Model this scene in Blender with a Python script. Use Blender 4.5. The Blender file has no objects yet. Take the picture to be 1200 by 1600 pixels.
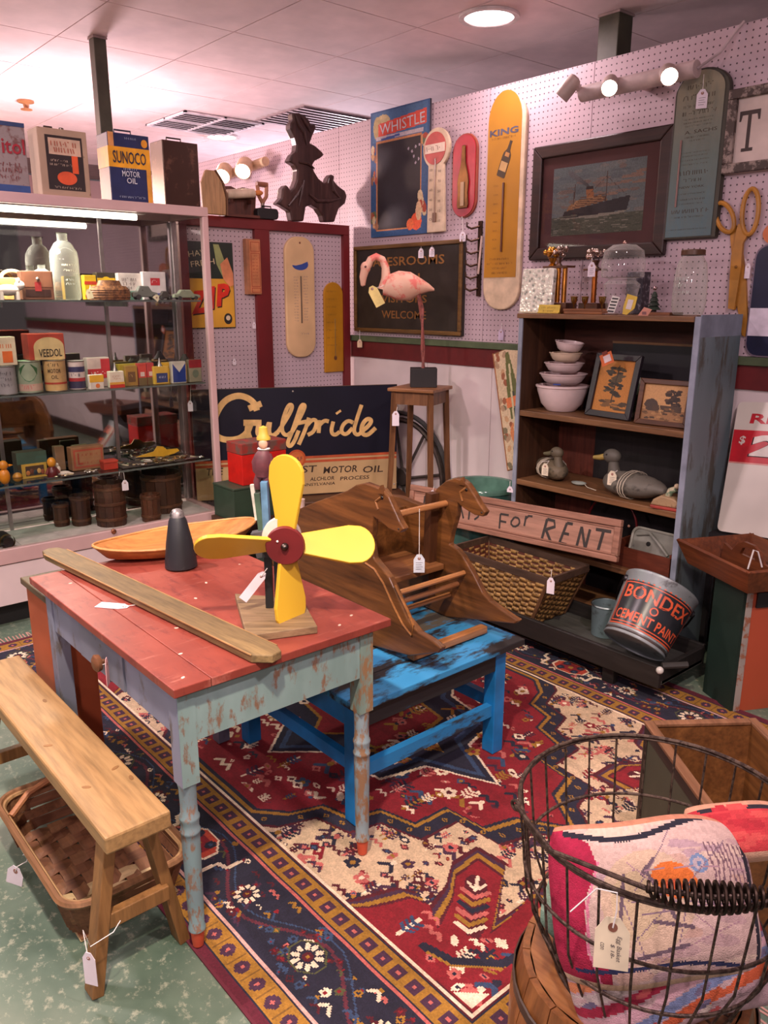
import bpy, bmesh, math, random
import numpy as np
from mathutils import Vector, Matrix, Euler
PI=math.pi; R=math.radians
random.seed(7)
RZ=.0062   # top of the rug
SC=bpy.context.scene; COL=SC.collection

# ------------------------------------------------------------------ camera (x along the pegboard wall, y into the room, metres)
FPX,YAW,PITCH,ROLL,CH=1255.92,-.862657,.259419,.00153,1.44
_f=Vector((math.sin(YAW)*math.cos(PITCH),math.cos(YAW)*math.cos(PITCH),-math.sin(PITCH)))
_r=Vector((math.cos(YAW),-math.sin(YAW),0)); _u=_r.cross(_f)
CR=_r*math.cos(ROLL)+_u*math.sin(ROLL); CU=_u*math.cos(ROLL)-_r*math.sin(ROLL); CF=_f
CP=Vector((0,0,CH))
cam=bpy.data.objects.new('camera',bpy.data.cameras.new('camera')); COL.objects.link(cam)
cam.data.sensor_fit='HORIZONTAL'; cam.data.sensor_width=36; cam.data.lens=36*FPX/1200
cam.data.clip_start=.05; cam.data.clip_end=60
cam.matrix_world=Matrix(((CR.x,CU.x,-CF.x,0),(CR.y,CU.y,-CF.y,0),(CR.z,CU.z,-CF.z,CH),(0,0,0,1)))
SC.camera=cam
# ------------------------------------------------------------------ light and exposure
SC.view_settings.view_transform='Standard'; SC.view_settings.look='None'
SC.view_settings.gamma=1; SC.view_settings.use_curve_mapping=False
SC.view_settings.exposure=0.08
SC.cycles.max_bounces=8; SC.cycles.transparent_max_bounces=12; SC.cycles.use_denoising=True
SC.cycles.caustics_reflective=False; SC.cycles.caustics_refractive=False
SC.cycles.sample_clamp_indirect=4.0
W=bpy.data.worlds.new('shop_air'); SC.world=W; W.use_nodes=True
W.node_tree.nodes['Background'].inputs[0].default_value=(1.0,.78,.83,1)
W.node_tree.nodes['Background'].inputs[1].default_value=.10
ZC=2.65                                   # ceiling height
WARM=(1.0,.70,.45); PINK=(1.0,.75,.79)
def lamp(kind,name,loc,power,col,size=.1,aim=None,spot=None,blend=.5):
    l=bpy.data.lights.new(name,kind); l.energy=power; l.color=col
    if kind=='AREA': l.shape='DISK'; l.size=size
    else: l.shadow_soft_size=size
    if kind=='SPOT': l.spot_size=R(spot); l.spot_blend=blend
    o=bpy.data.objects.new(name,l); COL.objects.link(o); o.location=loc
    if aim is not None:
        o.rotation_euler=(Vector(aim)-Vector(loc)).to_track_quat('-Z','Y').to_euler()
    return o
for i,(x,y,p) in enumerate([(-2.70,2.93,7),(-6.3,3.42,26),(-5.6,.6,26),(-2.6,.2,44),(.1,1.2,44),(-.6,-1.4,26),(-3.6,-1.6,26)]):
    lamp('AREA','ceiling_lamp',(x,y,ZC-.03),p,PINK,.17,(x,y,0))
# unseen lamps added to brighten the ceiling; the warm one makes its left-hand glow
for x,y,z,p,c in ((1.1,-.9,2.3,100,PINK),(-5.2,2.0,2.0,62,PINK),(-6.6,.55,2.2,130,(1,.62,.48)),(-1.2,-2.3,2.3,80,PINK),(-6.2,4.9,2.25,150,(.92,.84,1.0))):
    lamp('POINT','ceiling_fill',(x,y,z),p,c,.12)
# ceiling track spots of the shop, aimed into the booth
lamp('SPOT','booth_spot',(-.62,.25,2.6),235,(1,.83,.66),.05,(-2.0,1.25,.3),70,.7)
lamp('SPOT','booth_spot',(-1.0,1.15,2.58),70,(1,.82,.70),.05,(-3.9,2.6,1.15),52,.7)
lamp('SPOT','booth_spot',(-2.5,-.3,2.55),42,(1,.83,.66),.05,(-1.6,.9,.0),60,.7)

# ------------------------------------------------------------------ pixel of the photograph -> point on a real plane
def ray(px,py): return CF+CR*((px-600)/FPX)-CU*((py-800)/FPX)
def aX(px,py,X): d=ray(px,py); return CP+d*(X/d.x)
def aY(px,py,Y): d=ray(px,py); return CP+d*(Y/d.y)
def aZ(px,py,Z): d=ray(px,py); return CP+d*((Z-CH)/d.z)
def aP(px,py,p,n): d=ray(px,py); n=Vector(n); return CP+d*((Vector(p)-CP).dot(n)/d.dot(n))

# ------------------------------------------------------------------ colour and materials
def lin(c):
    if isinstance(c,str): c=[int(c[i:i+2],16) for i in (0,2,4)]
    return tuple(((v/255)/12.92 if v/255<=.04045 else ((v/255+.055)/1.055)**2.4) for v in c[:3])
def lin4(c): return (*lin(c),1)
MATS={}
class NT:
    def __init__(s,name):
        s.m=bpy.data.materials.new(name); s.m.use_nodes=True; s.t=s.m.node_tree; s.b=s.t.nodes['Principled BSDF']
    def n(s,k,**kw):
        nd=s.t.nodes.new('ShaderNode'+k)
        for a,v in kw.items():
            if hasattr(nd,a): setattr(nd,a,v)
        return nd
    def l(s,a,b): s.t.links.new(a,b)
    def coord(s,scale=(1,1,1),kind='Object'):
        tc=s.n('TexCoord'); mp=s.n('Mapping'); mp.inputs['Scale'].default_value=scale
        s.l(tc.outputs[kind],mp.inputs['Vector']); return mp.outputs[0]
    def noise(s,v,scale,detail=4,rough=.55,dist=0):
        n=s.n('TexNoise'); n.inputs['Scale'].default_value=scale; n.inputs['Detail'].default_value=detail
        n.inputs['Roughness'].default_value=rough; n.inputs['Distortion'].default_value=dist
        s.l(v,n.inputs['Vector']); return n.outputs['Fac']
    def ramp(s,f,stops):
        r=s.n('ValToRGB'); e=r.color_ramp.elements
        while len(e)<len(stops): e.new(.5)
        for el,(p,c) in zip(e,stops): el.position=p; el.color=lin4(c)
        s.l(f,r.inputs[0]); return r.outputs[0]
    def mix(s,f,a,b,blend='MIX'):
        m=s.n('Mix',data_type='RGBA'); m.blend_type=blend
        for k,v in ((0,f),(6,a),(7,b)):
            if hasattr(v,'is_linked'): s.l(v,m.inputs[k])
            else: m.inputs[k].default_value=v if k==0 else lin4(v)
        return m.outputs[2]
    def bump(s,f,st=.2,d=.002):
        b=s.n('Bump'); b.inputs['Strength'].default_value=st; b.inputs['Distance'].default_value=d
        s.l(f,b.inputs['Height']); s.l(b.outputs[0],s.b.inputs['Normal'])
    def fin(s,col=None,rough=.5,metal=0,spec=None):
        if col is not None:
            if hasattr(col,'is_linked'): s.l(col,s.b.inputs['Base Color'])
            else: s.b.inputs['Base Color'].default_value=lin4(col)
        s.b.inputs['Roughness'].default_value=rough; s.b.inputs['Metallic'].default_value=metal
        if spec is not None: s.b.inputs['Specular IOR Level'].default_value=spec
        return s.m
def dk(c,k): return tuple(max(0,min(255,int(v*k))) for v in c)
def flat(c,rough=.55,metal=0,var=.12,scale=14):
    """paint or print of one colour, lightly mottled"""
    c=tuple(c); key=('f',c,rough,metal,var,scale)
    if key not in MATS:
        t=NT('paint'); f=t.noise(t.coord(),scale,3)
        MATS[key]=t.fin(t.ramp(f,[(.3,dk(c,1-var)),(.7,dk(c,1+var*.6))]),rough,metal)
    return MATS[key]
def worn(c,w,amount=.45,scale=9,stretch=(1,1,1),rough=.6,c2=None,metal=0):
    """paint c worn through to w in streaks"""
    key=('w',tuple(c),tuple(w),amount,scale,stretch,rough,metal)
    if key not in MATS:
        t=NT('worn_paint'); v=t.coord(stretch)
        a=t.ramp(t.noise(v,scale*.5,3),[(.3,dk(c,.86)),(.7,c2 or dk(c,1.08))])
        f=t.noise(v,scale*2.2,8,.68)
        e=t.n('MapRange'); e.inputs[1].default_value=1-amount-.04; e.inputs[2].default_value=1-amount+.04; t.l(f,e.inputs[0])
        MATS[key]=t.fin(t.mix(e.outputs[0],a,w),rough,metal); t.bump(f,.25,.001)
    return MATS[key]
def wood(c1,c2,axis='x',scale=6,rough=.5,fine=1.0,mid=None):
    """grain along the object axis named"""
    key=('g',tuple(c1),tuple(c2),axis,scale,rough,fine)
    if key not in MATS:
        t=NT('wood_grain'); k=.09
        st={'x':(k,1,1),'y':(1,k,1),'z':(1,1,k)}[axis]
        v=t.coord(st); n1=t.noise(v,scale*3,6,.6,.9); n2=t.noise(v,scale*16*fine,4,.6)
        a=t.ramp(n1,[(.28,c1),(.52,mid or dk([(p+q)/2 for p,q in zip(c1,c2)],1)),(.75,c2)])
        b=t.ramp(n2,[(.3,(150,150,150)),(.6,(255,255,255))])
        MATS[key]=t.fin(t.mix(.55,a,b,'MULTIPLY'),rough); t.bump(n2,.18,.001)
    return MATS[key]
def metal(c,rough=.35,var=.2):
    key=('m',tuple(c),rough,var)
    if key not in MATS:
        t=NT('metal'); f=t.noise(t.coord(),18,4)
        MATS[key]=t.fin(t.ramp(f,[(.3,dk(c,1-var)),(.7,dk(c,1+var*.5))]),rough,1)
    return MATS[key]
def glass(c=(235,245,240),rough=.02,key='g'):
    k=('gl',tuple(c),rough,key)
    if k not in MATS:
        m=bpy.data.materials.new('glass'); m.use_nodes=True; t=m.node_tree; t.nodes.clear()
        o=t.nodes.new('ShaderNodeOutputMaterial'); mx=t.nodes.new('ShaderNodeMixShader'); fr=t.nodes.new('ShaderNodeFresnel')
        fr.inputs[0].default_value=1.45; gm=t.nodes.new('ShaderNodeNewGeometry'); mu=t.nodes.new('ShaderNodeMath'); mu.operation='MULTIPLY'
        iv=t.nodes.new('ShaderNodeMath'); iv.operation='SUBTRACT'; iv.inputs[0].default_value=1   # panes reflect on their outer faces only
        t.links.new(gm.outputs['Backfacing'],iv.inputs[1]); t.links.new(fr.outputs[0],mu.inputs[0]); t.links.new(iv.outputs[0],mu.inputs[1])
        tr=t.nodes.new('ShaderNodeBsdfTransparent'); tr.inputs[0].default_value=lin4(c)
        gl=t.nodes.new('ShaderNodeBsdfGlossy'); gl.inputs['Roughness'].default_value=rough
        t.links.new(mu.outputs[0],mx.inputs[0]); t.links.new(tr.outputs[0],mx.inputs[1]); t.links.new(gl.outputs[0],mx.inputs[2])
        if key in ('b','dome','jar'):      # thick blown glass: a little body, stronger towards the outline
            lw=t.nodes.new('ShaderNodeLayerWeight'); lw.inputs[0].default_value=.35; pw=t.nodes.new('ShaderNodeMath'); pw.operation='MULTIPLY_ADD'; pw.inputs[1].default_value=.42; pw.inputs[2].default_value=.05
            df=t.nodes.new('ShaderNodeBsdfDiffuse'); df.inputs[0].default_value=lin4((226,228,220)); m2=t.nodes.new('ShaderNodeMixShader')
            t.links.new(lw.outputs['Facing'],pw.inputs[0]); t.links.new(pw.outputs[0],m2.inputs[0]); t.links.new(mx.outputs[0],m2.inputs[1]); t.links.new(df.outputs[0],m2.inputs[2]); mx=m2
        t.links.new(mx.outputs[0],o.inputs[0]); MATS[k]=m
    return MATS[k]
def glow(c,s):
    k=('e',tuple(c),s)
    if k not in MATS:
        t=NT('lamp_glow'); t.b.inputs['Emission Color'].default_value=lin4(c); t.b.inputs['Emission Strength'].default_value=s
        MATS[k]=t.fin(c,.5)
    return MATS[k]
def mirror():
    if 'mir' not in MATS:
        t=NT('mirror'); MATS['mir']=t.fin((205,200,200),.03,1)
    return MATS['mir']
def painted(rough=.7,bump=0,metal=0):
    """colour comes from the mesh's own per-face print"""
    k=('p',rough,bump)
    if k not in MATS:
        t=NT('print'); a=t.n('Attribute'); a.attribute_name='print'
        MATS[k]=t.fin(a.outputs['Color'],rough,metal)
        if bump: t.bump(t.noise(t.coord(),450,2),bump,.004)
    return MATS[k]
def pegboard(c=(200,178,188)):
    if 'peg' not in MATS:
        t=NT('pegboard'); tc=t.n('TexCoord'); s=t.n('VectorMath',operation='SCALE'); s.inputs['Scale'].default_value=1/.0254
        t.l(tc.outputs['Object'],s.inputs[0]); fr=t.n('VectorMath',operation='FRACTION'); t.l(s.outputs[0],fr.inputs[0])
        sb=t.n('VectorMath',operation='SUBTRACT'); sb.inputs[1].default_value=(.5,.5,.5); t.l(fr.outputs[0],sb.inputs[0])
        ml=t.n('VectorMath',operation='MULTIPLY'); ml.inputs[1].default_value=(1,0,1); t.l(sb.outputs[0],ml.inputs[0])
        ln=t.n('VectorMath',operation='LENGTH'); t.l(ml.outputs[0],ln.inputs[0])
        e=t.n('MapRange'); e.inputs[1].default_value=.11; e.inputs[2].default_value=.15; t.l(ln.outputs['Value'],e.inputs[0])
        base=t.ramp(t.noise(t.coord(),3,3),[(.3,dk(c,.95)),(.7,c)])
        MATS['peg']=t.fin(t.mix(e.outputs[0],(62,46,52),base),.45)
    return MATS['peg']

# ------------------------------------------------------------------ objects
def tag(o,label=None,cat=None,group=None,kind=None):
    for k,v in (('label',label),('category',cat),('group',group),('kind',kind)):
        if v: o[k]=v
    return o
def E(name,label,cat,loc=(0,0,0),rot=(0,0,0),group=None):
    o=bpy.data.objects.new(name,None); COL.objects.link(o); o.location=loc; o.rotation_euler=rot
    o.empty_display_size=.05
    return tag(o,label,cat,group)
class B:
    """collects shapes in the parent's local space, links them as one mesh object"""
    def __init__(s): s.v=[]; s.f=[]; s.sm=[]
    def add(s,vs,fs,sm=False):
        n=len(s.v); s.v+=[tuple(v) for v in vs]; s.f+=[tuple(i+n for i in f) for f in fs]; s.sm+=[sm]*len(fs); return s
    def box(s,x0,x1,y0,y1,z0,z1,M=None):
        vs=[Vector((x,y,z)) for x in (x0,x1) for y in (y0,y1) for z in (z0,z1)]
        if M is not None: vs=[M@v for v in vs]
        return s.add(vs,[(0,1,3,2),(4,6,7,5),(0,4,5,1),(2,3,7,6),(0,2,6,4),(1,5,7,3)])
    def bar(s,a,b,w,h,up=(0,0,1)):
        """square bar from a to b, w across, h along up"""
        a=Vector(a);b=Vector(b);d=(b-a).normalized();up=Vector(up)
        if abs(d.dot(up))>.98: up=Vector((1,0,0))
        x=d.cross(up).normalized();z=x.cross(d)
        vs=[p+x*(i*w/2)+z*(j*h/2) for p in (a,b) for i,j in ((-1,-1),(1,-1),(1,1),(-1,1))]
        return s.add(vs,[(3,2,1,0),(4,5,6,7),(0,1,5,4),(1,2,6,5),(2,3,7,6),(3,0,4,7)])
    def tube(s,pts,r,n=8,closed=False):
        pts=[Vector(p) for p in pts]; m=len(pts)
        rs=r if isinstance(r,(list,tuple)) else [r]*m
        vs=[];up=None
        for i,p in enumerate(pts):
            a=pts[(i-1)%m] if (closed or i>0) else p; b=pts[(i+1)%m] if (closed or i<m-1) else p
            d=(b-a); d=d.normalized() if d.length>1e-9 else Vector((0,0,1))
            if up is None: up=Vector((0,0,1)) if abs(d.z)<.9 else Vector((1,0,0))
            x=d.cross(up); x=x.normalized() if x.length>1e-6 else d.orthogonal().normalized()
            y=x.cross(d); up=y
            vs+=[p+(x*math.cos(2*PI*k/n)+y*math.sin(2*PI*k/n))*rs[i] for k in range(n)]
        fs=[]
        for i in range(m if closed else m-1):
            j=(i+1)%m
            fs+=[(i*n+k,i*n+(k+1)%n,j*n+(k+1)%n,j*n+k) for k in range(n)]
        if not closed: fs+=[tuple(range(n))[::-1],tuple((m-1)*n+k for k in range(n))]
        return s.add(vs,fs,n>4)
    def lathe(s,prof,n=24,M=None,cx=0,cy=0,sx=1,sy=1,cap=True):
        """profile [(r,z)...] turned about z"""
        vs=[Vector((cx+r*sx*math.cos(2*PI*k/n),cy+r*sy*math.sin(2*PI*k/n),z)) for r,z in prof for k in range(n)]
        if M is not None: vs=[M@v for v in vs]
        m=len(prof)
        fs=[(i*n+k,i*n+(k+1)%n,(i+1)*n+(k+1)%n,(i+1)*n+k) for i in range(m-1) for k in range(n)]
        if cap: fs+=[tuple(range(n))[::-1],tuple((m-1)*n+k for k in range(n))]
        return s.add(vs,fs,True)
    def prism(s,poly,y0,y1,M=None):
        """outline in local x-z given thickness from y0 to y1 (front is the smaller y)"""
        n=len(poly)
        ar=sum(poly[i][0]*poly[(i+1)%n][1]-poly[(i+1)%n][0]*poly[i][1] for i in range(n))
        if ar<0: poly=poly[::-1]
        vs=[Vector((x,y,z)) for y in (y0,y1) for x,z in poly]
        if M is not None: vs=[M@v for v in vs]
        fs=[tuple(range(n)),tuple(range(2*n-1,n-1,-1))]+[(i,i+n,(i+1)%n+n,(i+1)%n) for i in range(n)]
        return s.add(vs,fs)
    def ball(s,c,rx,ry=None,rz=None,n=12,m=8,M=None):
        ry=ry or rx; rz=rz or rx; vs=[];c=Vector(c)
        for i in range(m+1):
            t=PI*i/m
            for k in range(n):
                v=Vector((rx*math.sin(t)*math.cos(2*PI*k/n),ry*math.sin(t)*math.sin(2*PI*k/n),-rz*math.cos(t)))
                if M is not None: v=M@v
                vs.append(c+v)
        return s.add(vs,[(i*n+k,i*n+(k+1)%n,(i+1)*n+(k+1)%n,(i+1)*n+k) for i in range(m) for k in range(n)],True)
    def build(s,name,mat,parent=None,label=None,bev=0,kind=None,sub=0,sol=0):
        me=bpy.data.meshes.new(name); me.from_pydata(s.v,[],s.f)
        me.polygons.foreach_set('use_smooth',s.sm); me.update()
        o=bpy.data.objects.new(name,me); COL.objects.link(o)
        if mat is not None: me.materials.append(mat)
        if parent is not None: o.parent=parent
        if any(s.sm):
            try: me.set_sharp_from_angle(angle=R(42))
            except Exception: pass
        if sol: md=o.modifiers.new('thick','SOLIDIFY'); md.thickness=sol; md.offset=0
        if sub: md=o.modifiers.new('sub','SUBSURF'); md.levels=sub; md.render_levels=sub
        if bev: md=o.modifiers.new('bevel','BEVEL'); md.width=bev; md.segments=2; md.limit_method='ANGLE'; md.angle_limit=R(40)
        return tag(o,label,None,None,kind)
def dup(root,loc=None,rot=None,label=None,name=None):
    c=root.copy(); COL.objects.link(c)
    if loc is not None: c.location=loc
    if rot is not None: c.rotation_euler=rot
    if label: c['label']=label
    for ch in list(root.children):
        d=ch.copy(); COL.objects.link(d); d.parent=c
        for g in list(ch.children): e=g.copy(); COL.objects.link(e); e.parent=d
    return c
def rect(x0,x1,z0,z1): return [(x0,z0),(x1,z0),(x1,z1),(x0,z1)]
def rrect(x0,x1,z0,z1,r,n=6):
    P=[]
    for cx,cz,a in ((x1-r,z0+r,-90),(x1-r,z1-r,0),(x0+r,z1-r,90),(x0+r,z0+r,180)):
        P+=[(cx+r*math.cos(R(a+90*k/n)),cz+r*math.sin(R(a+90*k/n))) for k in range(n+1)]
    return P
def ell(cx,cz,rx,rz,n=28,a0=0,a1=360):
    full=a1-a0>=360
    return [(cx+rx*math.cos(R(a0+(a1-a0)*k/(n if full else n-1))),cz+rz*math.sin(R(a0+(a1-a0)*k/(n if full else n-1)))) for k in range(n)]
_fonts={}
def glyphs(t,off=0):
    """(verts2d, faces) of a word in the built-in font"""
    if (t,off) in _fonts: return _fonts[t,off]
    c=bpy.data.curves.new('t','FONT'); c.body=t; c.resolution_u=2; c.offset=off
    o=bpy.data.objects.new('t',c); me=o.to_mesh()
    v=[(p.co.x,p.co.y) for p in me.vertices]; f=[tuple(p.vertices) for p in me.polygons]
    o.to_mesh_clear(); bpy.data.objects.remove(o); bpy.data.curves.remove(c)
    _fonts[t,off]=(v,f); return v,f
def addtext(b,t,cx,cz,w,h,y,rot=0,shear=0,off=.0,fn=None):
    """word fitted into w x h about (cx,cz) on the plane y (facing -y), raised a hair"""
    v,f=glyphs(t,off)
    if not v: return b
    xs=[p[0] for p in v]; zs=[p[1] for p in v]; x0,x1,z0,z1=min(xs),max(xs),min(zs),max(zs)
    sx=w/max(x1-x0,1e-6); sz=h/max(z1-z0,1e-6); c,s=math.cos(R(rot)),math.sin(R(rot)); out=[]
    for x,z in v:
        a=(x-(x0+x1)/2)*sx; e=(z-(z0+z1)/2)*sz; a+=shear*e
        q=(cx+a*c-e*s, y, cz+a*s+e*c)
        out.append(fn(q) if fn else q)
    return b.add(out,f)
def addstroke(b,pts,w,y,smooth=0,fn=None):
    """pen stroke of width w (number or per point) through (x,z) points"""
    P=[Vector((p[0],p[1])) for p in pts]
    ws=[(p[2] if len(p)>2 else w) for p in pts]
    for _ in range(smooth):
        Q=[P[0]];V=[ws[0]]
        for i in range(len(P)-1):
            Q+=[P[i]*.75+P[i+1]*.25,P[i]*.25+P[i+1]*.75]; V+=[ws[i]*.75+ws[i+1]*.25,ws[i]*.25+ws[i+1]*.75]
        P=Q+[P[-1]]; ws=V+[ws[-1]]
    vs=[]
    for i,p in enumerate(P):
        d=(P[min(i+1,len(P)-1)]-P[max(i-1,0)]); d=d.normalized() if d.length>1e-9 else Vector((1,0)); n=Vector((-d.y,d.x))
        for k in (1,-1):
            q=p+n*(k*ws[i]/2); q=(q.x,y-i*1e-6,q.y); vs.append(fn(q) if fn else q)
    return b.add(vs,[(2*i,2*i+1,2*i+3,2*i+2) for i in range(len(P)-1)])
# a small painter's canvas: every cell becomes a face of the printed sheet
class Canvas:
    def __init__(s,w,h,cell,bg):
        s.nx=max(2,int(round(w/cell))); s.ny=max(2,int(round(h/cell))); s.w=w; s.h=h
        s.a=np.empty((s.ny,s.nx,3)); s.a[:]=lin(bg)
        s.X,s.Y=np.meshgrid((np.arange(s.nx)+.5)*w/s.nx,(np.arange(s.ny)+.5)*h/s.ny)
        s.rng=np.random.default_rng(3)
    def put(s,m,c): s.a[m]=lin(c); return s
    def inpoly(s,P):
        m=np.zeros(s.X.shape,bool); n=len(P)
        for i in range(n):
            x0,y0=P[i]; x1,y1=P[(i+1)%n]
            if y0==y1: continue
            c=((y0>s.Y)!=(y1>s.Y))&(s.X<(x1-x0)*(s.Y-y0)/(y1-y0)+x0); m^=c
        return m
    def poly(s,P,c):
        xs=[p[0] for p in P]; ys=[p[1] for p in P]; w=s.win(min(xs),max(xs),min(ys),max(ys))
        if w is None: return s
        X,Y=s.X[w],s.Y[w]; m=np.zeros(X.shape,bool); n=len(P)
        for i in range(n):
            x0,y0=P[i]; x1,y1=P[(i+1)%n]
            if y0!=y1: m^=((y0>Y)!=(y1>Y))&(X<(x1-x0)*(Y-y0)/(y1-y0)+x0)
        s.a[w][m]=lin(c); return s
    def rect(s,x0,x1,y0,y1,c): return s.put((s.X>=x0)&(s.X<x1)&(s.Y>=y0)&(s.Y<y1),c)
    def win(s,x0,x1,y0,y1):
        i0=max(int(x0/s.w*s.nx)-1,0); i1=min(int(x1/s.w*s.nx)+2,s.nx); j0=max(int(y0/s.h*s.ny)-1,0); j1=min(int(y1/s.h*s.ny)+2,s.ny)
        return None if i1<=i0 or j1<=j0 else (slice(j0,j1),slice(i0,i1))
    def ell(s,cx,cy,rx,ry,c,rot=0):
        r=max(rx,ry); w=s.win(cx-r,cx+r,cy-r,cy+r)
        if w is None: return s
        dx,dy=s.X[w]-cx,s.Y[w]-cy; k,q=math.cos(R(rot)),math.sin(R(rot))
        s.a[w][((dx*k+dy*q)/rx)**2+((-dx*q+dy*k)/ry)**2<1]=lin(c); return s
    def line(s,P,w,c):
        for (x0,y0),(x1,y1) in zip(P[:-1],P[1:]):
            dx,dy=x1-x0,y1-y0; L=dx*dx+dy*dy or 1e-9
            v=s.win(min(x0,x1)-w,max(x0,x1)+w,min(y0,y1)-w,max(y0,y1)+w)
            if v is None: continue
            X,Y=s.X[v],s.Y[v]; t=np.clip(((X-x0)*dx+(Y-y0)*dy)/L,0,1)
            s.a[v][(X-x0-t*dx)**2+(Y-y0-t*dy)**2<(w/2)**2]=lin(c)
        return s
    def mottle(s,amp,step=1):
        g=s.rng.random((s.ny//step+2,s.nx//step+2)); g=np.kron(g,np.ones((step,step)))[:s.ny,:s.nx]
        s.a*=(1+amp*(g-.5)*2)[:,:,None]; s.a=np.clip(s.a,0,1); return s
    def sheet(s,name,parent,fn,mat,label=None,kind=None):
        """fn(u,v) in metres -> local point; u across, v up"""
        gx=np.linspace(0,s.w,s.nx+1); gy=np.linspace(0,s.h,s.ny+1)
        U,V=np.meshgrid(gx,gy); P=fn(U,V); co=np.stack([np.broadcast_to(p,U.shape) for p in P],-1).reshape(-1,3)
        k=s.nx+1; i=np.arange(s.ny)[:,None]*k+np.arange(s.nx)[None,:]
        q=np.stack([i,i+1,i+k+1,i+k],-1).reshape(-1)
        me=bpy.data.meshes.new(name); nf=s.nx*s.ny
        me.vertices.add(len(co)); me.vertices.foreach_set('co',co.astype(np.float32).ravel())
        me.loops.add(nf*4); me.loops.foreach_set('vertex_index',q.astype(np.int32))
        me.polygons.add(nf); me.polygons.foreach_set('loop_start',np.arange(nf,dtype=np.int32)*4)
        me.update(calc_edges=True)
        at=me.attributes.new('print','FLOAT_COLOR','FACE')
        at.data.foreach_set('color',np.concatenate([s.a.reshape(-1,3),np.ones((nf,1))],1).astype(np.float32).ravel())
        me.materials.append(mat)
        o=bpy.data.objects.new(name,me); COL.objects.link(o)
        if parent is not None: o.parent=parent
        return tag(o,label,None,None,kind)
def picture(cv,name,parent,x0,z0,y,rough=.6,label=None):
    return cv.sheet(name,parent,lambda U,V:(U+x0,np.full_like(U,y),V+z0),painted(rough),label)
_sr=random.Random(11)
def addscrib(b,cx,cz,w,h,y,fn=None):
    """a line of print too small and worn to read: short uneven pen marks, in word-like runs"""
    x=cx-w/2; end=cx+w/2; p=h*.55
    while x<end-p:
        n=_sr.randint(2,6)
        for _ in range(n):
            if x>=end-p: break
            a=_sr.choice(((0,0,0,1),(0,1,.7,1),(.0,.0,.7,.95),(.1,.5,.7,.5),(0,1,.5,0),(.6,1,.6,0)))
            addstroke(b,[(x+a[0]*p*.8,cz-h/2+a[1]*h),(x+a[2]*p*.8,cz-h/2+a[3]*h)],p*.34,y,0,fn); x+=p
        x+=p*.7
    return b

# ================================================================== the room
YW=3.2; ZR=1.22
def struct(b,name,mat,**k):
    o=b.build(name,mat,**k); o['kind']='structure'; return o
def floor_mat():
    t=NT('floor_paint'); v=t.coord()
    a=t.ramp(t.noise(v,1.6,5,.6),[(.3,(56,80,66)),(.5,(94,112,96)),(.7,(130,138,120))])
    f=t.ramp(t.noise(v,38,7,.72),[(.54,(0,0,0)),(.64,(220,220,220))])
    t.fin(t.mix(f,a,(158,162,140)),.55); return t.m
struct(B().box(-9,2.3,-3.2,6,-.05,0),'floor',floor_mat())
ceil=struct(B().box(-9,2.3,-3.2,6,ZC+.014,ZC+.1),'ceiling',flat((120,104,104)))
tm=flat((238,216,218),.8,0,.05,5)
tile0=None
for i in range(13):
    for j in range(8):
        x=-3.063+.61*(i-8); y=3.432+.61*(j-5)
        if tile0 is None:
            tile0=B().box(.003,.607,.003,.607,0,.0135).build('ceiling_tile',tm,ceil); o=tile0
        else: o=tile0.copy(); COL.objects.link(o)
        o.location=(x,y,ZC)
wb=struct(B().box(-7.5,2.3,YW,YW+.06,0,2.43),'wall_back',flat((206,192,194),.6,0,.05,3))
wp=flat((226,212,212),.55,0,.05,3)
xs=[-7.2,-5.98,-5.37,-4.15,-2.938,-2.333,-1.11,.11,1.33,2.3]
for a,b in zip(xs,xs[1:]):
    B().box(a+.0015,b-.0015,YW-.007,YW-.0005,ZR+.002,2.43).build('pegboard_sheet',pegboard(),wb)
xs=[-7.2,-5.3,-4.1,-3.35,-2.86,-2.25,-1.6,-1,0,1.2,2.3]
for a,b in zip(xs,xs[1:]):
    B().box(a+.002,b-.002,YW-.009,YW-.0005,.1,1.092).build('wall_panel',wp,wb)
struct(B().box(-7.2,2.3,YW-.035,YW-.001,ZR-.032,ZR+.001),'trim_1',flat((84,98,70)),bev=.003)
struct(B().box(-7.2,2.3,YW-.02,YW-.001,1.093,ZR-.033),'trim_2',flat((104,30,32)))
struct(B().box(-7.2,2.3,YW-.02,YW-.001,0,.1),'baseboard_back',flat((60,40,36)))
struct(B().box(-9.06,-9,-3.2,6,0,ZC),'wall_left',flat((170,130,126),.7,0,.08,1))
struct(B().box(-9,2.3,6,6.06,0,ZC),'wall_far',flat((170,130,126),.7,0,.08,1))
gp=flat((72,72,58),.5)
def post(x,y,w,label):
    e=E('support_post',label,'post',(x,y,0))
    B().box(-w/2,w/2,-w/2,w/2,0,ZC).build('post_shaft',gp,e,bev=.004)
    B().box(-w/2-.004,w/2+.004,-w/2-.004,w/2+.004,ZC-.012,ZC-.002).build('post_collar',flat((160,140,138)),e)
post(-4.17,1.755,.062,'slim dark green square post rising to the ceiling behind the oil cans')
p=aY(955,80,3.34); post(p.x,3.36,.105,'thick dark olive square post standing behind the white pegboard wall')
def downlight(x,y,label):
    e=E('ceiling_light',label,'ceiling light',(x,y,ZC),group='round recessed ceiling lights')
    B().lathe([(.11,-.012),(.135,-.012),(.135,-.001),(.11,-.001)],28,cap=False).build('trim_ring',flat((225,215,215)),e)
    B().lathe([(.001,-.006),(.11,-.006)],28,cap=False).build('lens',glow((255,240,240),9),e)
downlight(-2.739,2.954,'bright round recessed ceiling light near the top edge, above the pegboard wall')
downlight(-5.938,3.43,'bright round recessed ceiling light just below the white ceiling vent')
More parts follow.
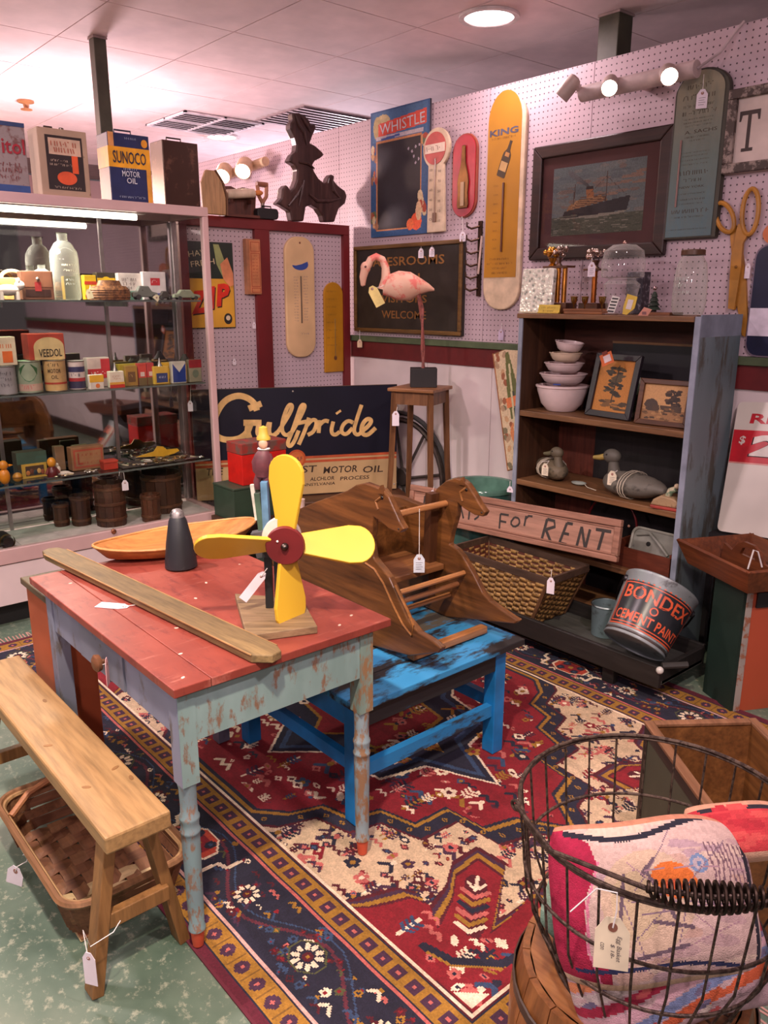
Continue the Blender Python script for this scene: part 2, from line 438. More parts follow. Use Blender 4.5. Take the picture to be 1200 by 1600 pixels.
e=E('ceiling_vent','white four panel ceiling air vent with dark slots','vent',(-5.6,3.1,ZC))
wm=flat((240,232,244),.5); 
B().box(-.3,.3,-.31,.31,-.004,-.001).build('backing',flat((96,84,92)),e)
fr=B()
for a in (-.3,-.01,.28): fr.box(a,a+.02,-.31,.31,-.014,-.004)
for a in (-.31,-.01,.29): fr.box(-.3,.3,a,a+.02,-.0145,-.004)
fr.build('frame',wm,e)
for a in (-.275,.015):
    for c in (-.29,.01):
        for k in range(5): B().bar((a+.025+k*.052,c,-.009),(a+.025+k*.052,c+.28,-.009),.02,.003,(.5,0,1)).build('slat',wm,e)
e=E('ceiling_vent','grey open grille panel in the ceiling beside the white vent','vent',(-4.98,3.62,ZC))
B().box(-.3,.3,-.3,.3,-.004,-.001).build('backing',flat((170,150,158)),e)
for k in range(9): B().bar((-.26+k*.065,-.29,-.008),(-.26+k*.065,.29,-.008),.05,.003,(.15,0,1)).build('slat',flat((226,210,218)),e)
e=E('smoke_detector','small tan ceiling sprinkler fitting above the oil cans','sprinkler',aZ(40,157,ZC))
B().lathe([(.05,-.001),(.05,-.012),(.02,-.02),(.015,-.045),(.035,-.05),(.035,-.055)],16).build('sprinkler_head',flat((160,110,70)),e)
e.name='ceiling_sprinkler'

# ================================================================== hanging price tags
cardm=flat((232,222,232),.7,0,.03,20); strm=flat((236,230,226),.8,0,.03); inkm=flat((70,64,70),.7)
def pricetag(top,card,w,h,label,face=(.75,-.65,0),tilt=0,string=None,mat=None,ink=True,ring=(150,104,92),lean=0):
    """card hangs by its punched top at `card`; string from `top`"""
    f=Vector(face).normalized(); yaw=math.atan2(f.x,-f.y)
    e=E('price_tag',label,'price tag',card,(R(lean),R(tilt),yaw))
    c=w*.3
    B().prism([(-w/2,-h),(w/2,-h),(w/2,-c),(w/2-c,.006),(-w/2+c,.006),(-w/2,-c)],-.0006,.0006).build('card',mat or cardm,e)
    B().prism(ell(0,-.008,w*.14,w*.14,14),-.0012,.0012).build('reinforcement',flat(ring),e)
    inv=(Matrix.Translation(Vector(card))@Euler((R(lean),R(tilt),yaw)).to_matrix().to_4x4()).inverted()
    pts=[inv@Vector(p) for p in (string or [top])]+[Vector((0,-.0015,-.008))]
    B().tube(pts,.0011,5).build('string',strm,e)
    if ink:
        b=B()
        for k in range(4): addstroke(b,[(-w*.3,-h*(.4+.13*k)),(w*(.32-.1*(k%2)),-h*(.4+.13*k)+.0006)],.0013,-.0011)
        b.build('handwriting',inkm,e,kind='stuff')
    return e

# ================================================================== signs on the pegboard wall
FW=YW-.008
def wbox(l,t,r,b,Y=FW):
    cx,cy=(l+r)/2,(t+b)/2
    return aY(l,cy,Y).x,aY(r,cy,Y).x,aY(cx,b,Y).z,aY(cx,t,Y).z
def wall_thing(name,label,cat,l,t,r,b,Y=FW,group=None):
    x0,x1,z0,z1=wbox(l,t,r,b,Y); e=E(name,label,cat,((x0+x1)/2,Y,(z0+z1)/2),(0,0,0),group)
    return e,(x1-x0)/2,(z1-z0)/2
def wl(e,px,py,Y=None):
    p=aY(px,py,Y or e.location.y); return (p.x-e.location.x,p.z-e.location.z)
# --- soft drink chalkboard
e,w,h=wall_thing('chalkboard_sign','blue bordered chalkboard with a red lettered panel along its top','sign',582,166,673,368)
B().prism(rect(-w,w,-h,h),-.012,0).build('backing',flat((70,66,74)),e)
cv=Canvas(2*w,2*h,.004,(40,84,134)); q=2*w
cv.rect(.03*q,.97*q,h*1.52,h*1.98,(58,104,150)); cv.ell(.22*q,h*1.80,.13*q,.045,(196,178,130)); cv.ell(.12*q,h*1.74,.07*q,.06,(180,160,110))
cv.poly([(.14*q,h*1.60),(.95*q,h*1.66),(.95*q,h*1.88),(.14*q,h*1.80)],(214,74,54)); cv.rect(.1*q,.9*q,h*1.54,h*1.6,(190,182,190))
cv.line([(.2*q,h*1.55),(.5*q,h*1.575)],.012,(60,90,160))
cv.rect(.1*q,.88*q,.1*h,h*1.53,(196,132,84)); cv.rect(.12*q,.86*q,.125*h,h*1.50,(30,26,36))
rg=random.Random(5)
for x,y,s in ((.05,.3,.05),(.07,.22,.04),(.06,.95,.03),(.05,1.35,.035),(.9,1.45,.05),(.95,1.3,.03),(.88,.5,.05),(.9,.4,.04)):
    for k in range(5):
        cv.ell((x+rg.uniform(-.04,.04))*q,h*(y+rg.uniform(-.1,.1)),s*q*rg.uniform(.5,1),.02*rg.uniform(.6,1.4),rg.choice([(196,150,100),(150,98,62),(210,190,150),(170,70,50),(90,110,80)]))
cv.ell(.8*q,.2*h,.09*q,.045,(226,88,50)); cv.ell(.7*q,.16*h,.06*q,.03,(230,110,60)); cv.ell(.84*q,.36*h,.05*q,.05,(214,180,140))
for x,y in ((.66,1.33),(.72,1.28),(.78,1.34),(.84,1.36),(.75,1.2),(.78,1.1),(.83,1.15)): cv.ell(x*q,y*h,.007,.007,(170,160,176))
cv.mottle(.12,2); picture(cv,'printed_face',e,-w,-h,-.0125)
b=B(); addtext(b,'WHISTLE',.045*q,h*.73,.76*q,.16*h,-.0135,2.5); b.build('lettering',flat((200,206,214)),e)
# --- cream cap thermometer
e,w,h=wall_thing('thermometer','cream advertising thermometer with a round red and white top','thermometer',664,200,705,363,FW-.0145)
pl=ell(0,h-w,w,w,24,-55,235); pl=[(-.62*w,-h)]+[(.72*w,-h)]+[(p[0],p[1]) for p in pl]
B().prism(pl,-.018,0).build('body',flat((212,190,160),.5),e,bev=.004)
B().prism(ell(-.06*w,h-w,w*.8,w*.8),-.0205,-.018).build('cap_emblem',flat((190,78,72)),e)
b=B().prism(rect(-.8*w,.7*w,h-w*1.22,h-w*.78),-.0225,-.0205); b.build('emblem_band',flat((224,206,186)),e)
b=B(); addscrib(b,-.06*w,h-w,1.2*w,.22*w,-.0228); b.build('lettering',flat((120,90,80)),e)
b=B()
for k in range(7): addtext(b,str(120-20*k),-.34*w,h*.4-k*.19*h,.22*w,.05*h,-.0187); addtext(b,str(110-20*k),.3*w,h*.36-k*.19*h,.22*w,.05*h,-.0187)
b.build('scale_numbers',flat((110,96,86)),e)
B().tube([(0,-.021,.42*h),(0,-.021,-.75*h)],.004,6).build('tube',flat((150,120,100),.2),e)
B().prism(rect(-.12*w,.12*w,-.8*h,-.62*h),-.026,-.018).build('bulb_guard',flat((124,92,70)),e)
# --- red oval with bottle
e,w,h=wall_thing('thermometer','red oval thermometer with an embossed brown bottle','thermometer',709,209,748,340)
B().prism(rrect(-w,w,-h,h,w*.96,9),-.012,0).build('rim',flat((150,70,50)),e,bev=.003)
B().prism(rrect(-w*.9,w*.86,-h*.97,h*.97,w*.85,9),-.016,-.012).build('body',flat((172,28,48),.35),e)
prof=[(.1,.72),(.15,.7),(.15,.6),(.2,.3),(.42,.02),(.5,-.15),(.44,-.4),(.5,-.7),(.42,-.78)]
B().prism([(x*w*.9,z*h) for x,z in prof]+[(-x*w*.9,z*h) for x,z in prof[::-1]],-.024,-.016).build('bottle',metal((120,88,56),.4),e,bev=.004)
B().prism(rect(-.13*w,.13*w,-.72*h,-.15*h),-.028,-.024).build('tube_card',flat((190,160,124)),e)
p=aY(722,338,FW-.02); pricetag(None,aY(723,364,FW-.03),.032,.042,'price tag hanging from the bottom of the red oval thermometer',string=[p],face=(.5,-.8,0))
# --- yellow whisky thermometer
e,w,h=wall_thing('thermometer','tall yellow thermometer board printed with a slanted whisky bottle','thermometer',763,153,821,484)
B().prism(rrect(-w,w,-h,h,w*.9,8),-.022,0).build('rim',flat((214,190,160),.5),e,bev=.006)
B().prism([(-w*.94,-.68*h),(w*.8,-.68*h)]+ell(-.07*w,h*.79,w*.87,w*1.1,16,0,180),-.0235,-.02).build('yellow_panel',worn((176,122,26),(132,90,38),.3,5),e)
b=B(); addtext(b,'KING',-.1*w,.69*h,1.5*w,.06*h,-.0245,0,0,.03); b.build('lettering',flat((78,78,96)),e)
b=B(); addscrib(b,-.1*w,.635*h,1.3*w,.02*h,-.0245)
for i in range(4): addscrib(b,-.08*w,-.5*h-i*.045*h,(1.1,1.45,.9,.85)[i]*w,.02*h,-.0245)
b.build('small_print',flat((110,70,30)),e)
M=Matrix.Translation((0,0,0))
c,s=math.cos(R(-22)),math.sin(R(-22)); L=.19*h
prof=[(.085,1),(.09,.98),(.085,.8),(.12,.55),(.26,.36),(.29,.2),(.29,-.75),(.25,-.8)]
pl=[(x*L,z*L) for x,z in prof]+[(-x*L,z*L) for x,z in prof[::-1]]; ro=lambda P,ox,oz:[(ox+x*c-z*s,oz+x*s+z*c) for x,z in P]
B().prism(ro(pl,.02*w,.42*h),-.0245,-.0235).build('bottle_print',flat((62,48,30)),e)
B().prism(ro([(x*L,z*L) for x,z in ((-.24,-.5),(.24,-.5),(.24,-.05),(-.24,-.05))],.02*w,.42*h),-.0252,-.0245).build('bottle_label',flat((186,150,96)),e)
B().prism(ro([(x*L,z*L) for x,z in ((-.13,.22),(.16,.22),(.16,.42),(-.13,.42))],.02*w,.42*h),-.0252,-.0245).build('neck_label',flat((168,120,64)),e)
B().tube([(0,-.027,.22*h),(0,-.027,-.43*h)],.006,8).build('tube',flat((96,52,22),.3),e)
b=B()
for k in range(8): addtext(b,str(120-20*k),-.42*w,.2*h-k*.085*h,.24*w,.016*h,-.0245)
b.build('scale_numbers',flat((140,96,30)),e)
# --- salesrooms board
e,w,h=wall_thing('wooden_sign','dark wooden SALESROOMS OPEN VISITORS WELCOME sign behind the flamingo','sign',559,380,727,521)
B().prism(rect(-w,w,-h,h),-.02,0).build('board',flat((46,40,34),.45,0,.2,10),e)
gm=wood((86,60,30),(140,104,54),'x',7,.4)
for x0,x1,z0,z1 in ((-w,w,h-.022,h),(-w,w,-h,-h+.022),(-w,-w+.022,-h+.022,h-.022),(w-.022,w,-h+.022,h-.022)):
    B().box(x0,x1,-.034,-.02,z0,z1).build('frame_rail',gm,e,bev=.004)
b=B()
for t,x,z,ww,hh in (('SALESROOMS',-.02,.62,1.42,.2),('OPEN',-.1,.24,.74,.2),('VISITORS',-.03,-.22,.86,.17),('WELCOME',-.03,-.58,.84,.18)):
    addtext(b,t,x*w,z*h,ww*w,hh*h,-.0205,0,0,.012)
b.build('lettering',flat((150,104,52),.5),e)
pricetag(None,aY(658,390,FW-.03),.03,.044,'price tag below the blue bordered chalkboard, nearer the flamingo',string=[aY(658,371,FW-.02)])
pricetag(None,aY(675,388,FW-.03),.03,.044,'price tag below the cream round topped thermometer',string=[aY(675,364,FW-.02)])
pricetag(None,aY(562,532,FW-.045),.03,.042,'tan price tag below the corner of the SALESROOMS sign',string=[aY(562,516,FW-.04)],mat=flat((214,186,150)),ink=False)
pricetag(None,aY(783,516,FW-.012),.034,.05,'pale lilac tag on the pegboard left of the bookcase top',face=(0,-1,0),string=[aY(784,505,FW-.01)],mat=flat((196,180,206)),ink=False)
# --- iron hook strip
e,w,h=wall_thing('hook_strip','rusty iron strip of curled hooks between red oval and yellow thermometer','hook rack',737,346,757,463)
B().prism(rect(.2*w,.75*w,-h,h),-.016,-.008).build('bar',metal((74,56,46),.6),e)
for k in range(6):
    z=h*(.86-k*.33); B().tube([(.4*w,-.016,z),(-.1*w,-.05,z-.012),(-.7*w,-.055,z),(-.95*w,-.045,z+.02)],[.006,.006,.005,.004],6).build('hook',metal((84,64,52),.5),e)
B().tube([(.9*w,-.02,.6*h),(.7*w,-.03,-.4*h)],.006,6).build('side_rod',flat((196,170,160)),e)
# --- ship picture
e,w,h=wall_thing('framed_picture','dark framed painting of a steamship at sea, largest picture on the wall','picture',836,214,1049,403)
fm=wood((30,16,14),(64,36,30),'x',5,.4)
T=.055
B().prism(rect(-w+.01,w-.01,-h+.01,h-.01),-.01,0).build('backing',flat((50,40,36)),e)
for pl in ([(-w,h),(w,h),(w-T,h-T),(-w+T,h-T)],[(-w,-h),(w,-h),(w-T,-h+T),(-w+T,-h+T)],[(-w,-h),(-w,h),(-w+T,h-T),(-w+T,-h+T)],[(w,-h),(w,h),(w-T,h-T),(w-T,-h+T)]):
    B().prism(pl,-.03,0).build('frame_rail',fm,e,bev=.006)
B().prism(rect(-w+T,w-T,-h+T,h-T),-.014,-.01).build('mat_board',flat((92,52,50),.6,0,.06),e)
iw,ih=w-T-.062,h-T-.05
cv=Canvas(2*iw,2*ih,.0042,(112,122,122)); a,d=2*iw,2*ih
yy=cv.Y/d; 
for k in range(60):
    cv.ell(cv.rng.uniform(0,a),cv.rng.uniform(.3,1)*d,cv.rng.uniform(.03,.12)*a,cv.rng.uniform(.012,.04)*d,[(122,128,126),(104,114,116),(132,128,122),(128,112,102),(100,110,112)][int(cv.rng.integers(0,5))] if True else 0)
for k in range(16): cv.ell(cv.rng.uniform(.5,1)*a,cv.rng.uniform(.5,.85)*d,.07*a,.02*d,[(150,122,104),(140,120,108)][k%2])
cv.rect(0,a,0,.27*d,(86,90,74))
for k in range(70):
    x,y=cv.rng.uniform(0,a),cv.rng.uniform(0,.27)*d; cv.ell(x,y,.05*a,.006*d,[(112,114,96),(66,72,60),(98,100,84),(140,138,122)][k%4],cv.rng.uniform(-12,12))
for k in range(12): cv.ell((.40-.016*k)*a,(.70+.016*k)*d,(.018+.004*k)*a,(.018+.002*k)*d,(78+k*3,78+k*3,78+k*3),-30)
cv.poly([(.12*a,.27*d),(.15*a,.355*d),(.84*a,.50*d),(.86*a,.49*d),(.83*a,.305*d),(.2*a,.245*d)],(50,46,48))
cv.poly([(.17*a,.36*d),(.2*a,.44*d),(.33*a,.5*d),(.60*a,.53*d),(.62*a,.46*d)],(162,118,78)); cv.poly([(.22*a,.40*d),(.27*a,.5*d),(.55*a,.55*d),(.58*a,.48*d)],(178,134,90))
for k in range(5): cv.line([((.24+.02*k)*a,(.41+.03*k)*d),(.6*a,(.46+.022*k)*d)],.004,(110,78,56))
cv.poly([(.39*a,.52*d),(.38*a,.68*d),(.46*a,.69*d),(.47*a,.53*d)],(170,112,70)); cv.rect(.38*a,.462*a,.64*d,.69*d,(54,46,44))
for x,t in ((.25,.74),(.60,.86)): cv.line([(x*a,.45*d),((x+.005)*a,t*d)],.005,(84,64,54))
cv.line([(.6*a,.8*d),(.82*a,.51*d)],.002,(84,70,60)); cv.line([(.6*a,.8*d),(.4*a,.55*d)],.002,(84,70,60))
cv.poly([(.1*a,.25*d),(.85*a,.30*d),(.87*a,.34*d),(.8*a,.27*d),(.5*a,.23*d)],(150,146,130)); cv.poly([(.0,.27*d),(.3*a,.3*d),(.3*a,.27*d)],(104,104,90))
cv.mottle(.16,1); picture(cv,'painting',e,-iw,-ih,-.0146)
B().prism(rect(-w+T,w-T,-h+T,h-T),-.018,-.0165).build('glass_pane',glass((240,240,240),.03,'pic'),e)
# --- track light on the wall
def spot(name_root,tip,face,on=9,power=0,r=.034,L=.085,col=(196,176,168)):
    """cylindrical spot head: parts under the track"""
    face=Vector(face).normalized(); q=face.to_track_quat('Z','Y').to_matrix().to_4x4()
    M=Matrix.Translation(Vector(tip)-face*L)@q
    h_=B().lathe([(.012,-.012),(.026,-.006),(r*.86,.01),(r,.03),(r,L),(r*.9,L),(r*.9,L-.01)],18,M,cap=False).build('spot_head',flat(col,.4),name_root)
    B().lathe([(.0005,L-.012),(r*.9,L-.012)],18,M,cap=False).build('bulb',glow((255,226,196),on),h_)
    return M
def spotlamp(pos,face,power,ang=75): return lamp('SPOT','spot_lamp',pos,power,WARM,.03,Vector(pos)+Vector(face),ang,.7)
a=aY(905,146,YW-.13); z1=aY(1085,106,YW-.13)
e=E('track_light','white wall track light with three spots above the ship picture','track light',(a.x,YW-.01,a.z))
dz=z1.z-a.z; L=z1.x-a.x
wmt=flat((206,186,184),.45)
B().tube([(0,-.1,0),(L,-.1,dz)],.032,14).build('track_bar',wmt,e)
B().tube([(.5*L,0,dz*.5),(.5*L,-.1,dz*.5)],.02,10).build('wall_bracket',wmt,e)
B().tube([(L,-.1,dz),(L+.05,-.03,dz+.06),(L+.09,-.012,dz+.12),(L+.12,-.006,2.43-a.z+.005)],.006,6).build('cable',flat((190,172,176)),e)
for px,py,fc,on,pw in ((876,152,(-.62,-.25,-.75),14,2.5),(952,138,(.5,-.8,-.55),30,7),(1046,120,(.6,-.75,-.5),30,7)):
    t=aY(px,py,YW-.2); t=Vector((t.x-a.x,t.y-(YW-.01),t.z-a.z))
    spot(e,t,fc,on); wpos=t+Vector((a.x,YW-.01,a.z))+Vector(fc).normalized()*.02
    spotlamp(wpos,fc,pw)
    k=(t.x)/L; B().tube([(t.x-fc[0]*.06,-.1,dz*k),t-Vector(fc).normalized()*.085],.013,8).build('swivel',wmt,e)
# --- blue green lettered board
e,w,h=wall_thing('wooden_sign','tall blue green round topped board with faded print beside the ship picture','sign',1054,110,1136,373)
B().prism([(-w,-h),(w,-h)]+ell(0,h-w*.75,w,w*.75,16,0,180),-.03,0).build('board',wood((40,40,34),(70,66,50),'z',4,.5),e,bev=.004)
t=NT('faded_print'); v=t.coord((1,1,1)); gr=t.n('SeparateXYZ'); t.l(v,gr.inputs[0]); mr=t.n('MapRange'); mr.inputs[1].default_value=-h; mr.inputs[2].default_value=h; t.l(gr.outputs[2],mr.inputs[0])
gm2=t.fin(t.mix(t.noise(t.coord((1,1,.3)),30,4),t.ramp(mr.outputs[0],[(.1,(70,110,124)),(.5,(96,118,114)),(.9,(150,138,108))]),(90,100,92)),.5)
B().prism([(-w*.93,-h*.97),(w*.84,-h*.97)]+ell(-.04*w,h-w*.75,w*.88,w*.68,16,0,180),-.032,-.03).build('printed_face',gm2,e)
b=B()
addtext(b,'A. SACHS',.1*w,.28*h,1.2*w,.042*h,-.0326); fd_=flat((74,66,54),.7); b.build('lettering',fd_,e); b=B(); addtext(b,'NEW YORK',-.05*w,-.37*h,.95*w,.026*h,-.0326); b.build('lettering',fd_,e); b=B()
for z,ww,hh in ((.8,1.0,.05),(.68,1.3,.05),(.58,1.2,.03),(.5,1.3,.045),(.43,1.1,.016),(.39,1.1,.016),(.35,1,.016),(.22,.9,.02),(.18,.6,.016),(.04,1.1,.014),(0,1,.014),(-.05,1.1,.014),(-.1,1,.014),(-.2,1.2,.05),(-.29,.75,.036),(-.45,1,.014),(-.52,1.1,.02),(-.57,.9,.014),(-.66,1.45,.045),(-.73,1.2,.02),(-.88,1.4,.014)): addscrib(b,-.02*w,z*h,ww*w,hh*h,-.0326)
b.build('small_print',fd_,e,kind='stuff')
B().tube([(-.6*w,-.034,.2*h),(-.6*w,-.034,-.6*h)],.004,6).build('tube',flat((130,90,80),.3),e)
p=aY(1100,116,FW-.035); pricetag(None,aY(1098,142,FW-.045),.04,.062,'white price tag hung on the blue green lettered board',string=[p],face=(.4,-.9,0))
# --- T..., white framed sign at the edge
e,w,h=wall_thing('framed_sign','white wooden sign with peeling grey frame and large black letters','sign',1142,126,1330,262)
B().prism(rect(-w,w,-h,h),-.02,0).build('board',flat((212,196,188),.6,0,.1,7),e)
pm=worn((150,136,128),(70,58,54),.52,11)
for x0,x1,z0,z1 in ((-w,w,h-.035,h),(-w,w,-h,-h+.035),(-w,-w+.035,-h+.035,h-.035),(w-.035,w,-h+.035,h-.035)):
    B().box(x0,x1,-.04,-.02,z0,z1).build('frame_rail',pm,e,bev=.004)
bk_=flat((58,46,44)); x,t_,z0_,z1_=-.62*w,.06*w,-.5*h,.46*h
B().prism([(x-t_/2,z0_+.08*h),(x+t_/2,z0_+.08*h),(x+t_/2,z1_-.1*h),(x+.13*w,z1_-.1*h),(x+.15*w,z1_-.24*h),(x+.18*w,z1_-.24*h),(x+.18*w,z1_),(x-.18*w,z1_),(x-.18*w,z1_-.24*h),(x-.15*w,z1_-.24*h),(x-.13*w,z1_-.1*h),(x-t_/2,z1_-.1*h)],-.0212,-.02).build('letter',bk_,e)
B().prism(rect(x-.10*w,x+.10*w,z0_,z0_+.08*h),-.0212,-.02).build('letter_foot',bk_,e)
# --- giant scissors
e,w,h=wall_thing('giant_scissors','giant gold painted wooden scissors hanging on the pegboard','scissors',1119,292,1188,530,FW-.012)
gm=flat((178,124,48),.45,0,.18,9)
P=lambda x,y: wl(e,x,y)
def loop(ctr,n=26): 
    cx,cy,rx,ry,rt=ctr; out=[]
    for k in range(n):
        a=2*PI*k/n; x=rx*math.cos(a); y=ry*math.sin(a); c,s=math.cos(R(rt)),math.sin(R(rt))
        q=P(cx+x*c-y*s,cy+x*s+y*c); out.append((q[0],-.008,q[1]))
    return out
bl=B().tube(loop((1174,331,12.5,36,6)),.009,8,True)
bl.prism([P(x,y) for x,y in ((1156,350),(1163,352),(1170,368),(1163,380),(1160,420),(1152,470),(1150,484),(1140,482),(1145,400),(1150,380),(1153,360))],-.014,0); 
bl.build('blade',gm,e,'gold blade with a long oval handle')
bl=B().tube(loop((1134,340,13,24,-20)),.009,8,True)
bl.prism([P(x,y) for x,y in ((1140,362),(1150,352),(1154,376),(1160,400),(1165,440),(1167,500),(1164,526),(1159,524),(1150,470),(1143,400))],.001,.013)
bl.build('blade',gm,e,'gold blade with a small round handle')
q=P(1153,417); B().ball((q[0],-.016,q[1]),.006,.004,.006,8,6).build('pivot_screw',flat((130,88,36)),e)
pricetag(None,aY(1169,414,FW-.02),.02,.05,'thin white price tag seen edge on behind the giant scissors',string=[aY(1164,404,FW-.03)],face=(.1,-1,0),ink=False)
# --- navy and white thermometer on the edge
e,w,h=wall_thing('thermometer','navy and white scalloped thermometer board at the far wall edge','thermometer',1174,380,1290,560)
pl=rrect(-w,w,-h,h,.05,5); B().prism(pl,-.012,0).build('rim',flat((120,104,120)),e)
B().prism(rrect(-w*.95,w*.95,-h*.97,h*.97,.045,5),-.015,-.012).build('navy_face',flat((34,36,62),.3),e)
B().prism(rect(-w*.95,w*.95,-.62*h,-.12*h),-.0165,-.015).build('white_band',flat((214,206,220),.35),e)
B().prism(ell(-w*.35,h*1.18,w*.5,h*.22),-.014,0).build('orange_top',flat((196,112,70)),e)
for k in range(9): B().ball((-w,-.006,h*(-.1+.1*k)),.008,.006,.008,8,5).build('scallop',flat((150,140,160)),e)

# ================================================================== red framed pegboard partition
XD=-4.0; HALF=PI/2
def dbox(l,t,r,b,X=XD):
    cx,cy=(l+r)/2,(t+b)/2
    return aX(l,cy,X).y,aX(r,cy,X).y,aX(cx,b,X).z,aX(cx,t,X).z
def side_thing(name,label,cat,l,t,r,b,X=XD,group=None,base=None):
    """a thing that faces +x: local x runs along world y, local -y looks into the booth"""
    y0,y1,z0,z1=dbox(l,t,r,b,X); zc=(z0+z1)/2 if base is None else base
    e=E(name,label,cat,(X,(y0+y1)/2,zc),(0,0,HALF),group)
    return e,(y1-y0)/2,((z1-z0)/2 if base is None else z1-base)
redm=flat((112,30,34),.45,0,.1,4)
ze=1.862; ya=2.035; yb=aX(547,450,XD).y
e=E('pegboard_partition','dark red framed pegboard partition between glass showcase and back wall','partition',(XD-.03,(ya+yb)/2,0),(0,0,HALF))
w=(yb-ya)/2
f=lambda px,py: aX(px,py,XD).y-(ya+yb)/2
m0,m1=f(398,360),f(421,360)
B().box(-w,w,-.03,.03,ze-.055,ze).build('top_rail',redm,e,bev=.003)
B().box(-w,-w+.045,-.028,.03,0,ze-.055).build('upright',redm,e)
B().box(m0,m1,-.028,.03,0,ze-.055).build('upright',redm,e)
B().box(w-.045,w,-.028,.03,0,ze-.055).build('upright',redm,e)
B().box(-w+.045,m0,-.004,.004,.25,ze-.055).build('pegboard_sheet',pegboard(),e)
B().box(m1,w-.045,-.004,.004,.25,ze-.055).build('pegboard_sheet',pegboard(),e)
B().box(-w+.045,w-.045,-.012,.012,0,.25).build('bottom_rail',redm,e)
XF=XD-.028
# --- pop bottle poster
e,w,h=side_thing('tin_sign','yellow and dark green tin sign with large red ZIP letters','sign',287,378,364,513,XF)
B().prism(rect(-w,w,-h,h),-.012,0).build('backing',flat((50,50,44)),e)
B().prism(rect(-w*.97,w*.97,.14*h,.98*h),-.0135,-.012).build('green_field',flat((38,48,44),.4),e)
B().prism(rect(-w*.97,w*.97,-.98*h,.16*h),-.0136,-.012).build('yellow_field',worn((222,164,58),(180,120,50),.35,5,rough=.4),e)
b=B(); addtext(b,'HAVE',-.38*w,.74*h,.85*w,.13*h,-.0142,8); addtext(b,'FRESH',-.25*w,.52*h,.95*w,.13*h,-.0142,8); b.build('script_lettering',flat((214,196,160)),e)
for ch,cx,ww,dz in (('Z',-.47,.58,-.10),('I',.06,.17,.0),('P',.52,.52,.07)):
    b=B(); addtext(b,ch,(cx+.04)*w,(-.31+dz)*h,ww*w,.52*h,-.0145,6,.22,.05); b.build('letter_shadow',flat((60,30,24)),e)
    b=B(); addtext(b,ch,cx*w,(-.28+dz)*h,ww*w,.52*h,-.0152,6,.22,.05); b.build('letter',flat((214,50,36),.4),e)
B().prism([(.2*w,.95*h),(.42*w,.95*h),(.62*w,.6*h),(.9*w,.2*h),(.6*w,.12*h),(.3*w,.5*h)],-.015,-.0135).build('bottle_print',flat((150,158,104),.4),e)
B().prism([(.45*w,.5*h),(.75*w,.66*h),(.96*w,.3*h),(.97*w,.02*h),(.8*w,-.02*h),(.55*w,.16*h)],-.0158,-.015).build('hand_print',flat((222,140,98),.5),e)
B().prism(ell(.68*w,-.78*h,.17*w,.13*h),-.015,-.0136).build('black_emblem',flat((40,36,34)),e)
B().prism(ell(.68*w,-.76*h,.09*w,.06*h),-.0156,-.015).build('emblem_center',flat((220,200,170)),e)
# --- three thermometers on the partition
e,w,h=side_thing('thermometer','small orange tan thermometer box beside the red upright','thermometer',380,374,403,460,XF)
B().box(-w*.95,w*.95,-.035,0,-h,h).build('case',flat((170,112,80),.5),e,bev=.002)
B().prism(rect(-w*.55,w*.9,-h*.95,h*.95),-.037,-.035).build('face',flat((202,130,88),.5),e)
b=B()
for z0,z1 in ((.55,.9),(-.72,.5),(-.93,-.76)):
    for q in (rect(-w*.4,w*.8,h*z0,h*z0+.003),rect(-w*.4,w*.8,h*z1-.003,h*z1),rect(-w*.4,-w*.4+.003,h*z0,h*z1),rect(w*.8-.003,w*.8,h*z0,h*z1)): b.prism(q,-.0376,-.037)
for k in range(9): addscrib(b,.18*w,.4*h-k*.12*h,.8*w,.05*h,-.0376)
b.build('print',flat((160,60,40)),e,kind='stuff')
e,w,h=side_thing('thermometer','long cream thermometer with a blue crescent, on the partition','thermometer',444,370,489,558,XF)
B().prism(rrect(-w,w,-h,h,w*.85,8),-.022,0).build('body',worn((216,180,136),(150,104,70),.28,6),e,bev=.006)
B().prism([(.55*w*math.cos(R(a)),.55*h+.085*h*math.sin(R(a))*1.1) for a in range(188,371,12)]+[(.5*w,.6*h),(.1*w,.555*h),(-.3*w,.53*h)],-.0236,-.022).build('blue_crescent',flat((56,78,150),.4),e)
B().tube([(.02*w,-.024,.36*h),(.02*w,-.024,-.42*h)],.004,6).build('tube',flat((98,76,60),.3),e)
b=B()
for k in range(16):
    z=.34*h-k*.048*h; addscrib(b,-.3*w,z,.32*w,.022*h,-.0225); addscrib(b,.36*w,z+.012*h,.32*w,.022*h,-.0225)
addscrib(b,.25*w,-.6*h,.6*w,.03*h,-.0225); b.build('scale_print',flat((140,116,120)),e,kind='stuff')
B().ball((0,-.024,.9*h),.006,.003,.006,8,5).build('screw',flat((130,70,50)),e)
e,w,h=side_thing('thermometer','mustard yellow round topped thermometer near the partition end','thermometer',505,441,534,581,XF)
B().prism([(-w,-h),(w,-h)]+ell(0,h-w,w,w,14,0,180),-.015,0).build('body',worn((186,128,20),(140,92,24),.3,8),e,bev=.003)
B().tube([(.1*w,-.017,.2*h),(.1*w,-.017,-.66*h)],.003,6).build('tube',flat((150,116,60),.3),e)
B().prism(ell(.1*w,-.68*h,.14*w,.05*h),-.019,-.015).build('bulb_guard',flat((110,66,40)),e)
b=B()
for k in range(8): addscrib(b,-.2*w,.8*h-k*.17*h,1.1*w,.035*h,-.0155)
b.build('print',flat((120,84,28)),e,kind='stuff')
for px,py,t in ((397,505,'small pinkish tag on a peg below the orange thermometer box'),(366,562,'small white tag on a low partition peg beside the showcase post')):
    p=aX(px,py,XF+.012); pricetag(None,p,.022,.03,t,face=(1,0,0),string=[p+Vector((-.008,0,.02))],ink=False)
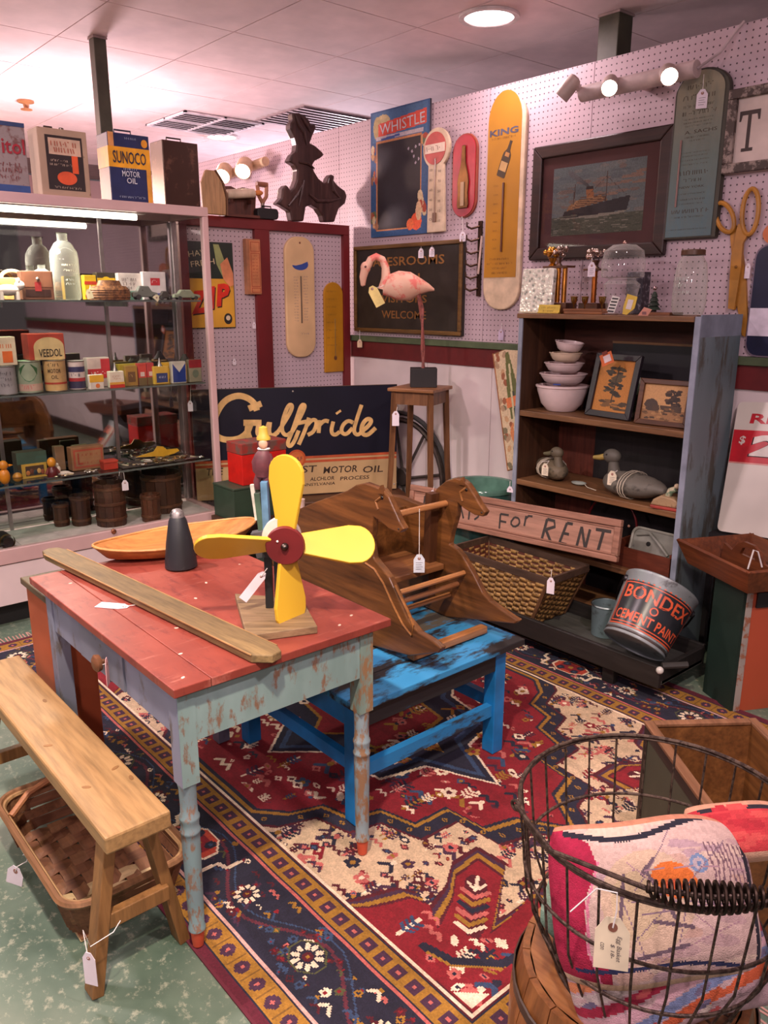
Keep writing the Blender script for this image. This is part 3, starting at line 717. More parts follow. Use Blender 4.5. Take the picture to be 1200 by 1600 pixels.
p=aX(310,622,-3.9); pricetag(None,aX(297,628,-3.9),.026,.05,'price tag hanging inside the showcase in front of the navy sign',face=(1,-.3,0),string=[aX(298,602,-3.9)],ink=False)

# ================================================================== big navy motor oil sign, set aslant
A=Vector((-3.97,2.03,0)); Bq=Vector((-3.486,3.078,0)); dv=(Bq-A).normalized(); nrm=Vector((dv.y,-dv.x,0))
def sg(px,py): 
    p=aP(px,py,A,nrm); return ((p-A).dot(dv),p.z)
zt=sg(600,603)[1]; zb=sg(625,766)[1]; Lx=(Bq-A).length; zt=(sg(345,605)[1]+zt)/2; zb=(zb+sg(287,780)[1])/2
yaw=math.atan2(dv.y,dv.x)
e=E('tin_sign','large navy and cream motor oil sign with flowing cream script','sign',(A.x,A.y,0),(0,0,yaw))
nv=flat((24,24,40),.35,0,.1,5); 
zs=sg(600,706)[1]
B().prism(rect(0,Lx,zb,zt),-.012,0).build('backing',flat((90,70,50)),e)
B().prism(rect(0.002,Lx-.002,zs,zt-.002),-.0135,-.012).build('navy_field',nv,e)
B().prism(rect(0.002,Lx-.002,zb+.002,zs),-.0134,-.012).build('cream_field',worn((206,172,124),(120,78,46),.3,5,rough=.5),e)
om=flat((186,84,48),.5)
for q in (.0,.024): B().prism(rect(.002,Lx-.002,zs-q-.014,zs-q),-.0142,-.0134).build('orange_stripe',om,e)
cs=flat((224,182,118),.5,0,.12,20)
def pen(name,strokes,w,mat,y=-.0145,sm=2,k=None):
    b=B()
    for i,s in enumerate(strokes): addstroke(b,[((sg(p[0],p[1])[0]),sg(p[0],p[1])[1])+((p[2],) if len(p)>2 else ()) for p in s],w,y-i*3e-5,sm)
    return b.build(name,mat,e,kind='stuff' if len(strokes)>1 else None)
g=.034
pen('script_letter',[[(401,641),(397,629),(385,620),(370,617),(352,624),(340,640),(333,660),(336,680),(350,687),(372,686),(386,676),(391,662)],[(380,660),(408,660)],[(388,638),(408,630)],[(388,660),(386,676),(390,686)]],.034,cs)
pen('script_letter',[[(404,660),(401,676),(406,681),(414,676),(420,660)],[(421,659),(419,677),(426,681),(434,674)]],.025,cs)
pen('script_letter',[[(434,674),(446,656),(455,640),(456,632),(450,632),(442,652),(439,672),(446,681),(456,674)]],.0225,cs)
pen('script_letter',[[(456,674),(466,656),(474,640),(476,632),(470,632),(464,650),(455,676),(448,692),(452,698),(459,690),(466,672)],[(458,662),(478,658)]],.0225,cs)
pen('script_letter',[[(482,652),(476,672),(466,694)],[(479,664),(488,654),(495,658),(490,674),(480,679)]],.0225,cs)
pen('script_letter',[[(499,656),(497,676)],[(498,664),(506,656),(513,658)]],.0225,cs)
pen('script_letter',[[(520,658),(516,674),(522,680),(530,674)]],.0225,cs)
pen('script_letter',[[(527,642),(529,645)]],.034,cs)
pen('script_letter',[[(551,660),(543,656),(534,664),(532,675),(540,679),(550,668)],[(564,632),(556,656),(551,674),(558,680),(565,673)]],.0225,cs)
pen('script_letter',[[(565,673),(576,664),(580,656),(573,653),(565,662),(563,675),(572,681),(586,668)]],.025,cs)
lm_=flat((66,48,40),.5)
for tx,pa,pb,py,hh in (('FINEST',428,494,735,.040),('MOTOR',505,558,734,.040),('OIL',566,598,733,.040),('ALCHLOR',484,522,748,.022),('PROCESS',531,576,747,.022),('PENNSYLVANIA',464,523,757.5,.017),('THE',322,348,737,.040)):
    xa,z=sg(pa,py); xb,_=sg(pb,py); b=B(); addtext(b,tx,(xa+xb)/2,z,xb-xa,hh,-.0142,0,.15,.012); b.build('lettering',lm_,e)
x,z=sg(463,716); B().prism(ell(x,z,.052,.052),-.016,-.0134).build('round_emblem',flat((190,84,44),.4),e)
B().prism(ell(x,z,.041,.041),-.017,-.016).build('emblem_ring',flat((206,110,60),.4),e)
b=B(); addtext(b,'GULF',x,z,.062,.022,-.0173,0,0,.01); b.build('emblem_lettering',flat((80,60,60)),e)
for px,py in ((457,611),(622,615),(622,755)):
    x,z=sg(px,py); B().ball((min(x,Lx-.015),-.014,z),.005,.003,.005,8,5).build('nail_head',flat((180,170,160)),e)
# low wooden bench that the sign stands on
wd=wood((66,40,26),(112,70,44),'x',5,.5)
zb2=zb-.006
e=E('wooden_bench','low dark wooden bench under the navy motor oil sign','bench',(A.x,A.y,0),(0,0,yaw))
B().box(.12,Lx+.03,-.17,.04,zb2-.045,zb2).build('bench_top',wd,e,bev=.006)
for x in (.16,Lx-.02): B().box(x,x+.035,-.16,.03,0,zb2-.045).build('leg',wd,e)
B().box(.195,Lx-.02,-.14,-.11,zb2-.16,zb2-.045).build('front_apron',wood((40,24,18),(70,42,28),'x',5,.5),e)
# red box on a green box
def lidbox(name,label,cat,loc,rz,sx,sy,sz,mat,lidm,lidh=.03,latch=None,group=None):
    e=E(name,label,cat,loc,(0,0,rz),group)
    B().box(-sx/2,sx/2,-sy/2,sy/2,0,sz-lidh).build('body',mat,e,bev=.002)
    B().box(-sx/2-.002,sx/2+.002,-sy/2-.002,sy/2+.002,sz-lidh+.001,sz).build('lid',lidm,e,bev=.003)
    if latch: B().box(-.012,.012,-sy/2-.006,-sy/2-.001,sz-lidh-.015,sz-lidh+.012).build('latch',metal(latch),e)
    return e
Xg=-3.42; p=aX(392,802,Xg); q=aX(392,752,Xg); wg=(aX(432,770,Xg)-aX(352,770,Xg)).length
zg=max(p.z,.0); E_=lidbox('metal_box','dark green metal box beneath the red box, beside the showcase','box',(Xg,p.y,zg),HALF,wg,.2,q.z-zg,flat((40,58,44),.5),flat((46,60,46),.45),.012,(120,110,90))
hb=E('wooden_stand','plain dark wooden stand carrying the green metal box','stand',(Xg,p.y,0),(0,0,HALF))
B().box(-wg/2-.02,wg/2+.02,-.1,.1,zg-.03,zg).build('stand_top',wood((50,30,22),(84,54,36),'x',5),hb,bev=.003)
for sx in (-1,1):
    for sy in (-1,1): B().box(sx*(wg/2-.01)-.015,sx*(wg/2-.01)+.015,sy*.08-.015,sy*.08+.015,RZ,zg-.03).build('leg',wood((50,30,22),(84,54,36),'z',5),hb)
r0=aX(403,752,Xg); r1=aX(403,687,Xg); wr=(aX(437,720,Xg)-aX(369,720,Xg)).length
lidbox('metal_box','bright red metal box with a faded lid on the green box','box',(Xg,r0.y,q.z+.001),HALF,wr,.14,r1.z-q.z,flat((186,28,22),.4),worn((140,44,36),(96,66,58),.5,8),.055,(150,60,50))

# ================================================================== glass showcase
XS=-3.65; XB=-4.02; YS0,YS1=.25,2.015; ZT=1.862; ZD=.355
alm=flat((196,164,162),.35,0,.06,4); alm2=metal((190,178,178),.35,.08)
e=E('glass_showcase','tall glass showcase with pinkish aluminium frame full of small collectibles','showcase',(XS,(YS0+YS1)/2,0))
ox,oy=XS,(YS0+YS1)/2
def cb(x0,x1,y0,y1,z0,z1): return B().box(x0-ox,x1-ox,y0-oy,y1-oy,z0,z1)
cb(XB+.02,XS-.08,YS0+.05,YS1-.05,0,.11).build('toe_kick',flat((22,20,22)),e)
cb(XB,XS-.005,YS0,YS1,.11,ZD-.06).build('base_panel',flat((212,196,196),.5,0,.05,4),e,bev=.002)
cb(XB,XS-.02,YS0+.01,YS1-.01,ZD-.06,ZD).build('display_deck',flat((196,190,186),.6),e)
for nm,a in (('bottom_rail',(XS-.035,XS,YS0,YS1,ZD-.055,ZD+.012)),('top_rail',(XS-.035,XS,YS0,YS1,ZT-.045,ZT-.002)),('end_rail',(XB,XS-.035,YS1-.03,YS1,ZD-.055,ZD+.012)),('end_rail',(XB,XS-.035,YS1-.03,YS1,ZT-.045,ZT-.002)),('rear_rail',(XB,XB+.03,YS0,YS1-.03,ZT-.045,ZT-.002))):
    cb(*a).build(nm,alm,e,bev=.003)
for nm,x0,y0 in (('corner_post',XS-.032,YS1-.032),('corner_post',XS-.032,YS0),('corner_post',XB,YS1-.03),('corner_post',XB,YS0)):
    cb(x0,x0+.032,y0,y0+.032,ZD+.012,ZT-.045).build(nm,alm if y0>1 and x0>-3.9 else alm2,e,bev=.004)
cb(XB,XS-.03,YS0,YS1,ZT-.014,ZT).build('top_panel',flat((190,160,158),.5),e)
cb(XS-.014,XS-.009,YS0+.03,YS1-.032,ZD+.012,ZT-.045).build('front_glass',glass((246,247,245),.01),e)
cb(XB+.03,XS-.032,YS1-.014,YS1-.009,ZD+.012,ZT-.045).build('end_glass',glass((240,240,238),.01),e)
cb(XB+.004,XB+.009,YS0+.03,YS1-.03,ZD+.012,ZT-.045).build('mirror_back',mirror(),e)
ZSH=(1.432,1.032,.64)
for z,d in zip(ZSH,(.05,.045,.04)):
    cb(XB+.012,XS-d,YS0+.04,YS1-.04,z-.008,z).build('glass_shelf',glass((206,222,214),.02,'sh'),e)
    cb(XS-d+.0005,XS-d+.003,YS0+.04,YS1-.04,z-.008,z).build('shelf_edge',flat((96,104,100),.2),e)
    for y in (1.06,1.62): cb(XB+.01,XS-.1,y,y+.006,z-.03,z-.0085).build('shelf_bracket',alm2,e)
for y in (1.06,1.62): cb(XB+.009,XB+.017,y-.005,y+.011,ZD,ZT-.05).build('shelf_standard',alm2,e)
B().tube([(XS-.055-ox,YS0+.06-oy,ZT-.064),(XS-.055-ox,YS1-.34-oy,ZT-.064)],.013,12).build('lamp_tube',glow((255,250,236),7),e)
cb(XS-.075,XS-.036,YS0+.05,YS1-.3,ZT-.05,ZT-.0145).build('lamp_housing',flat((200,190,186),.4),e)
p=aX(177,830,XS); B().lathe([(.012,0),(.012,.008),(.008,.01)],14,Matrix.Translation((p.x-ox,p.y-oy,p.z))@Euler((0,HALF,0)).to_matrix().to_4x4()).build('lock',metal((190,130,100)),e)
lamp('AREA','case_tube_lamp',(XS-.09,1.1,ZT-.07),26,(1,.93,.82),.25,(XS-.2,1.1,0))

# --- builders of the small goods
def shade(c): return c if hasattr(c,'users') else flat(c,.45)
def tin(name,label,cat,l,t,r,b,X,base,body,dep=.05,panels=(),texts=(),scribs=(),cap=None,cf=None,group=None,rz=0,lid=None,handle=None):
    y0,y1,z0,z1=dbox(l,t,r,b,X); w=(y1-y0)/2; h=z1-(base if base is not None else z0); zb=base if base is not None else z0
    if base is not None: h=z1-z0
    e=E(name,label,cat,(X,(y0+y1)/2,zb+.0006),(0,0,HALF+rz),group)
    B().box(-w,w,0,dep,0,h).build('body',shade(body),e,bev=min(.003,w*.1))
    for i,(nm,x0,x1,a,c,col) in enumerate(panels):
        pl=rect(x0*w,x1*w,a*h,c*h) if nm!='disc' else ell((x0+x1)/2*w,(a+c)/2*h,(x1-x0)/2*w,(c-a)/2*h)
        B().prism(pl,-.0012-.0006*i,-.0002).build('label_disc' if nm=='disc' else nm,shade(col),e)
    y=-.0012-.0006*len(panels)-.0006
    for i,(tx,cx,cz,ww,hh,col) in enumerate(texts):
        q=B(); addtext(q,tx,cx*w,cz*h,ww*w,hh*h,y,0,0,.012); q.build('lettering',shade(col),e)
    if scribs:
        q=B()
        for cx,cz,ww,hh in scribs[1]: addscrib(q,cx*w,cz*h,ww*w,hh*h,y)
        q.build('small_print',shade(scribs[0]),e,kind='stuff')
    if lid is not None: B().box(-w-.001,w+.001,-.001,dep+.001,h,h+.012).build('lid',shade(lid),e,bev=.002)
    if cap=='screw': B().lathe([(.011,h),(.011,h+.014),(.009,h+.016)],14,cx=cf or 0,cy=dep/2).build('cap',metal((120,110,100)),e)
    if cap=='spout': B().lathe([(.014,h),(.006,h+.02),(.003,h+.04)],12,cx=cf or 0,cy=dep/2).build('spout',metal((170,165,160)),e)
    if cap=='cone': B().lathe([(w*.8,h),(w*.3,h+.03),(w*.25,h+.04)],14,cx=0,cy=dep/2).build('cone_top',flat((50,44,40)),e)
    if handle: B().tube([(-w*.4,dep/2,h),(-w*.4,dep/2,h+.022),(w*.4,dep/2,h+.022),(w*.4,dep/2,h)],.004,6).build('handle',shade(handle),e)
    return e,w,h
def roundcan(name,label,cat,l,t,r,b,X,base,body,bands=(),texts=(),scribs=(),rim=(150,146,140),lid=None,group=None):
    y0,y1,z0,z1=dbox(l,t,r,b,X); rr=(y1-y0)/2*.93; h=z1-z0
    e=E(name,label,cat,(X-rr,(y0+y1)/2,base+.0006),(0,0,HALF-.35),group)
    B().lathe([(rr,0),(rr,h)],28).build('body',shade(body),e)
    for z in (0,h-.005): B().lathe([(rr,z),(rr+.0018,z+.001),(rr+.0018,z+.004),(rr,z+.005)],28,cap=False).build('rim',metal(rim),e)
    for a,c,col in bands: B().lathe([(rr+.0007,a*h),(rr+.0007,c*h)],28,cap=False).build('label_band',shade(col),e)
    def wrap(q): a=q[0]/rr; k=rr-q[1]-.0; return (k*math.sin(a),-k*math.cos(a),q[2])
    for tx,cx,cz,ww,hh,col in texts:
        q=B(); addtext(q,tx,cx*rr,cz*h,ww*rr,hh*h,-.0014,0,0,.012,wrap); q.build('lettering',shade(col),e)
    if scribs:
        q=B()
        for cx,cz,ww,hh in scribs[1]: addscrib(q,cx*rr,cz*h,ww*rr,hh*h,-.0014,wrap)
        q.build('small_print',shade(scribs[0]),e,kind='stuff')
    if lid: B().lathe([(rr*.9,h),(rr*.9,h+.006),(rr*.3,h+.008)],24).build('lid',shade(lid),e)
    return e,rr,h
# --- oil cans on top of the showcase
Xc=-3.705
e,w,h=tin('oil_can','worn grey and red oil can with a blue foot band, cut by the frame edge','oil can',-30,186,42,297,Xc,ZT,worn((146,134,132),(110,76,72),.45,6),.11,
  (('blue_band',-1,1,0,.11,(52,78,130)),('blue_band',-1,1,.94,1,(52,70,110))),(('itol',.42,.66,1.0,.22,(150,40,52)),),((120,60,60),((0,.4,1.6,.06),(0,.32,1.6,.06),(0,.22,1.4,.05))))
e,w,h=tin('oil_can','tan motor oil can with black panel and orange poured oil drawing','oil can',62,199,138,304,Xc,ZT,worn((176,150,126),(120,90,70),.35,7),.12,
  (('black_panel',-.72,.78,.1,.9,(48,38,38)),('title_cloud',-.6,.7,.62,.86,(206,176,150)),('oil_pour',.3,.55,.36,.62,(222,90,48)),('disc',-.35,.45,.18,.38,(216,88,50))),
  (),((170,90,70),((.05,.78,1.1,.07),(.05,.69,.9,.07))),'screw',.02)
b=B(); addscrib(b,-.2*w,.53*h,.7*w,.03*h,-.0045); addscrib(b,-.15*w,.47*h,.9*w,.03*h,-.0045); addscrib(b,.05*w,.135*h,1.1*w,.03*h,-.0045); b.build('small_print',flat((190,170,150)),e,kind='stuff')
B().tube([(-w*.5,.06,h),(-w*.5,.06,h+.012),(-w*.2,.06,h+.012),(-w*.2,.06,h)],.006,6).build('handle',flat((60,50,46)),e)
e,w,h=tin('oil_can','navy and yellow motor oil can between the tan can and brown can','oil can',171,207,235,313,Xc,ZT,flat((34,42,86),.4),.12,
  (('yellow_band',-1.005,.999,.5,.8,(232,162,34)),('orange_strip',-.98,-.72,.8,1,(214,150,90)),('orange_strip',.78,1.0,0,.5,(222,156,60)),('disc',.6,.9,.82,.94,(226,150,40))),
  (('SUNOCO',-.02,.65,1.6,.18,(42,40,60)),('MOTOR',.0,.415,.86,.085,(206,206,216)),('OIL',.02,.315,.5,.085,(206,206,216))),((170,180,200),((.05,.485,.8,.03),(0,.07,1.3,.03),(.1,.93,.6,.03))),None,None,None,0,None,(60,62,80))
B().box(-w-.0012,-w,-.0,.12,.5*h,.8*h).build('yellow_side',flat((226,178,24),.4),e)
e,w,h=tin('oil_can','plain dark brown metal can with wire handle at the showcase corner','oil can',256,219,311,320,Xc-.01,ZT,worn((72,48,40),(104,72,60),.42,5,rough=.3,metal=.4),.13,(),(),(),None,None,None,0,None,(54,44,42))
# --- top shelf
Z=ZSH[0]
p=aX(14,469,-3.74)
e=E('figurine','small white china dog figurine at the shelf end','figurine',(p.x,p.y,Z+.0005),(0,0,HALF))
cm=flat((222,210,196),.2)
b=B(); b.ball((0,0,.04),.05,.025,.024); b.ball((.05,0,.06),.022,.018,.02); b.ball((-.05,0,.055),.012,.01,.03); b.build('body',cm,e)
for x in (-.03,.035):
    for y in (-.012,.012): B().tube([(x,y,.035),(x,y,.0)],.009,8).build('leg',cm,e)
for y in (-.012,.012): B().ball((.045,y,.08),.006,.005,.012,8,6).build('ear',cm,e)
e,w,h=tin('basket','tan hinged box with a raised arch handle behind the figurine','box',-8,405,50,440,-3.9,Z,wood((160,104,56),(200,150,90),'x',8),.08); 
B().tube([(-w*.6,.03,h)]+[(w*.6*math.cos(R(a)),.03,h+.03*math.sin(R(a))) for a in range(160,10,-15)]+[(w*.6,.03,h)],.008,8).build('handle',flat((214,190,150)),e); e.name='hinged_box'
e,w,h=tin('purse','brown leather purse with a red flap tab','purse',34,424,84,469,-3.76,Z,flat((108,68,50),.5,0,.25),.05,(('flap',-.9,.9,.45,.98,(132,84,62)),('opening',-.8,.75,.12,.36,(60,34,28)),('red_tab',-.2,.2,.3,.62,(150,44,44))))
B().ball((0,-.006,h*.72),.008,.004,.008,8,6).build('clasp',metal((200,190,180)),e)
def bottle(name,label,l,t,r,b,X,base,prof,col=(214,214,190),rough=.05,cork=None,group=None,n=24,sol=.003,cat='bottle'):
    """prof: (radius fraction, height fraction)"""
    y0,y1,z0,z1=dbox(l,t,r,b,X); rr=(y1-y0)/2*.96; h=z1-z0
    e=E(name,label,cat,(X-rr,(y0+y1)/2,base+.0006),(0,0,HALF),group)
    B().lathe([(.001,.001)]+[(p*rr,q*h) for p,q in prof],n,cap=False).build('glass_body',glass(col,rough,'b'),e)
    B().lathe([(prof[-1][0]*rr,h*.985),(prof[-1][0]*rr*1.12,h*.985),(prof[-1][0]*rr*1.12,h),(prof[-1][0]*rr,h)],n,cap=False).build('lip',glass(dk(col,.8),.1,'lip'),e)
    return e,rr,h
bp=((.9,0),(1,.03),(1,.62),(.95,.72),(.62,.84),(.36,.88),(.36,.98),(.4,1))
e,rr,h=bottle('glass_bottle','large clear glass bottle with embossed lettering, wrapped at the shoulder',86,362,131,468,-3.78,Z,bp,(246,244,232))
b=B(); _w=lambda q:(q[0],-math.sqrt(max(rr*rr-q[0]**2,1e-6))-.001,q[2])
for k,z in enumerate((.52,.44,.3,.24)): addscrib(b,0,z*h,rr*(1.0-.1*k),.03*h,0,_w)
b.build('embossing',flat((230,224,196),.2),e,kind='stuff')
bottle('glass_bottle','smaller clear glass flask just behind the large wrapped bottle',52,382,86,438,-3.885,Z,bp,(242,242,236))
e,w,h=tin('tin_box','yellow spice tin with red stripes beside the glass bottle','tin',131,413,150,452,-3.86,Z,(214,176,40),.04,(('red_stripe',-1,1,.62,.75,(190,60,40)),('red_stripe',-1,1,.1,.2,(190,60,40)))) 
e,w,h=tin('tin_box','yellow tin printed with a golden flower disc','tin',151,412,180,455,-3.86,Z,(60,52,40),.05,(('yellow_face',-.95,.95,.05,.8,(222,176,30)),('disc',-.6,.6,.35,.85,(236,196,40)),('disc',-.18,.18,.55,.7,(214,110,30))))
e,w,h=tin('tin_box','white and mint green tobacco tin','tin',184,414,221,456,-3.82,Z,(226,214,206),.03,(('mint_band',-1,1,0,.34,(118,170,150)),),(),((110,90,90),((0,.75,1.3,.12),(0,.6,1.2,.12),(0,.45,1,.1))))
e,w,h=tin('tin_box','white tin with a red tilted label, right of the mint tin','tin',223,414,259,458,-3.80,Z,(224,214,214),.03,(('red_label',-.35,.45,.52,.78,(200,50,60)),('blue_band',-.4,1,.12,.24,(80,90,160))),(),((240,220,220),((.05,.65,.6,.1),)))
y0,y1,z0,z1=dbox(140,438,205,469,-3.72)
e=E('lidded_basket','small woven brown basket with a stepped lid','basket',(-3.735,(y0+y1)/2,Z+.0006),(0,0,HALF)); w=(y1-y0)/2; h=z1-z0
wk=worn((140,92,54),(90,54,30),.5,30)
B().lathe([(w*.95,0),(w,.3*h),(w*.96,.5*h)],24,sy=.55).build('bowl',wk,e); B().lathe([(w*1.0,.5*h),(w*.8,.7*h),(w*.6,.72*h),(w*.5,.98*h),(w*.2,h)],24,sy=.55).build('lid',worn((156,106,64),(100,62,36),.5,30),e)
for k in range(3): B().lathe([(w*(.97+.01*k),.1*h+k*.13*h),(w*1.015,.14*h+k*.13*h),(w*(.97+.01*k),.18*h+k*.13*h)],24,sy=.55,cap=False).build('coil',wk,e)
pricetag(None,aX(138,454,-3.69),.028,.036,'cream price tag leaning in front of the lidded woven basket',face=(1,-.2,0),string=[aX(141,446,-3.70)],tilt=-12,ink=False,mat=flat((232,224,180)))
def toy(name,label,l,t,r,b,X,base,col,wheels=True):
    y0,y1,z0,z1=dbox(l,t,r,b,X); w=(y1-y0)/2; h=z1-z0
    e=E(name,label,'toy',(X,(y0+y1)/2,base+.0006),(0,0,HALF)); m=worn(col,dk(col,.6),.4,20,rough=.4)
    B().prism([(-w,.2*h),(w,.2*h),(w*.95,.5*h),(w*.5,.6*h),(w*.25,h),(-w*.45,h),(-w*.7,.6*h),(-w,.55*h)],-.014,.014).build('body',m,e,bev=.005)
    for x in (-.6,.6):
        for y in (-.017,.017): B().lathe([(.18*h,-.004),(.2*h,0),(.18*h,.004)],14,Matrix.Translation((x*w,y,.2*h))@Euler((HALF,0,0)).to_matrix().to_4x4()).build('wheel',flat((60,56,56)),e)
    return e
toy('toy_car','grey cast metal toy car on the top shelf',206,446,246,468,-3.73,Z,(120,124,116))
toy('toy_truck','small pale green cast toy truck at the shelf end',270,452,312,468,-3.73,Z,(150,160,136))
toy('toy_car','small dark cast toy car between the two larger toys',246,450,268,464,-3.80,Z,(74,66,62))
pricetag(None,aX(246,463,-3.69),.03,.02,'cream price tag lying at the front edge of the top shelf',face=(1,0,0),string=[aX(243,460,-3.7)],tilt=40,ink=False,mat=flat((232,224,190)))
# --- second shelf
Z=ZSH[1]
e1,r1,h1=roundcan('round_can','silver grey round oil can at the left end of the middle shelf','can',-6,566,31,612,-3.71,Z,(150,146,146),(),(),((80,74,80),((0,.75,1.5,.12),(0,.55,1.4,.1),(0,.35,1.5,.1))))
tin('tin_box','cream and orange tin stacked on the silver round can','tin',-10,520,25,565,-3.72,Z+h1+.002,(220,204,170),.06,(('orange_blob',-.3,.6,.1,.5,(222,110,50)),),(),((210,110,60),((.2,.68,1.2,.14),)))
e2,r2,h2=roundcan('round_can','pale green round oil can with a dark green shield','can',31,562,72,613,-3.71,Z,(150,164,136),((.08,.3,(190,160,140)),),(),((196,120,110),((.0,.2,1.3,.12),)))
w_=lambda q:(( r2-q[1])*math.sin(q[0]/r2),-(r2-q[1])*math.cos(q[0]/r2),q[2])
b=B(); b.add([w_((x,-.0016,z)) for x,z in [(-.75*r2,.78*h2),(-.7*r2,.6*h2),(-.35*r2,.42*h2),(0,.36*h2),(.35*r2,.42*h2),(.7*r2,.6*h2),(.75*r2,.78*h2),(.3*r2,.9*h2),(-.3*r2,.9*h2)]],[tuple(range(9))]); b.build('shield_print',flat((52,96,54)),e2)
e3,r3,h3=roundcan('round_can','tan round MOTOR OIL can beside the green can'.replace('MOTOR OIL ','oil '),'can',73,562,110,612,-3.71,Z,(196,160,104),((.0,.03,(150,120,80)),(.24,.3,(170,60,40))),(('MOTOR',0,.66,1.15,.13,(80,56,34)),('OIL',0,.47,.6,.12,(80,56,34))),((80,56,34),((0,.85,1.2,.1),)))
tin('tin_box','large red and cream tin lying across the green and tan cans','tin',44,519,101,560,-3.73,Z+max(h2,h3)+.002,(172,62,44),.09,(('cream_arch',-.72,.94,0,.5,(212,186,130)),('disc',-.72,.94,.1,.86,(212,186,130))),(('VEEDOL',.16,.26,1.28,.3,(44,36,30)),))
roundcan('round_can','navy white and red round can','can',110,556,137,602,-3.72,Z,(214,196,190),((.62,.8,(50,48,90)),(.3,.42,(170,40,44)),(.06,.3,(46,42,70))),(),((70,60,90),((0,.52,1.2,.1),)))
tin('carton','red and white striped carton','carton',137,556,172,602,-3.80,Z,(214,190,180),.05,(('red_stripe',-1,1,.3,.62,(196,44,50)),('red_stripe',.2,1,.62,.95,(200,50,56))),(),((240,220,210),((0,.46,1.4,.12),)))
e,w,h=tin('small_carton','small white and yellow carton in front of the striped carton','carton',140,583,162,606,-3.70,Z,(226,214,200),.03,(('yellow_band',-1,1,.5,.98,(224,170,40)),('disc',-.2,.4,.1,.4,(222,120,60))))
e,w,h=tin('squeeze_tin','white oiler tin with red base and pointed spout','tin',171,577,194,603,-3.71,Z,(222,208,186),.03,(('red_base',-1.01,1.01,0,.2,(200,50,34)),('yellow_base',-1.01,1.01,.2,.34,(222,160,60))),(),((180,80,60),((0,.7,1.1,.1),(0,.55,1.1,.1))),'spout')
tin('tin_box','tall olive yellow tin behind the oiler','tin',184,541,219,570,-3.92,Z,(186,156,40),.05,(('yellow_face',.4,1,.1,.95,(222,190,80)),))
tin('tin_box','brown and mustard tin right of the oiler','tin',196,568,215,600,-3.74,Z,(168,126,52),.03,(('dark_label',-.6,.6,.2,.7,(110,74,40)),),(),((210,180,110),((0,.5,.9,.12),)))
for i,(l,r,c,lb) in enumerate(((216,229,(206,70,56),'coral red small tin, left one of a pair'),(230,241,(190,60,60),'darker red small tin, right one of a pair'))): tin('tin_box',lb,'tin',l,566,r,600,-3.75,Z,c,.03,(('olive_foot',-1.01,1.01,0,.34,(110,90,50)),('pale_spot',-.5,.5,.4,.6,(222,196,186))))
bottle('glass_jar','small clear jar with a silver lid behind the red tins',219,546,240,566,-3.92,Z+.05,((.8,0),(1,.05),(1,.7),(.7,.85),(.7,1)),(220,214,208),cat='jar')
e,w,h=tin('oiler_tin','yellow tin with dark blue label and bent spout','tin',241,574,264,602,-3.73,Z,(212,170,60),.03,(('blue_label',-.7,.8,.1,.62,(44,58,110)),),(),((190,190,210),((.05,.4,1.0,.12),)),'spout')
e,w,h=tin('tin_box','blue and white tin with a pointed chevron','tin',269,566,291,600,-3.72,Z,(206,200,186),.03,(('blue_field',-.9,.9,.05,.5,(36,58,132)),))
B().prism([(-.9*w,.5*h),(.9*w,.5*h),(.9*w,.9*h),(0,.5*h),(-.9*w,.9*h)],-.003,-.0015).build('chevron',flat((36,58,132)),e)
tin('tin_box','grey green tin with dark red top, end of the middle shelf','tin',296,565,315,600,-3.72,Z,(146,140,116),.03,(('red_top',-1.01,1.01,.64,1,(150,40,48)),('disc',-.5,.5,.2,.56,(110,120,100))))
tin('tin_box','cream tin with a black cone top behind the chevron tin','tin',280,562,303,590,-3.85,Z,(206,170,110),.03,(),(),(),'cone')
tin('tin_box','flat yellow tin at the back of the middle shelf','tin',249,545,280,572,-3.93,Z,(222,172,36),.03,(),(),((130,90,30),((0,.7,1.5,.14),)))
# --- third shelf
Z=ZSH[2]
p=aX(8,752,-3.73); e=E('figurine','orange plastic bird figurine at the frame edge','figurine',(p.x,p.y,Z+.0006),(0,0,HALF)); om=flat((226,140,30),.35)
b=B(); b.ball((0,0,.037),.024,.02,.036); b.ball((0,0,.087),.02,.018,.022); b.build('body',om,e); B().lathe([(.007,0),(.001,.018)],8,Matrix.Translation((.02,-.005,.085))@Euler((0,HALF,0)).to_matrix().to_4x4()).build('beak',om,e)
p=aX(27,742,-3.75); e=E('ball','small mustard ball beside the orange figurine','ball',(p.x,p.y,Z+.0006)); B().ball((0,0,.022),.022,n=16,m=10).build('ball_body',flat((186,130,40),.4),e); B().lathe([(.0224,.019),(.0227,.022),(.0224,.025)],18,cap=False).build('seam',flat((120,80,30)),e)
e,w,h=tin('litho_tin','lithographed tin box with green lid and yellow picture','tin',26,699,73,740,-3.80,Z,(60,56,40),.07,(('green_lid',-1.01,1.01,.55,1,(66,90,76)),('yellow_border',-.75,.95,.0,.55,(200,164,70)),('picture',-.5,.75,.08,.46,(80,60,46))))
for k,c in enumerate(((190,120,60),(110,60,40),(40,50,60),(200,160,90),(150,80,50))): B().ball((-.35*w+k*.25*w,-.003,h*(.2+.05*(k%2))),.009,.0012,.012,8,5).build('painted_figure',flat(c),e)
p=aX(82,739,-3.74); e=E('figurine','standing figurine with orange head and dark red body','figurine',(p.x,p.y,Z+.0006),(0,0,HALF))
B().lathe([(.022,0),(.026,.02),(.02,.045),(.01,.055)],16).build('body',flat((96,34,34),.3),e); B().ball((0,0,.072),.02,.02,.024).build('head',flat((226,150,40),.3),e)
for s in (-1,1): B().tube([(s*.016,0,.045),(s*.03,-.005,.02)],.006,6).build('arm',flat((120,44,40)),e)
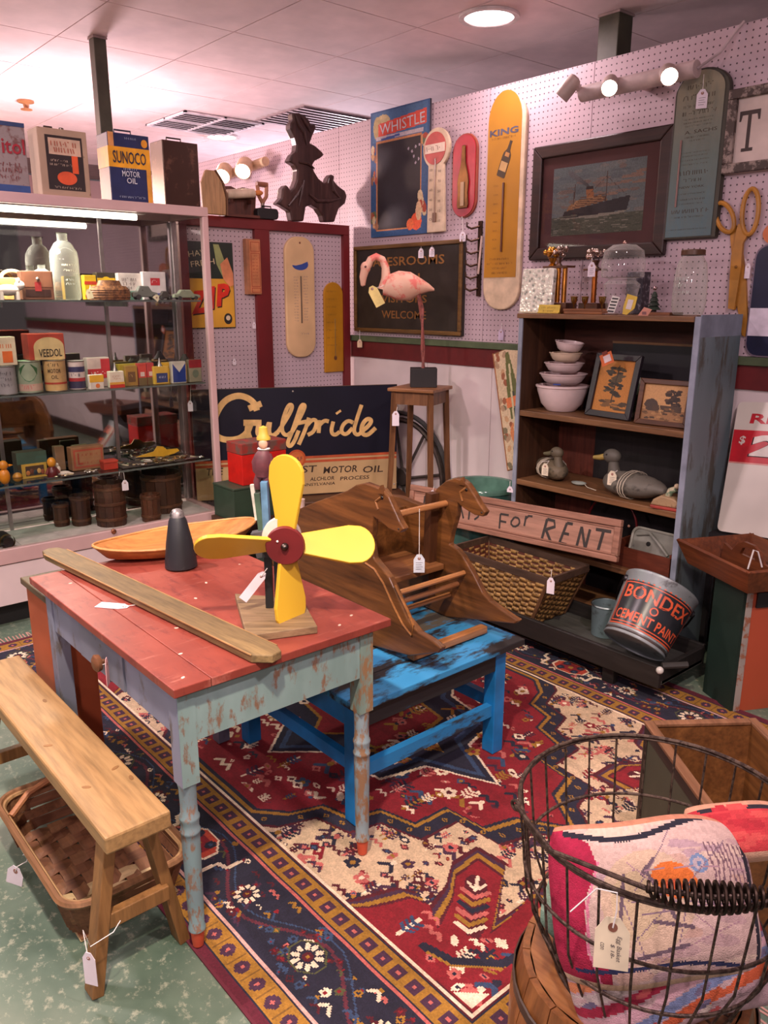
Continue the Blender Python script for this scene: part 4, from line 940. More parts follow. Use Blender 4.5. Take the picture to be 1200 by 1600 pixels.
p=aX(98,738,-3.75); e=E('figurine','small white reclining figurine','figurine',(p.x,p.y,Z+.0006),(0,0,HALF)); b=B(); b.ball((0,0,.012),.036,.014,.012); b.ball((-.02,0,.034),.013,.011,.018); b.ball((-.024,0,.056),.009); b.build('body',cm,e); B().tube([(.01,-.006,.016),(.045,-.01,.006)],.006,6).build('leg',cm,e)
tin('wooden_block','upright tan wooden block behind the figurines','block',86,689,101,727,-3.88,Z,wood((120,88,62),(160,124,90),'z',8),.04,(('end_face',-.9,.9,.05,.95,(140,108,80)),))
tin('small_book','small olive book standing behind the tan box','book',113,686,137,720,-3.92,Z,(120,108,76),.02,(('cover_label',-.5,.5,.4,.7,(150,136,100)),))
e,w,h=tin('cardboard_box','tan cardboard box with red ruled border and lettering','box',112,699,163,735,-3.82,Z,(150,106,72),.06,(('red_border',-.88,.9,.1,.9,(170,80,60)),('inner_face',-.78,.8,.18,.82,(158,114,80))),(('L',-.5,.5,.3,.5,(160,66,50)),),((150,70,52),((.15,.66,1.1,.1),(.15,.3,1,.1))))
lidbox('small_box','small bright red box on the third shelf','box',(-3.77,aX(171,733,-3.77).y,Z+.0006),HALF,.07,.05,.045,flat((176,52,34)),flat((190,64,44)),.014)
# trays of small jewellery
rr_=random.Random(4)
def trinkets(label,y0,y1,x0,x1,n,cols):
    e=E('trinket_tray',label,'tray',((x0+x1)/2,(y0+y1)/2,Z+.0006)); 
    B().box(x0-(x0+x1)/2,(x1-x0)/2,-(y1-y0)/2,(y1-y0)/2,0,.006).build('tray',flat((70,60,56),.5),e,bev=.002)
    for k in range(n):
        x=rr_.uniform(-.45,.45)*(x1-x0); y=rr_.uniform(-.46,.46)*(y1-y0); c=rr_.choice(cols); a=rr_.uniform(0,PI)
        if k%3==0: B().lathe([(.012,.0065),(.013,.009),(.010,.012),(.004,.012)],10,cx=x,cy=y).build('brooch',metal(c,.3),e)
        elif k%3==1: B().bar((x-.02*math.cos(a),y-.02*math.sin(a),.009),(x+.02*math.cos(a),y+.02*math.sin(a),.009),.008,.005).build('pocket_knife',flat(c,.25),e)
        else: B().tube([(x+.014*math.cos(2*PI*i/10),y+.014*math.sin(2*PI*i/10),.009) for i in range(10)],.0025,5,True).build('ring',metal(c,.25),e)
jc=[(226,220,210),(200,180,140),(170,160,150),(150,110,70),(214,200,170),(90,80,76)]
ya_,yb_=aX(168,700,-3.9).y,aX(226,700,-3.9).y
trinkets('back tray of white trinkets and brooches on the third shelf',1.66,1.93,-3.99,-3.90,22,jc)
trinkets('front tray of pocket knives and rings on the third shelf',1.52,1.93,-3.86,-3.72,44,jc)
trinkets('sparse tray of white rulers and pins near the litho tin',1.16,1.40,-3.76,-3.715,14,jc)
p=aX(250,700,-3.86)
e=E('tin_fish','flat yellow fish cutout standing on the trinket tray','toy fish',(-3.87,p.y,Z+.008),(0,0,HALF))
B().prism([(-.13,.012),(-.08,.022),(-.03,.03),(-.01,.055),(.02,.05),(.04,.032),(.10,.03),(.11,.018),(.08,.006),(.02,.0),(-.05,.006)],-.004,.004).build('body',flat((222,170,50),.35),e)
for x in (-.0,.05): B().tube([(x,0,.004),(x-.004,-.004,-.006)],.002,5).build('wire_hook',metal((200,200,200)),e)
p=aX(305,728,-3.72); e=E('bottle_opener','long silver bottle opener at the shelf corner','opener',(p.x,min(p.y,1.93),Z+.0006),(0,0,HALF)); B().tube([(-.055,0,.006),(.02,0,.009)],.005,8).build('handle',metal((220,216,214),.2),e); B().tube([(.02+.014+.014*math.cos(2*PI*i/12),.014*math.sin(2*PI*i/12),.009) for i in range(12)],.004,6,True).build('ring_end',metal((220,216,214),.2),e)
pricetag(None,aX(195,752,-3.675),.03,.045,'white price tag hanging from the front of the third glass shelf',face=(1,-.2,0),string=[aX(186,744,-3.68),aX(187,737,-3.68),aX(193,738,-3.67)],ink=False)
# --- bottom deck
Z=ZD
def woodtub(label,l,t,r,b,X,hoops=2,c=((52,30,20),(86,52,34)),rmax=.1):
    y0,y1,z0,z1=dbox(l,t,r,b,X); rr=min((y1-y0)/2*.95,rmax); h=z1-z0
    e=E('wooden_tub',label,'tub',(X-rr,(y0+y1)/2,Z+.0008),(0,0,.3)); n=12; m=wood(c[0],c[1],'z',8)
    for k in range(n):
        a0,a1=2*PI*k/n+.012,2*PI*(k+1)/n-.012; r1=rr; r2=rr-.008; q=rr*1.05
        vs=[(R_*s*math.cos(a),R_*s*math.sin(a),z) for z,s in ((0,.95),(h,1.0)) for R_,a in ((r1,a0),(r1,a1),(r2,a1),(r2,a0))]
        B().add(vs,[(3,2,1,0),(4,5,6,7),(0,1,5,4),(1,2,6,5),(2,3,7,6),(3,0,4,7)]).build('stave',m,e)
    B().lathe([(.001,.006),(rr*.94,.006)],20,cap=False).build('bottom',m,e)
    for k in range(hoops):
        z=h*(.14+.7*k/max(hoops-1,1)); s=.95+.05*z/h; B().lathe([(rr*s+.0005,z),(rr*s+.003,z+.002),(rr*s+.003,z+.014),(rr*s+.0005,z+.016)],24,cap=False).build('hoop',wood((70,42,26),(110,70,44),'x',8),e)
    return e
woodtub('tall dark wooden tub with a tag, middle of the showcase floor',150,760,214,828,-3.72,3,rmax=.075)
woodtub('large wide dark tub at the right of the showcase floor',222,744,310,805,-3.79,2,rmax=.105)
woodtub('low brown wooden tub in front of the wide tub',212,780,272,822,-3.692,2,((66,38,24),(110,64,40)),.048)
woodtub('small dark wooden tub at the back of the showcase floor',84,762,110,798,-3.9,2,rmax=.045)
woodtub('narrow dark tub left of the tall tub',114,758,146,806,-3.84,2,rmax=.05)
def rod(label,a,b,r,col,name='pocket_knife'):
    e=E(name,label,'knife',a,(0,0,0)); d=Vector(b)-Vector(a); c=flat(col,.3)
    B().tube([(0,0,0),d*.62],r,8).build('handle',c,e); B().tube([d*.62,d*.66],r*1.12,8).build('bolster',metal((190,170,120)),e); B().tube([d*.66,d],r*.85,8).build('sheath',flat(dk(col,1.3),.3),e)
p0,p1=aZ(-5,789,Z+.014),aZ(68,800,Z+.014); rod('upper black sheathed knife lying on the showcase floor',p0,p1,.012,(38,34,36))
p0,p1=aZ(-5,803,Z+.012),aZ(76,813,Z+.012); rod('lower black sheathed knife lying on the showcase floor',p0,p1,.010,(30,28,40))
p0,p1=aZ(84,800,Z+.006),aZ(117,793,Z+.006); rod('short silver knife lying on white paper',p0,p1,.005,(214,208,200))
e=E('paper_sheet','white paper sheets spread on the showcase floor','paper',(-3.80,1.2,Z+.0006)); 
B().box(-.1,.09,-.18,.14,0,.001).build('sheet',flat((206,200,194),.8),e); B().box(-.05,.10,.0,.30,.0012,.002).build('sheet',flat((214,206,200),.8),e)
p=aX(6,845,-3.70); e=E('binoculars','black and brass binoculars cut by the frame edge','binoculars',(p.x-.045,p.y,Z+.003),(0,0,HALF))
for s in (-1,1): 
    B().lathe([(.03,-.05),(.03,.0),(.02,.04),(.022,.06)],16,Matrix.Translation((s*.036-.02,0,.031))@Euler((HALF,0,0)).to_matrix().to_4x4()).build('barrel',flat((30,28,28),.3),e)
    B().lathe([(.0315,.03),(.0325,.04),(.0315,.05)],16,Matrix.Translation((s*.036-.02,0,.031))@Euler((HALF,0,0)).to_matrix().to_4x4(),cap=False).build('brass_ring',metal((190,150,80)),e)
# ================================================================== things on the partition top
pt=ze
e=E('snowshoe','pale wooden oval paddle leaning behind the showcase corner','paddle',(-3.97,aX(333,340,-4.0).y+.0,pt+.001),(0,0,HALF)); e.name='wooden_paddle'
h=aX(330,268,-4.0).z-pt
B().prism([(-.075,0),(.055,0),(.06,.4*h),(.04,.75*h),(0,h),(-.05,h),(-.08,.7*h)],-.012,.012).build('blade',wood((186,140,96),(214,176,130),'z',6),e,bev=.006)
B().prism([(.055,0),(.066,0),(.07,.42*h),(.05,.76*h),(.008,h+.004),(0,h),(.04,.75*h),(.06,.4*h)],-.014,.014).build('edge_band',flat((110,74,50)),e)
p0=aX(372,338,-4.03); e=E('rolling_pin_rack','dark red wooden rack holding a cream rolling pin','rack',(-4.03,p0.y,pt+.001),(0,0,HALF))
h=aX(372,292,-4.03).z-pt; w=.12
B().prism([(-w*.9,0),(w*.9,0),(w,.75*h),(w*.8,.97*h),(w*.3,h),(0,.93*h),(-w*.3,h),(-w*.8,.97*h),(-w,.75*h)],.0,.02).build('back_board',wood((70,34,26),(110,58,44),'z',6),e,bev=.004)
B().box(-w*.9,w*.9,-.05,.0,0,.014).build('base',wood((70,34,26),(110,58,44),'x',6),e)
for s in (-1,1): B().bar((s*w*.55,-.0,.55*h),(s*w*.55,-.05,.5*h),.02,.02).build('peg',wood((70,34,26),(110,58,44),'z',6),e)
rp=E('rolling_pin','cream rolling pin with orange handles resting on the red rack','rolling pin',(-4.03+.034,p0.y,pt+.001+.565*h+.03),(0,R(-6),HALF))
Mx=Euler((0,HALF,0)).to_matrix().to_4x4()
B().lathe([(.02,-.085),(.024,-.08),(.024,.08),(.02,.085)],18,Mx).build('roller',flat((222,200,178),.4),rp)
for s in (-1,1): B().lathe([(.008,.086),(.014,.1),(.015,.125),(.006,.14)],12,Mx@Matrix.Scale(s,4,(0,0,1)) if s<0 else Mx).build('handle',flat((196,120,60)),rp)
p0=aX(412,335,-4.03); e=E('shovel_handle','wooden D shaped shovel handle standing in a black case','handle',(-4.045,p0.y,pt+.001),(0,0,HALF)); h=aX(412,284,-4.03).z-pt
B().tube([(-.0,0,0),(.004,0,.45*h)],.011,8).build('shaft',metal((140,120,110),.4),e)
B().tube([(.004,0,.45*h),(-.018,0,.62*h),(-.026,0,.9*h)],.011,8).build('fork_arm',flat((176,120,92)),e); B().tube([(.004,0,.45*h),(.03,0,.62*h),(.034,0,.9*h)],.011,8).build('fork_arm',flat((176,120,92)),e); B().tube([(-.03,0,.93*h),(.038,0,.93*h)],.014,8).build('grip',flat((150,96,72)),e)
p0=aX(424,345,-3.99); e=E('black_case','black case with rounded corners on the partition top','case',(-4.02,p0.y-.012,pt+.001),(0,0,HALF)); h=aX(424,327,-4.02).z-pt
B().prism(rrect(-.075,.062,0,h,.02,4),-.03,.03).build('case_body',flat((24,22,26),.5),e,bev=.004); B().box(-.076,.063,-.031,.031,h*.62,h*.66).build('lid_seam',flat((14,14,16)),e); B().tube([(-.03,0,h),(-.03,0,h+.012),(.03,0,h+.012),(.03,0,h)],.004,6).build('handle',flat((30,28,30)),e)
# --- carved wooden ornament
Yo=aX(490,350,-4.03).y
def oc(px,py): p=aX(px,py,-4.03); return (p.y-Yo,p.z-pt)
out=[(452.5,185.5),(463.5,185.5),(473.1,190.4),(478.6,196.5),(481.3,203.4),(488.2,203.4),(489.6,208.9),(484.1,221.2),(480.0,232.2),(488.2,236.4),(499.2,246.0),(502.0,250.9),(496.5,255.6),(488.2,259.7),(484.1,266.6),(486.8,276.2),(493.7,287.2),(502.0,294.1),(506.9,292.7),(508.8,285.9),(513.0,280.4),(518.5,283.1),(517.1,290.0),(524.0,298.2),(535.0,306.5),(537.7,314.7),(535.0,325.7),(525.3,334.0),(521.2,345.0),(518.5,354.6),(502.0,354.6),(499.8,345.0),(492.3,334.0),(482.7,328.5),(473.9,331.2),(471.7,345.0),(470.3,353.8),(452.5,353.8),(449.2,338.1),(436.0,329.8),(428.3,326.3),(436.0,317.5),(437.3,303.7),(442.8,296.9),(447.0,301.0),(449.7,306.5),(455.2,301.0),(459.3,290.0),(460.7,273.5),(456.6,266.6),(449.7,262.5),(447.0,259.7),(452.5,250.1),(458.0,246.0),(459.3,235.0),(456.6,224.0),(449.7,210.2),(449.7,202.0),(453.8,197.9)]
e=E('carved_ornament','tall dark carved wooden gothic ornament on the partition top','ornament',(-4.03,Yo,pt+.001),(0,0,HALF))
cmt=wood((54,34,34),(92,64,60),'z',7,.3)
zmin=min(oc(*q)[1] for q in out)
B().prism([(oc(*q)[0],oc(*q)[1]-zmin) for q in out],-.03,.025).build('carved_body',cmt,e,bev=.008)
for a,c_ in (((462,250),(478,230)),((450,306),(458,316))): pass
for q in ([(457,190),(462,205),(470,216),(474,235)],[(466,192),(474,204),(480,216)],[(462,262),(476,264),(486,272)],[(446,330),(460,312),(468,296)],[(478,312),(490,322),(510,322),(528,318)],[(470,290),(466,310),(462,330)],[(514,290),(516,306),(526,318)]):
    B().tube([(oc(*p)[0],-.033,oc(*p)[1]-zmin) for p in q],[.006]+[.011]*(len(q)-2)+[.004],8).build('carved_leaf',cmt,e)
# --- far track light
e=E('track_light','cream track light with two lit spots on the far pegboard wall','track light',(aY(360,262,YW).x,YW-.01,aY(360,262,YW).z))
ox2,oz2=e.location.x,e.location.z
q0,q1=aY(322,285,YW-.1),aY(415,252,YW-.1); cm2=flat((206,176,140),.5)
B().tube([(q0.x-ox2,-.09,q0.z-oz2),(q1.x-ox2,-.09,q1.z-oz2)],.03,12).build('track_bar',cm2,e)
B().tube([((q0.x+q1.x)/2-ox2,0,(q0.z+q1.z)/2-oz2),((q0.x+q1.x)/2-ox2,-.09,(q0.z+q1.z)/2-oz2)],.02,8).build('wall_bracket',cm2,e)
for px,py in ((347,276),(379,268)):
    t=aY(px,py,YW-.22); t=Vector((t.x-ox2,t.y-(YW-.01),t.z-oz2)); fc=(.55,-.6,-.55)
    spot(e,t,fc,30,0,.055,.12,(206,176,140)); spotlamp(t+Vector((ox2,YW-.01,oz2))+Vector(fc)*.03,fc,16,80)
    B().tube([(t.x-.05,-.09,t.z+.05),t-Vector(fc).normalized()*.12],.016,8).build('swivel',cm2,e)

# ================================================================== bookcase
BX0,BX1,BY0,BY1,BZ=-2.395,-1.538,2.845,3.155,1.378
e=E('bookcase','open wooden bookcase with worn blue grey sides against the pegboard wall','bookcase',((BX0+BX1)/2,(BY0+BY1)/2,0)); ox,oy=e.location.x,e.location.y
def bb(x0,x1,y0,y1,z0,z1): return B().box(x0-ox,x1-ox,y0-oy,y1-oy,z0,z1)
blu=worn((98,118,124),(78,78,72),.42,5,(1,1,.25),c2=(116,132,138)); iw_=wood((52,32,22),(92,60,40),'z',4,.5); sw=wood((104,70,44),(150,108,70),'x',5,.5)
bb(BX0,BX0+.022,BY0,BY1,0,BZ-.02).build('side_panel',iw_,e); bb(BX1-.022,BX1-.006,BY0,BY1,0,BZ+.004).build('side_panel',iw_,e)
edge=flat((142,150,166),.5)
bb(BX0-.001,BX0+.02,BY0-.006,BY0,0,BZ-.02).build('painted_edge',edge,e); bb(BX1-.024,BX1-.001,BY0-.006,BY0,0,BZ-.0).build('painted_edge',edge,e)
bb(BX1-.006,BX1,BY0,BY1,0,BZ-.075).build('outer_paint',blu,e); bb(BX1-.006,BX1,BY0,BY1,BZ-.075,BZ+.006).build('outer_paint',flat((118,128,142),.6),e,'paler band of paint along the top')
bb(BX0-.008,BX1-.024,BY0-.014,BY1,BZ-.02,BZ).build('top_board',sw,e,bev=.003)
SHZ=(.952,.633,.345,.1)
for z in SHZ: bb(BX0+.022,BX1-.024,BY0-.002,BY1-.012,z-.026,z).build('shelf',sw,e,bev=.003)
for k,(a,b,c) in enumerate(((BX0+.022,BX0+.23,(96,46,32)),(BX0+.23,BX1-.024,(30,26,28)))): bb(a,b,BY1-.012,BY1-.002,0,SHZ[0]-.026).build('back_board',wood(dk(c,.8),dk(c,1.2),'z',4,.6),e)
bb(BX0+.022,BX1-.024,BY1-.012,BY1-.002,SHZ[0]-.0255,BZ-.02).build('back_board',wood((66,34,26),(96,52,38),'x',4,.6),e)
bb(BX0+.3,BX1-.05,BY1-.03,BY1-.0125,SHZ[0],SHZ[0]+.30).build('back_inset',flat((34,32,38),.5),e)
bb(BX0+.30,BX1-.05,BY1-.034,BY1-.0125,SHZ[0]+.30,SHZ[0]+.31).build('inset_rail',sw,e)
def ybox(l,t,r,b,Y):
    cx,cy=(l+r)/2,(t+b)/2
    return aY(l,cy,Y).x,aY(r,cy,Y).x,aY(cx,b,Y).z,aY(cx,t,Y).z
def yt(name,label,cat,l,t,r,b,Y,base,rot=(0,0,0),group=None):
    x0,x1,z0,z1=ybox(l,t,r,b,Y); e=E(name,label,cat,((x0+x1)/2,Y,base+.0006),rot,group); return e,(x1-x0)/2,z1-z0
# --- shelf with bowls and pictures
Z=SHZ[0]; Yb=2.95
bm=flat((226,206,204),.25,0,.04); bcx=aY(873,620,Yb).x
ws=[(840,909,603,640),(845,907,588,607),(851,903,571,592),(858,901,555,575),(865,903,539,560)]
zz=Z
for k,(l,r,t,b) in enumerate(ws):
    x0,x1,z0,z1=ybox(l,t,r,b,Yb); rr=(x1-x0)/2*.95; h=(.115,.05,.045,.042,.045)[k]
    e=E('mixing_bowl',('largest white mixing bowl at the bottom of the nested stack','second white mixing bowl from the bottom of the stack, with a blue mark','middle white mixing bowl of the nested stack','cream tinted fourth bowl of the nested stack','smallest white bowl tilted on top of the stack')[k],'bowl',((x0+x1)/2,Yb+.02,zz+.0006),(0,R(7) if k==4 else 0,0),'nested white mixing bowls')
    m=bm if k!=3 else flat((224,204,178),.25,0,.04)
    B().lathe([(.02,0),(rr*.55,.002),(rr*.8,h*.3),(rr*.95,h*.75),(rr,h),(rr*.96,h),(rr*.9,h*.75),(rr*.74,h*.32),(rr*.5,.012),(.001,.012)],30,cap=False).build('bowl_body',m,e)
    B().lathe([(rr*.97,h*.9),(rr*1.03,h*.94),(rr*1.03,h*1.0),(rr*.96,h*1.02)],30,cap=False).build('rim',m,e)
    B().prism([(-rr-.012,h*.98),(-rr+.012,h*.9),(-rr+.012,h*1.0)],-.012,.012).build('pour_spout',m,e)
    if k==1: b=B(); addstroke(b,[(.02,.008),(.06,.010)],.006,-rr*.93); b.build('blue_mark',flat((50,70,140)),e)
    zz+=h+.002
def framed(name,label,l,t,r,b,Y,base,bar,fmat,cv_fn,lean=10,yaw=0,mt=None):
    x0,x1,z0,z1=ybox(l,t,r,b,Y); w=(x1-x0)/2; h=z1-z0
    e=E(name,label,'picture',((x0+x1)/2,Y,base+.0008),(R(-lean),0,R(yaw)))
    for q in ([(-w,0),(w,0),(w-bar,bar),(-w+bar,bar)],[(-w,h),(w,h),(w-bar,h-bar),(-w+bar,h-bar)],[(-w,0),(-w,h),(-w+bar,h-bar),(-w+bar,bar)],[(w,0),(w,h),(w-bar,h-bar),(w-bar,bar)]):
        B().prism(q,-.018,0).build('frame_rail',fmat,e,bev=.002)
    B().prism(rect(-w+bar,w-bar,bar,h-bar),-.006,-.001).build('backing',flat((60,46,36)),e)
    cv=cv_fn(2*(w-bar),h-2*bar); cv.mottle(.1,1); picture(cv,'print',e,-w+bar,bar,-.0066); return e,w,h
def pic1(a,d):
    cv=Canvas(a,d,.003,(188,126,58)); g=random.Random(3)
    for k in range(26): cv.ell(a*(.5+.18*g.uniform(-1,1)),d*g.uniform(.3,.85),a*g.uniform(.06,.16),d*.03,g.choice([(66,58,44),(84,72,50),(50,46,38)]),g.uniform(-20,20))
    for k in range(20): cv.ell(a*g.uniform(.2,.9),d*g.uniform(.06,.24),a*.12,d*.025,g.choice([(74,60,44),(96,76,50),(120,88,52)]))
    cv.line([(.5*a,.2*d),(.55*a,.9*d)],.006,(60,50,40)); return cv
framed('framed_picture','black framed amber print of a sailing ship with a card clipped on top',917,552,993,653,2.93,Z,.026,flat((40,34,40),.4),pic1,12,-6)
def pic2(a,d):
    cv=Canvas(a,d,.003,(196,150,98)); g=random.Random(9)
    cv.rect(0,a,.0,.3*d,(150,110,70)); 
    for k in range(40): cv.ell(a*(.68+.14*g.uniform(-1,1)),d*g.uniform(.4,.86),a*.06,d*.04,g.choice([(60,44,34),(80,58,42),(46,36,30)]))
    cv.ell(.2*a,.42*d,.16*a,.17*d,(70,56,46)); cv.rect(.25*a,.9*a,.26*d,.42*d,(76,58,44))
    for k in range(30): cv.ell(a*g.uniform(0,1),d*g.uniform(.02,.35),a*.06,d*.03,g.choice([(110,80,50),(170,128,80),(70,54,40)]))
    cv.line([(.35*a,.6*d),(.45*a,.2*d)],.003,(190,160,110)); return cv
framed('framed_picture','wide brown framed sepia landscape print with a round tree',998,583,1079,656,2.90,Z,.02,wood((70,40,26),(120,76,46),'x',6,.4),pic2,10,4)
q=aY(948,560,2.895); e=E('price_card','orange and white price card clipped to the black picture frame','card',q,(0,R(-24),0)); B().prism(rect(-.03,.03,-.026,.022),-.001,0).build('card',flat((214,110,60),.6),e); B().prism(rect(-.014,.02,-.016,.012),-.0022,-.001).build('white_label',flat((226,210,210)),e); B().prism([(-.012,.016),(.012,.016),(.012,.03),(-.012,.03)],-.003,.004).build('clip',flat((120,50,36)),e)
e,w,h=yt('green_plate','green and white striped plate edge between the two pictures','plate',983,590,1000,652,3.02,Z); 
B().lathe([(.001,0),(.05,.004),(.085,.016)],28,Matrix.Translation((0,0,.086))@Euler((R(80),0,0)).to_matrix().to_4x4(),cap=False).build('plate_body',worn((86,112,74),(206,206,190),.48,9),e,sol=.004)
# --- duck shelf
Z=SHZ[1]
def duck(label,px,py,Y,rz,s,col,bill,headturn=0):
    p=aY(px,py,Y); e=E('duck_decoy',label,'duck decoy',(p.x,Y,Z+.0006),(0,0,rz)); n=14
    m=worn(col,dk(col,.6),.42,9); vs=[];sec=[(-.155,.055,.012,.012),(-.13,.062,.035,.022),(-.08,.055,.06,.045),(0,.052,.075,.052),(.07,.05,.07,.05),(.12,.05,.048,.04),(.145,.05,.02,.02)]
    b=B()
    for x,zc,ry,rz_ in sec: vs+=[(x*s,ry*s*math.cos(2*PI*k/n),(max(zc+rz_*math.sin(2*PI*k/n),.0))*s) for k in range(n)]
    fs=[(i*n+k,i*n+(k+1)%n,(i+1)*n+(k+1)%n,(i+1)*n+k) for i in range(len(sec)-1) for k in range(n)]+[tuple(range(n))[::-1],tuple((len(sec)-1)*n+k for k in range(n))]
    b.add(vs,fs,True); b.build('body',m,e,sub=1)
    hm=Matrix.Translation((.1*s,0,.08*s))@Matrix.Rotation(headturn,4,'Z')
    b=B(); b.tube([hm@Vector(v) for v in ((0,0,-.01*s),(.008*s,0,.03*s),(.01*s,0,.05*s))],[.03*s,.022*s,.02*s],12)
    b.ball(hm@Vector((.018*s,0,.07*s)),.038*s,.027*s,.03*s,14,10,M=Matrix.Rotation(headturn,3,'Z')); b.build('head',worn(dk(col,.85),dk(col,.55),.35,12),e)
    b=B(); pts=[hm@Vector(v) for v in ((.045*s,0,.066*s),(.07*s,0,.058*s),(.1*s,0,.054*s))]; b.tube(pts,[.014*s,.012*s,.008*s],10); b.build('bill',flat(bill,.5),e)
    for sd in (-1,1): B().ball(hm@Vector((.03*s,sd*.024*s,.078*s)),.004*s,n=8,m=6).build('eye',flat((20,18,16),.2),e)
    for dx in (-.01,.004,.016): B().tube([((dx+.0)*s,.079*s*math.cos(a),max(.052*s+.056*s*math.sin(a),.002)) for a in [2*PI*k/16 for k in range(16)]],.0022,5,True).build('cord',flat((196,186,166)),e)
    return e
duck('grey brown duck decoy turned sideways at the left of its shelf',861,740,2.98,R(-30),.88,(116,104,84),(104,98,74),R(-150))
duck('long grey duck decoy with yellow bill and cord, at the middle of its shelf',990,765,2.92,R(172),1.06,(112,108,98),(170,146,78),R(12))
pricetag(None,aY(852,726,2.86),.034,.05,'price tag hanging on the left duck decoy',face=(.1,-1,0),string=[aY(846,722,2.88),aY(858,720,2.88)],mat=flat((226,214,190)))
pricetag(None,aY(957,738,2.86),.04,.056,'price tag hanging on the long duck decoy',face=(.1,-1,0),string=[aY(965,735,2.88)],mat=flat((226,214,190)))
q=aY(905,745,2.95); e=E('shoe_horn','small pale oval dish between the two duck decoys','dish',(q.x,2.95,Z+.0006)); e.name='small_dish'
B().lathe([(.012,.001),(.03,.006),(.036,.012)],20,sy=.7,cap=False).build('dish_body',flat((150,158,150),.4),e,sol=.002); B().tube([(.03,0,.01),(.06,-.02,.003),(.12,-.04,.003)],.002,5).build('cord',flat((200,190,170)),e)
q=aY(1043,782,2.87); e=E('flat_iron','tan and red toy boat shaped iron with a green handle','iron',(q.x,2.87,Z+.0006),(0,0,R(8))); e.name='painted_iron'
B().prism([(-.055,0),(.06,0),(.066,.012),(-.06,.012)],-.03,.03).build('sole',flat((160,60,50)),e,bev=.003); B().prism([(-.06,.012),(.066,.012),(.06,.035),(.03,.05),(-.02,.055),(-.05,.035)],-.026,.026).build('body',worn((170,140,104),(120,80,60),.4,14),e,bev=.006)
B().tube([(.0,0,.05),(.01,0,.075),(.03,0,.085)],[.012,.014,.012],10).build('handle',worn((96,130,100),(190,180,150),.5,30),e); B().ball((.032,0,.096),.011,n=10,m=8).build('knob',flat((200,180,150)),e)
# --- low shelf: wooden box with grey pieces, red hoop
Z=SHZ[2]
e,w,h=yt('wooden_box','reddish open wooden box on the low shelf of the bookcase','box',945,868,1046,905,2.87,Z); rb=wood((84,36,24),(124,62,40),'x',5,.5); h=.085
B().box(-w,w,0,.01,.0,h).build('front_board',rb,e); B().box(-w,w,.17,.18,0,h).build('back_board',rb,e); B().box(-w,-w+.01,.01,.17,0,h).build('end_board',rb,e); B().box(w-.01,w,.01,.17,0,h*1.15).build('end_board',rb,e); B().box(-w+.01,w-.01,.01,.17,0,.008).build('bottom_board',rb,e)
f=E('ceramic_mold','grey shallow pan with a dark hole, standing in the wooden box','pan',(e.location.x+.03,2.935,Z+.03),(R(-16),0,0)); f.name='grey_pan'
gm_=flat((132,132,124),.4); pl=rrect(-.11,.10,0,.13,.03,5); B().prism(pl,-.004,.008).build('pan_base',gm_,f); 
B().tube([(x,-.006,z) for x,z in pl],.006,6,True).build('pan_rim',flat((156,154,144),.4),f); B().prism(ell(-.03,.07,.01,.01),-.0055,-.004).build('hole',flat((24,22,22)),f)
B().tube([(-.09,-.008,.10),(-.03,-.01,.115),(.02,-.012,.08),(.07,-.01,.04)],.008,8).build('lip_ridge',gm_,f)
q=aY(960,850,3.0); e=E('red_hoop','thin dark red metal hoop standing at the back of the low shelf','hoop',(q.x-.02,3.0,Z+.131),(R(0),0,0)); B().tube([(.124*math.cos(2*PI*k/36),0,.124*math.sin(2*PI*k/36)) for k in range(36)],.005,8,True).build('ring',flat((120,30,34),.4),e); q2=(0,0,.124); B().ball(q2,.008,n=8,m=6).build('weld',flat((100,26,30)),e)
# --- things on the bookcase top
Z=BZ
t=NT('crackled_silver'); v=t.coord(); vo=t.n('TexVoronoi'); vo.inputs['Scale'].default_value=55; t.l(v,vo.inputs['Vector'])
ck=t.fin(t.ramp(vo.outputs['Distance'],[(.1,(120,130,126)),(.32,(206,206,192)),(.6,(240,236,222))]),.2,.15); t.bump(vo.outputs['Distance'],.6,.004)
e,w,h=yt('crackled_glass_panel','crackled silvery glass panel at the left end of the bookcase top','panel',815,419,864,489,2.90,Z,(R(-4),0,0))
B().prism(rrect(-w,w,0,h,.012,3),-.012,.012).build('glass_slab',ck,e,bev=.004); B().box(-w+.004,w-.004,-.02,.02,-.0,.006).build('foot',flat((200,190,160)),e)
wdk=wood((70,38,22),(120,74,42),'x',6,.4); gold=metal((214,160,70),.25); silv=metal((206,186,176),.25)
def trophy(label,l,t,r,b,Y,m,col,cols=3,base=wdk):
    e,w,h=yt('trophy',label,'trophy',l,t,r,b,Y,Z); w=max(w,.05)
    B().box(-w*.9,w*.9,-.04,.04,0,.045).build('base',base,e,bev=.003); xs={3:(-.4,.0,.4),1:(0,)}[cols]
    for x in xs: B().lathe([(.011,.046),(.011,h*.68)],12,cx=x*w).build('column',col,e)
    B().box(-w*.75,w*.75,-.03,.03,h*.68,h*.71).build('cap_plate',base,e)
    for i,x in enumerate(xs[:2] if cols==3 else (0,)):
        k=1 if i==0 else .85; z=h*.71
        B().lathe([(.02*k,z),(.01*k,z+.012),(.018*k,z+.03),(.022*k,z+.034)],14,cx=x*w).build('stem',m if i==0 else silv,e)
        b=B(); g=random.Random(len(label)+i)
        for j in range(14):
            a=2*PI*j/7+g.random(); rr=.035*k*g.uniform(.4,1.15); b.ball((x*w+rr*math.cos(a),rr*math.sin(a)*.8,z+.045+.03*g.random()),.012*k,n=8,m=6)
        b.build('grape_cluster',m if i==0 else silv,e,kind='stuff')
    return e,w,h
trophy('tall gold trophy with clustered top on three amber columns',848,378,898,483,2.97,gold,metal((206,140,66),.3))
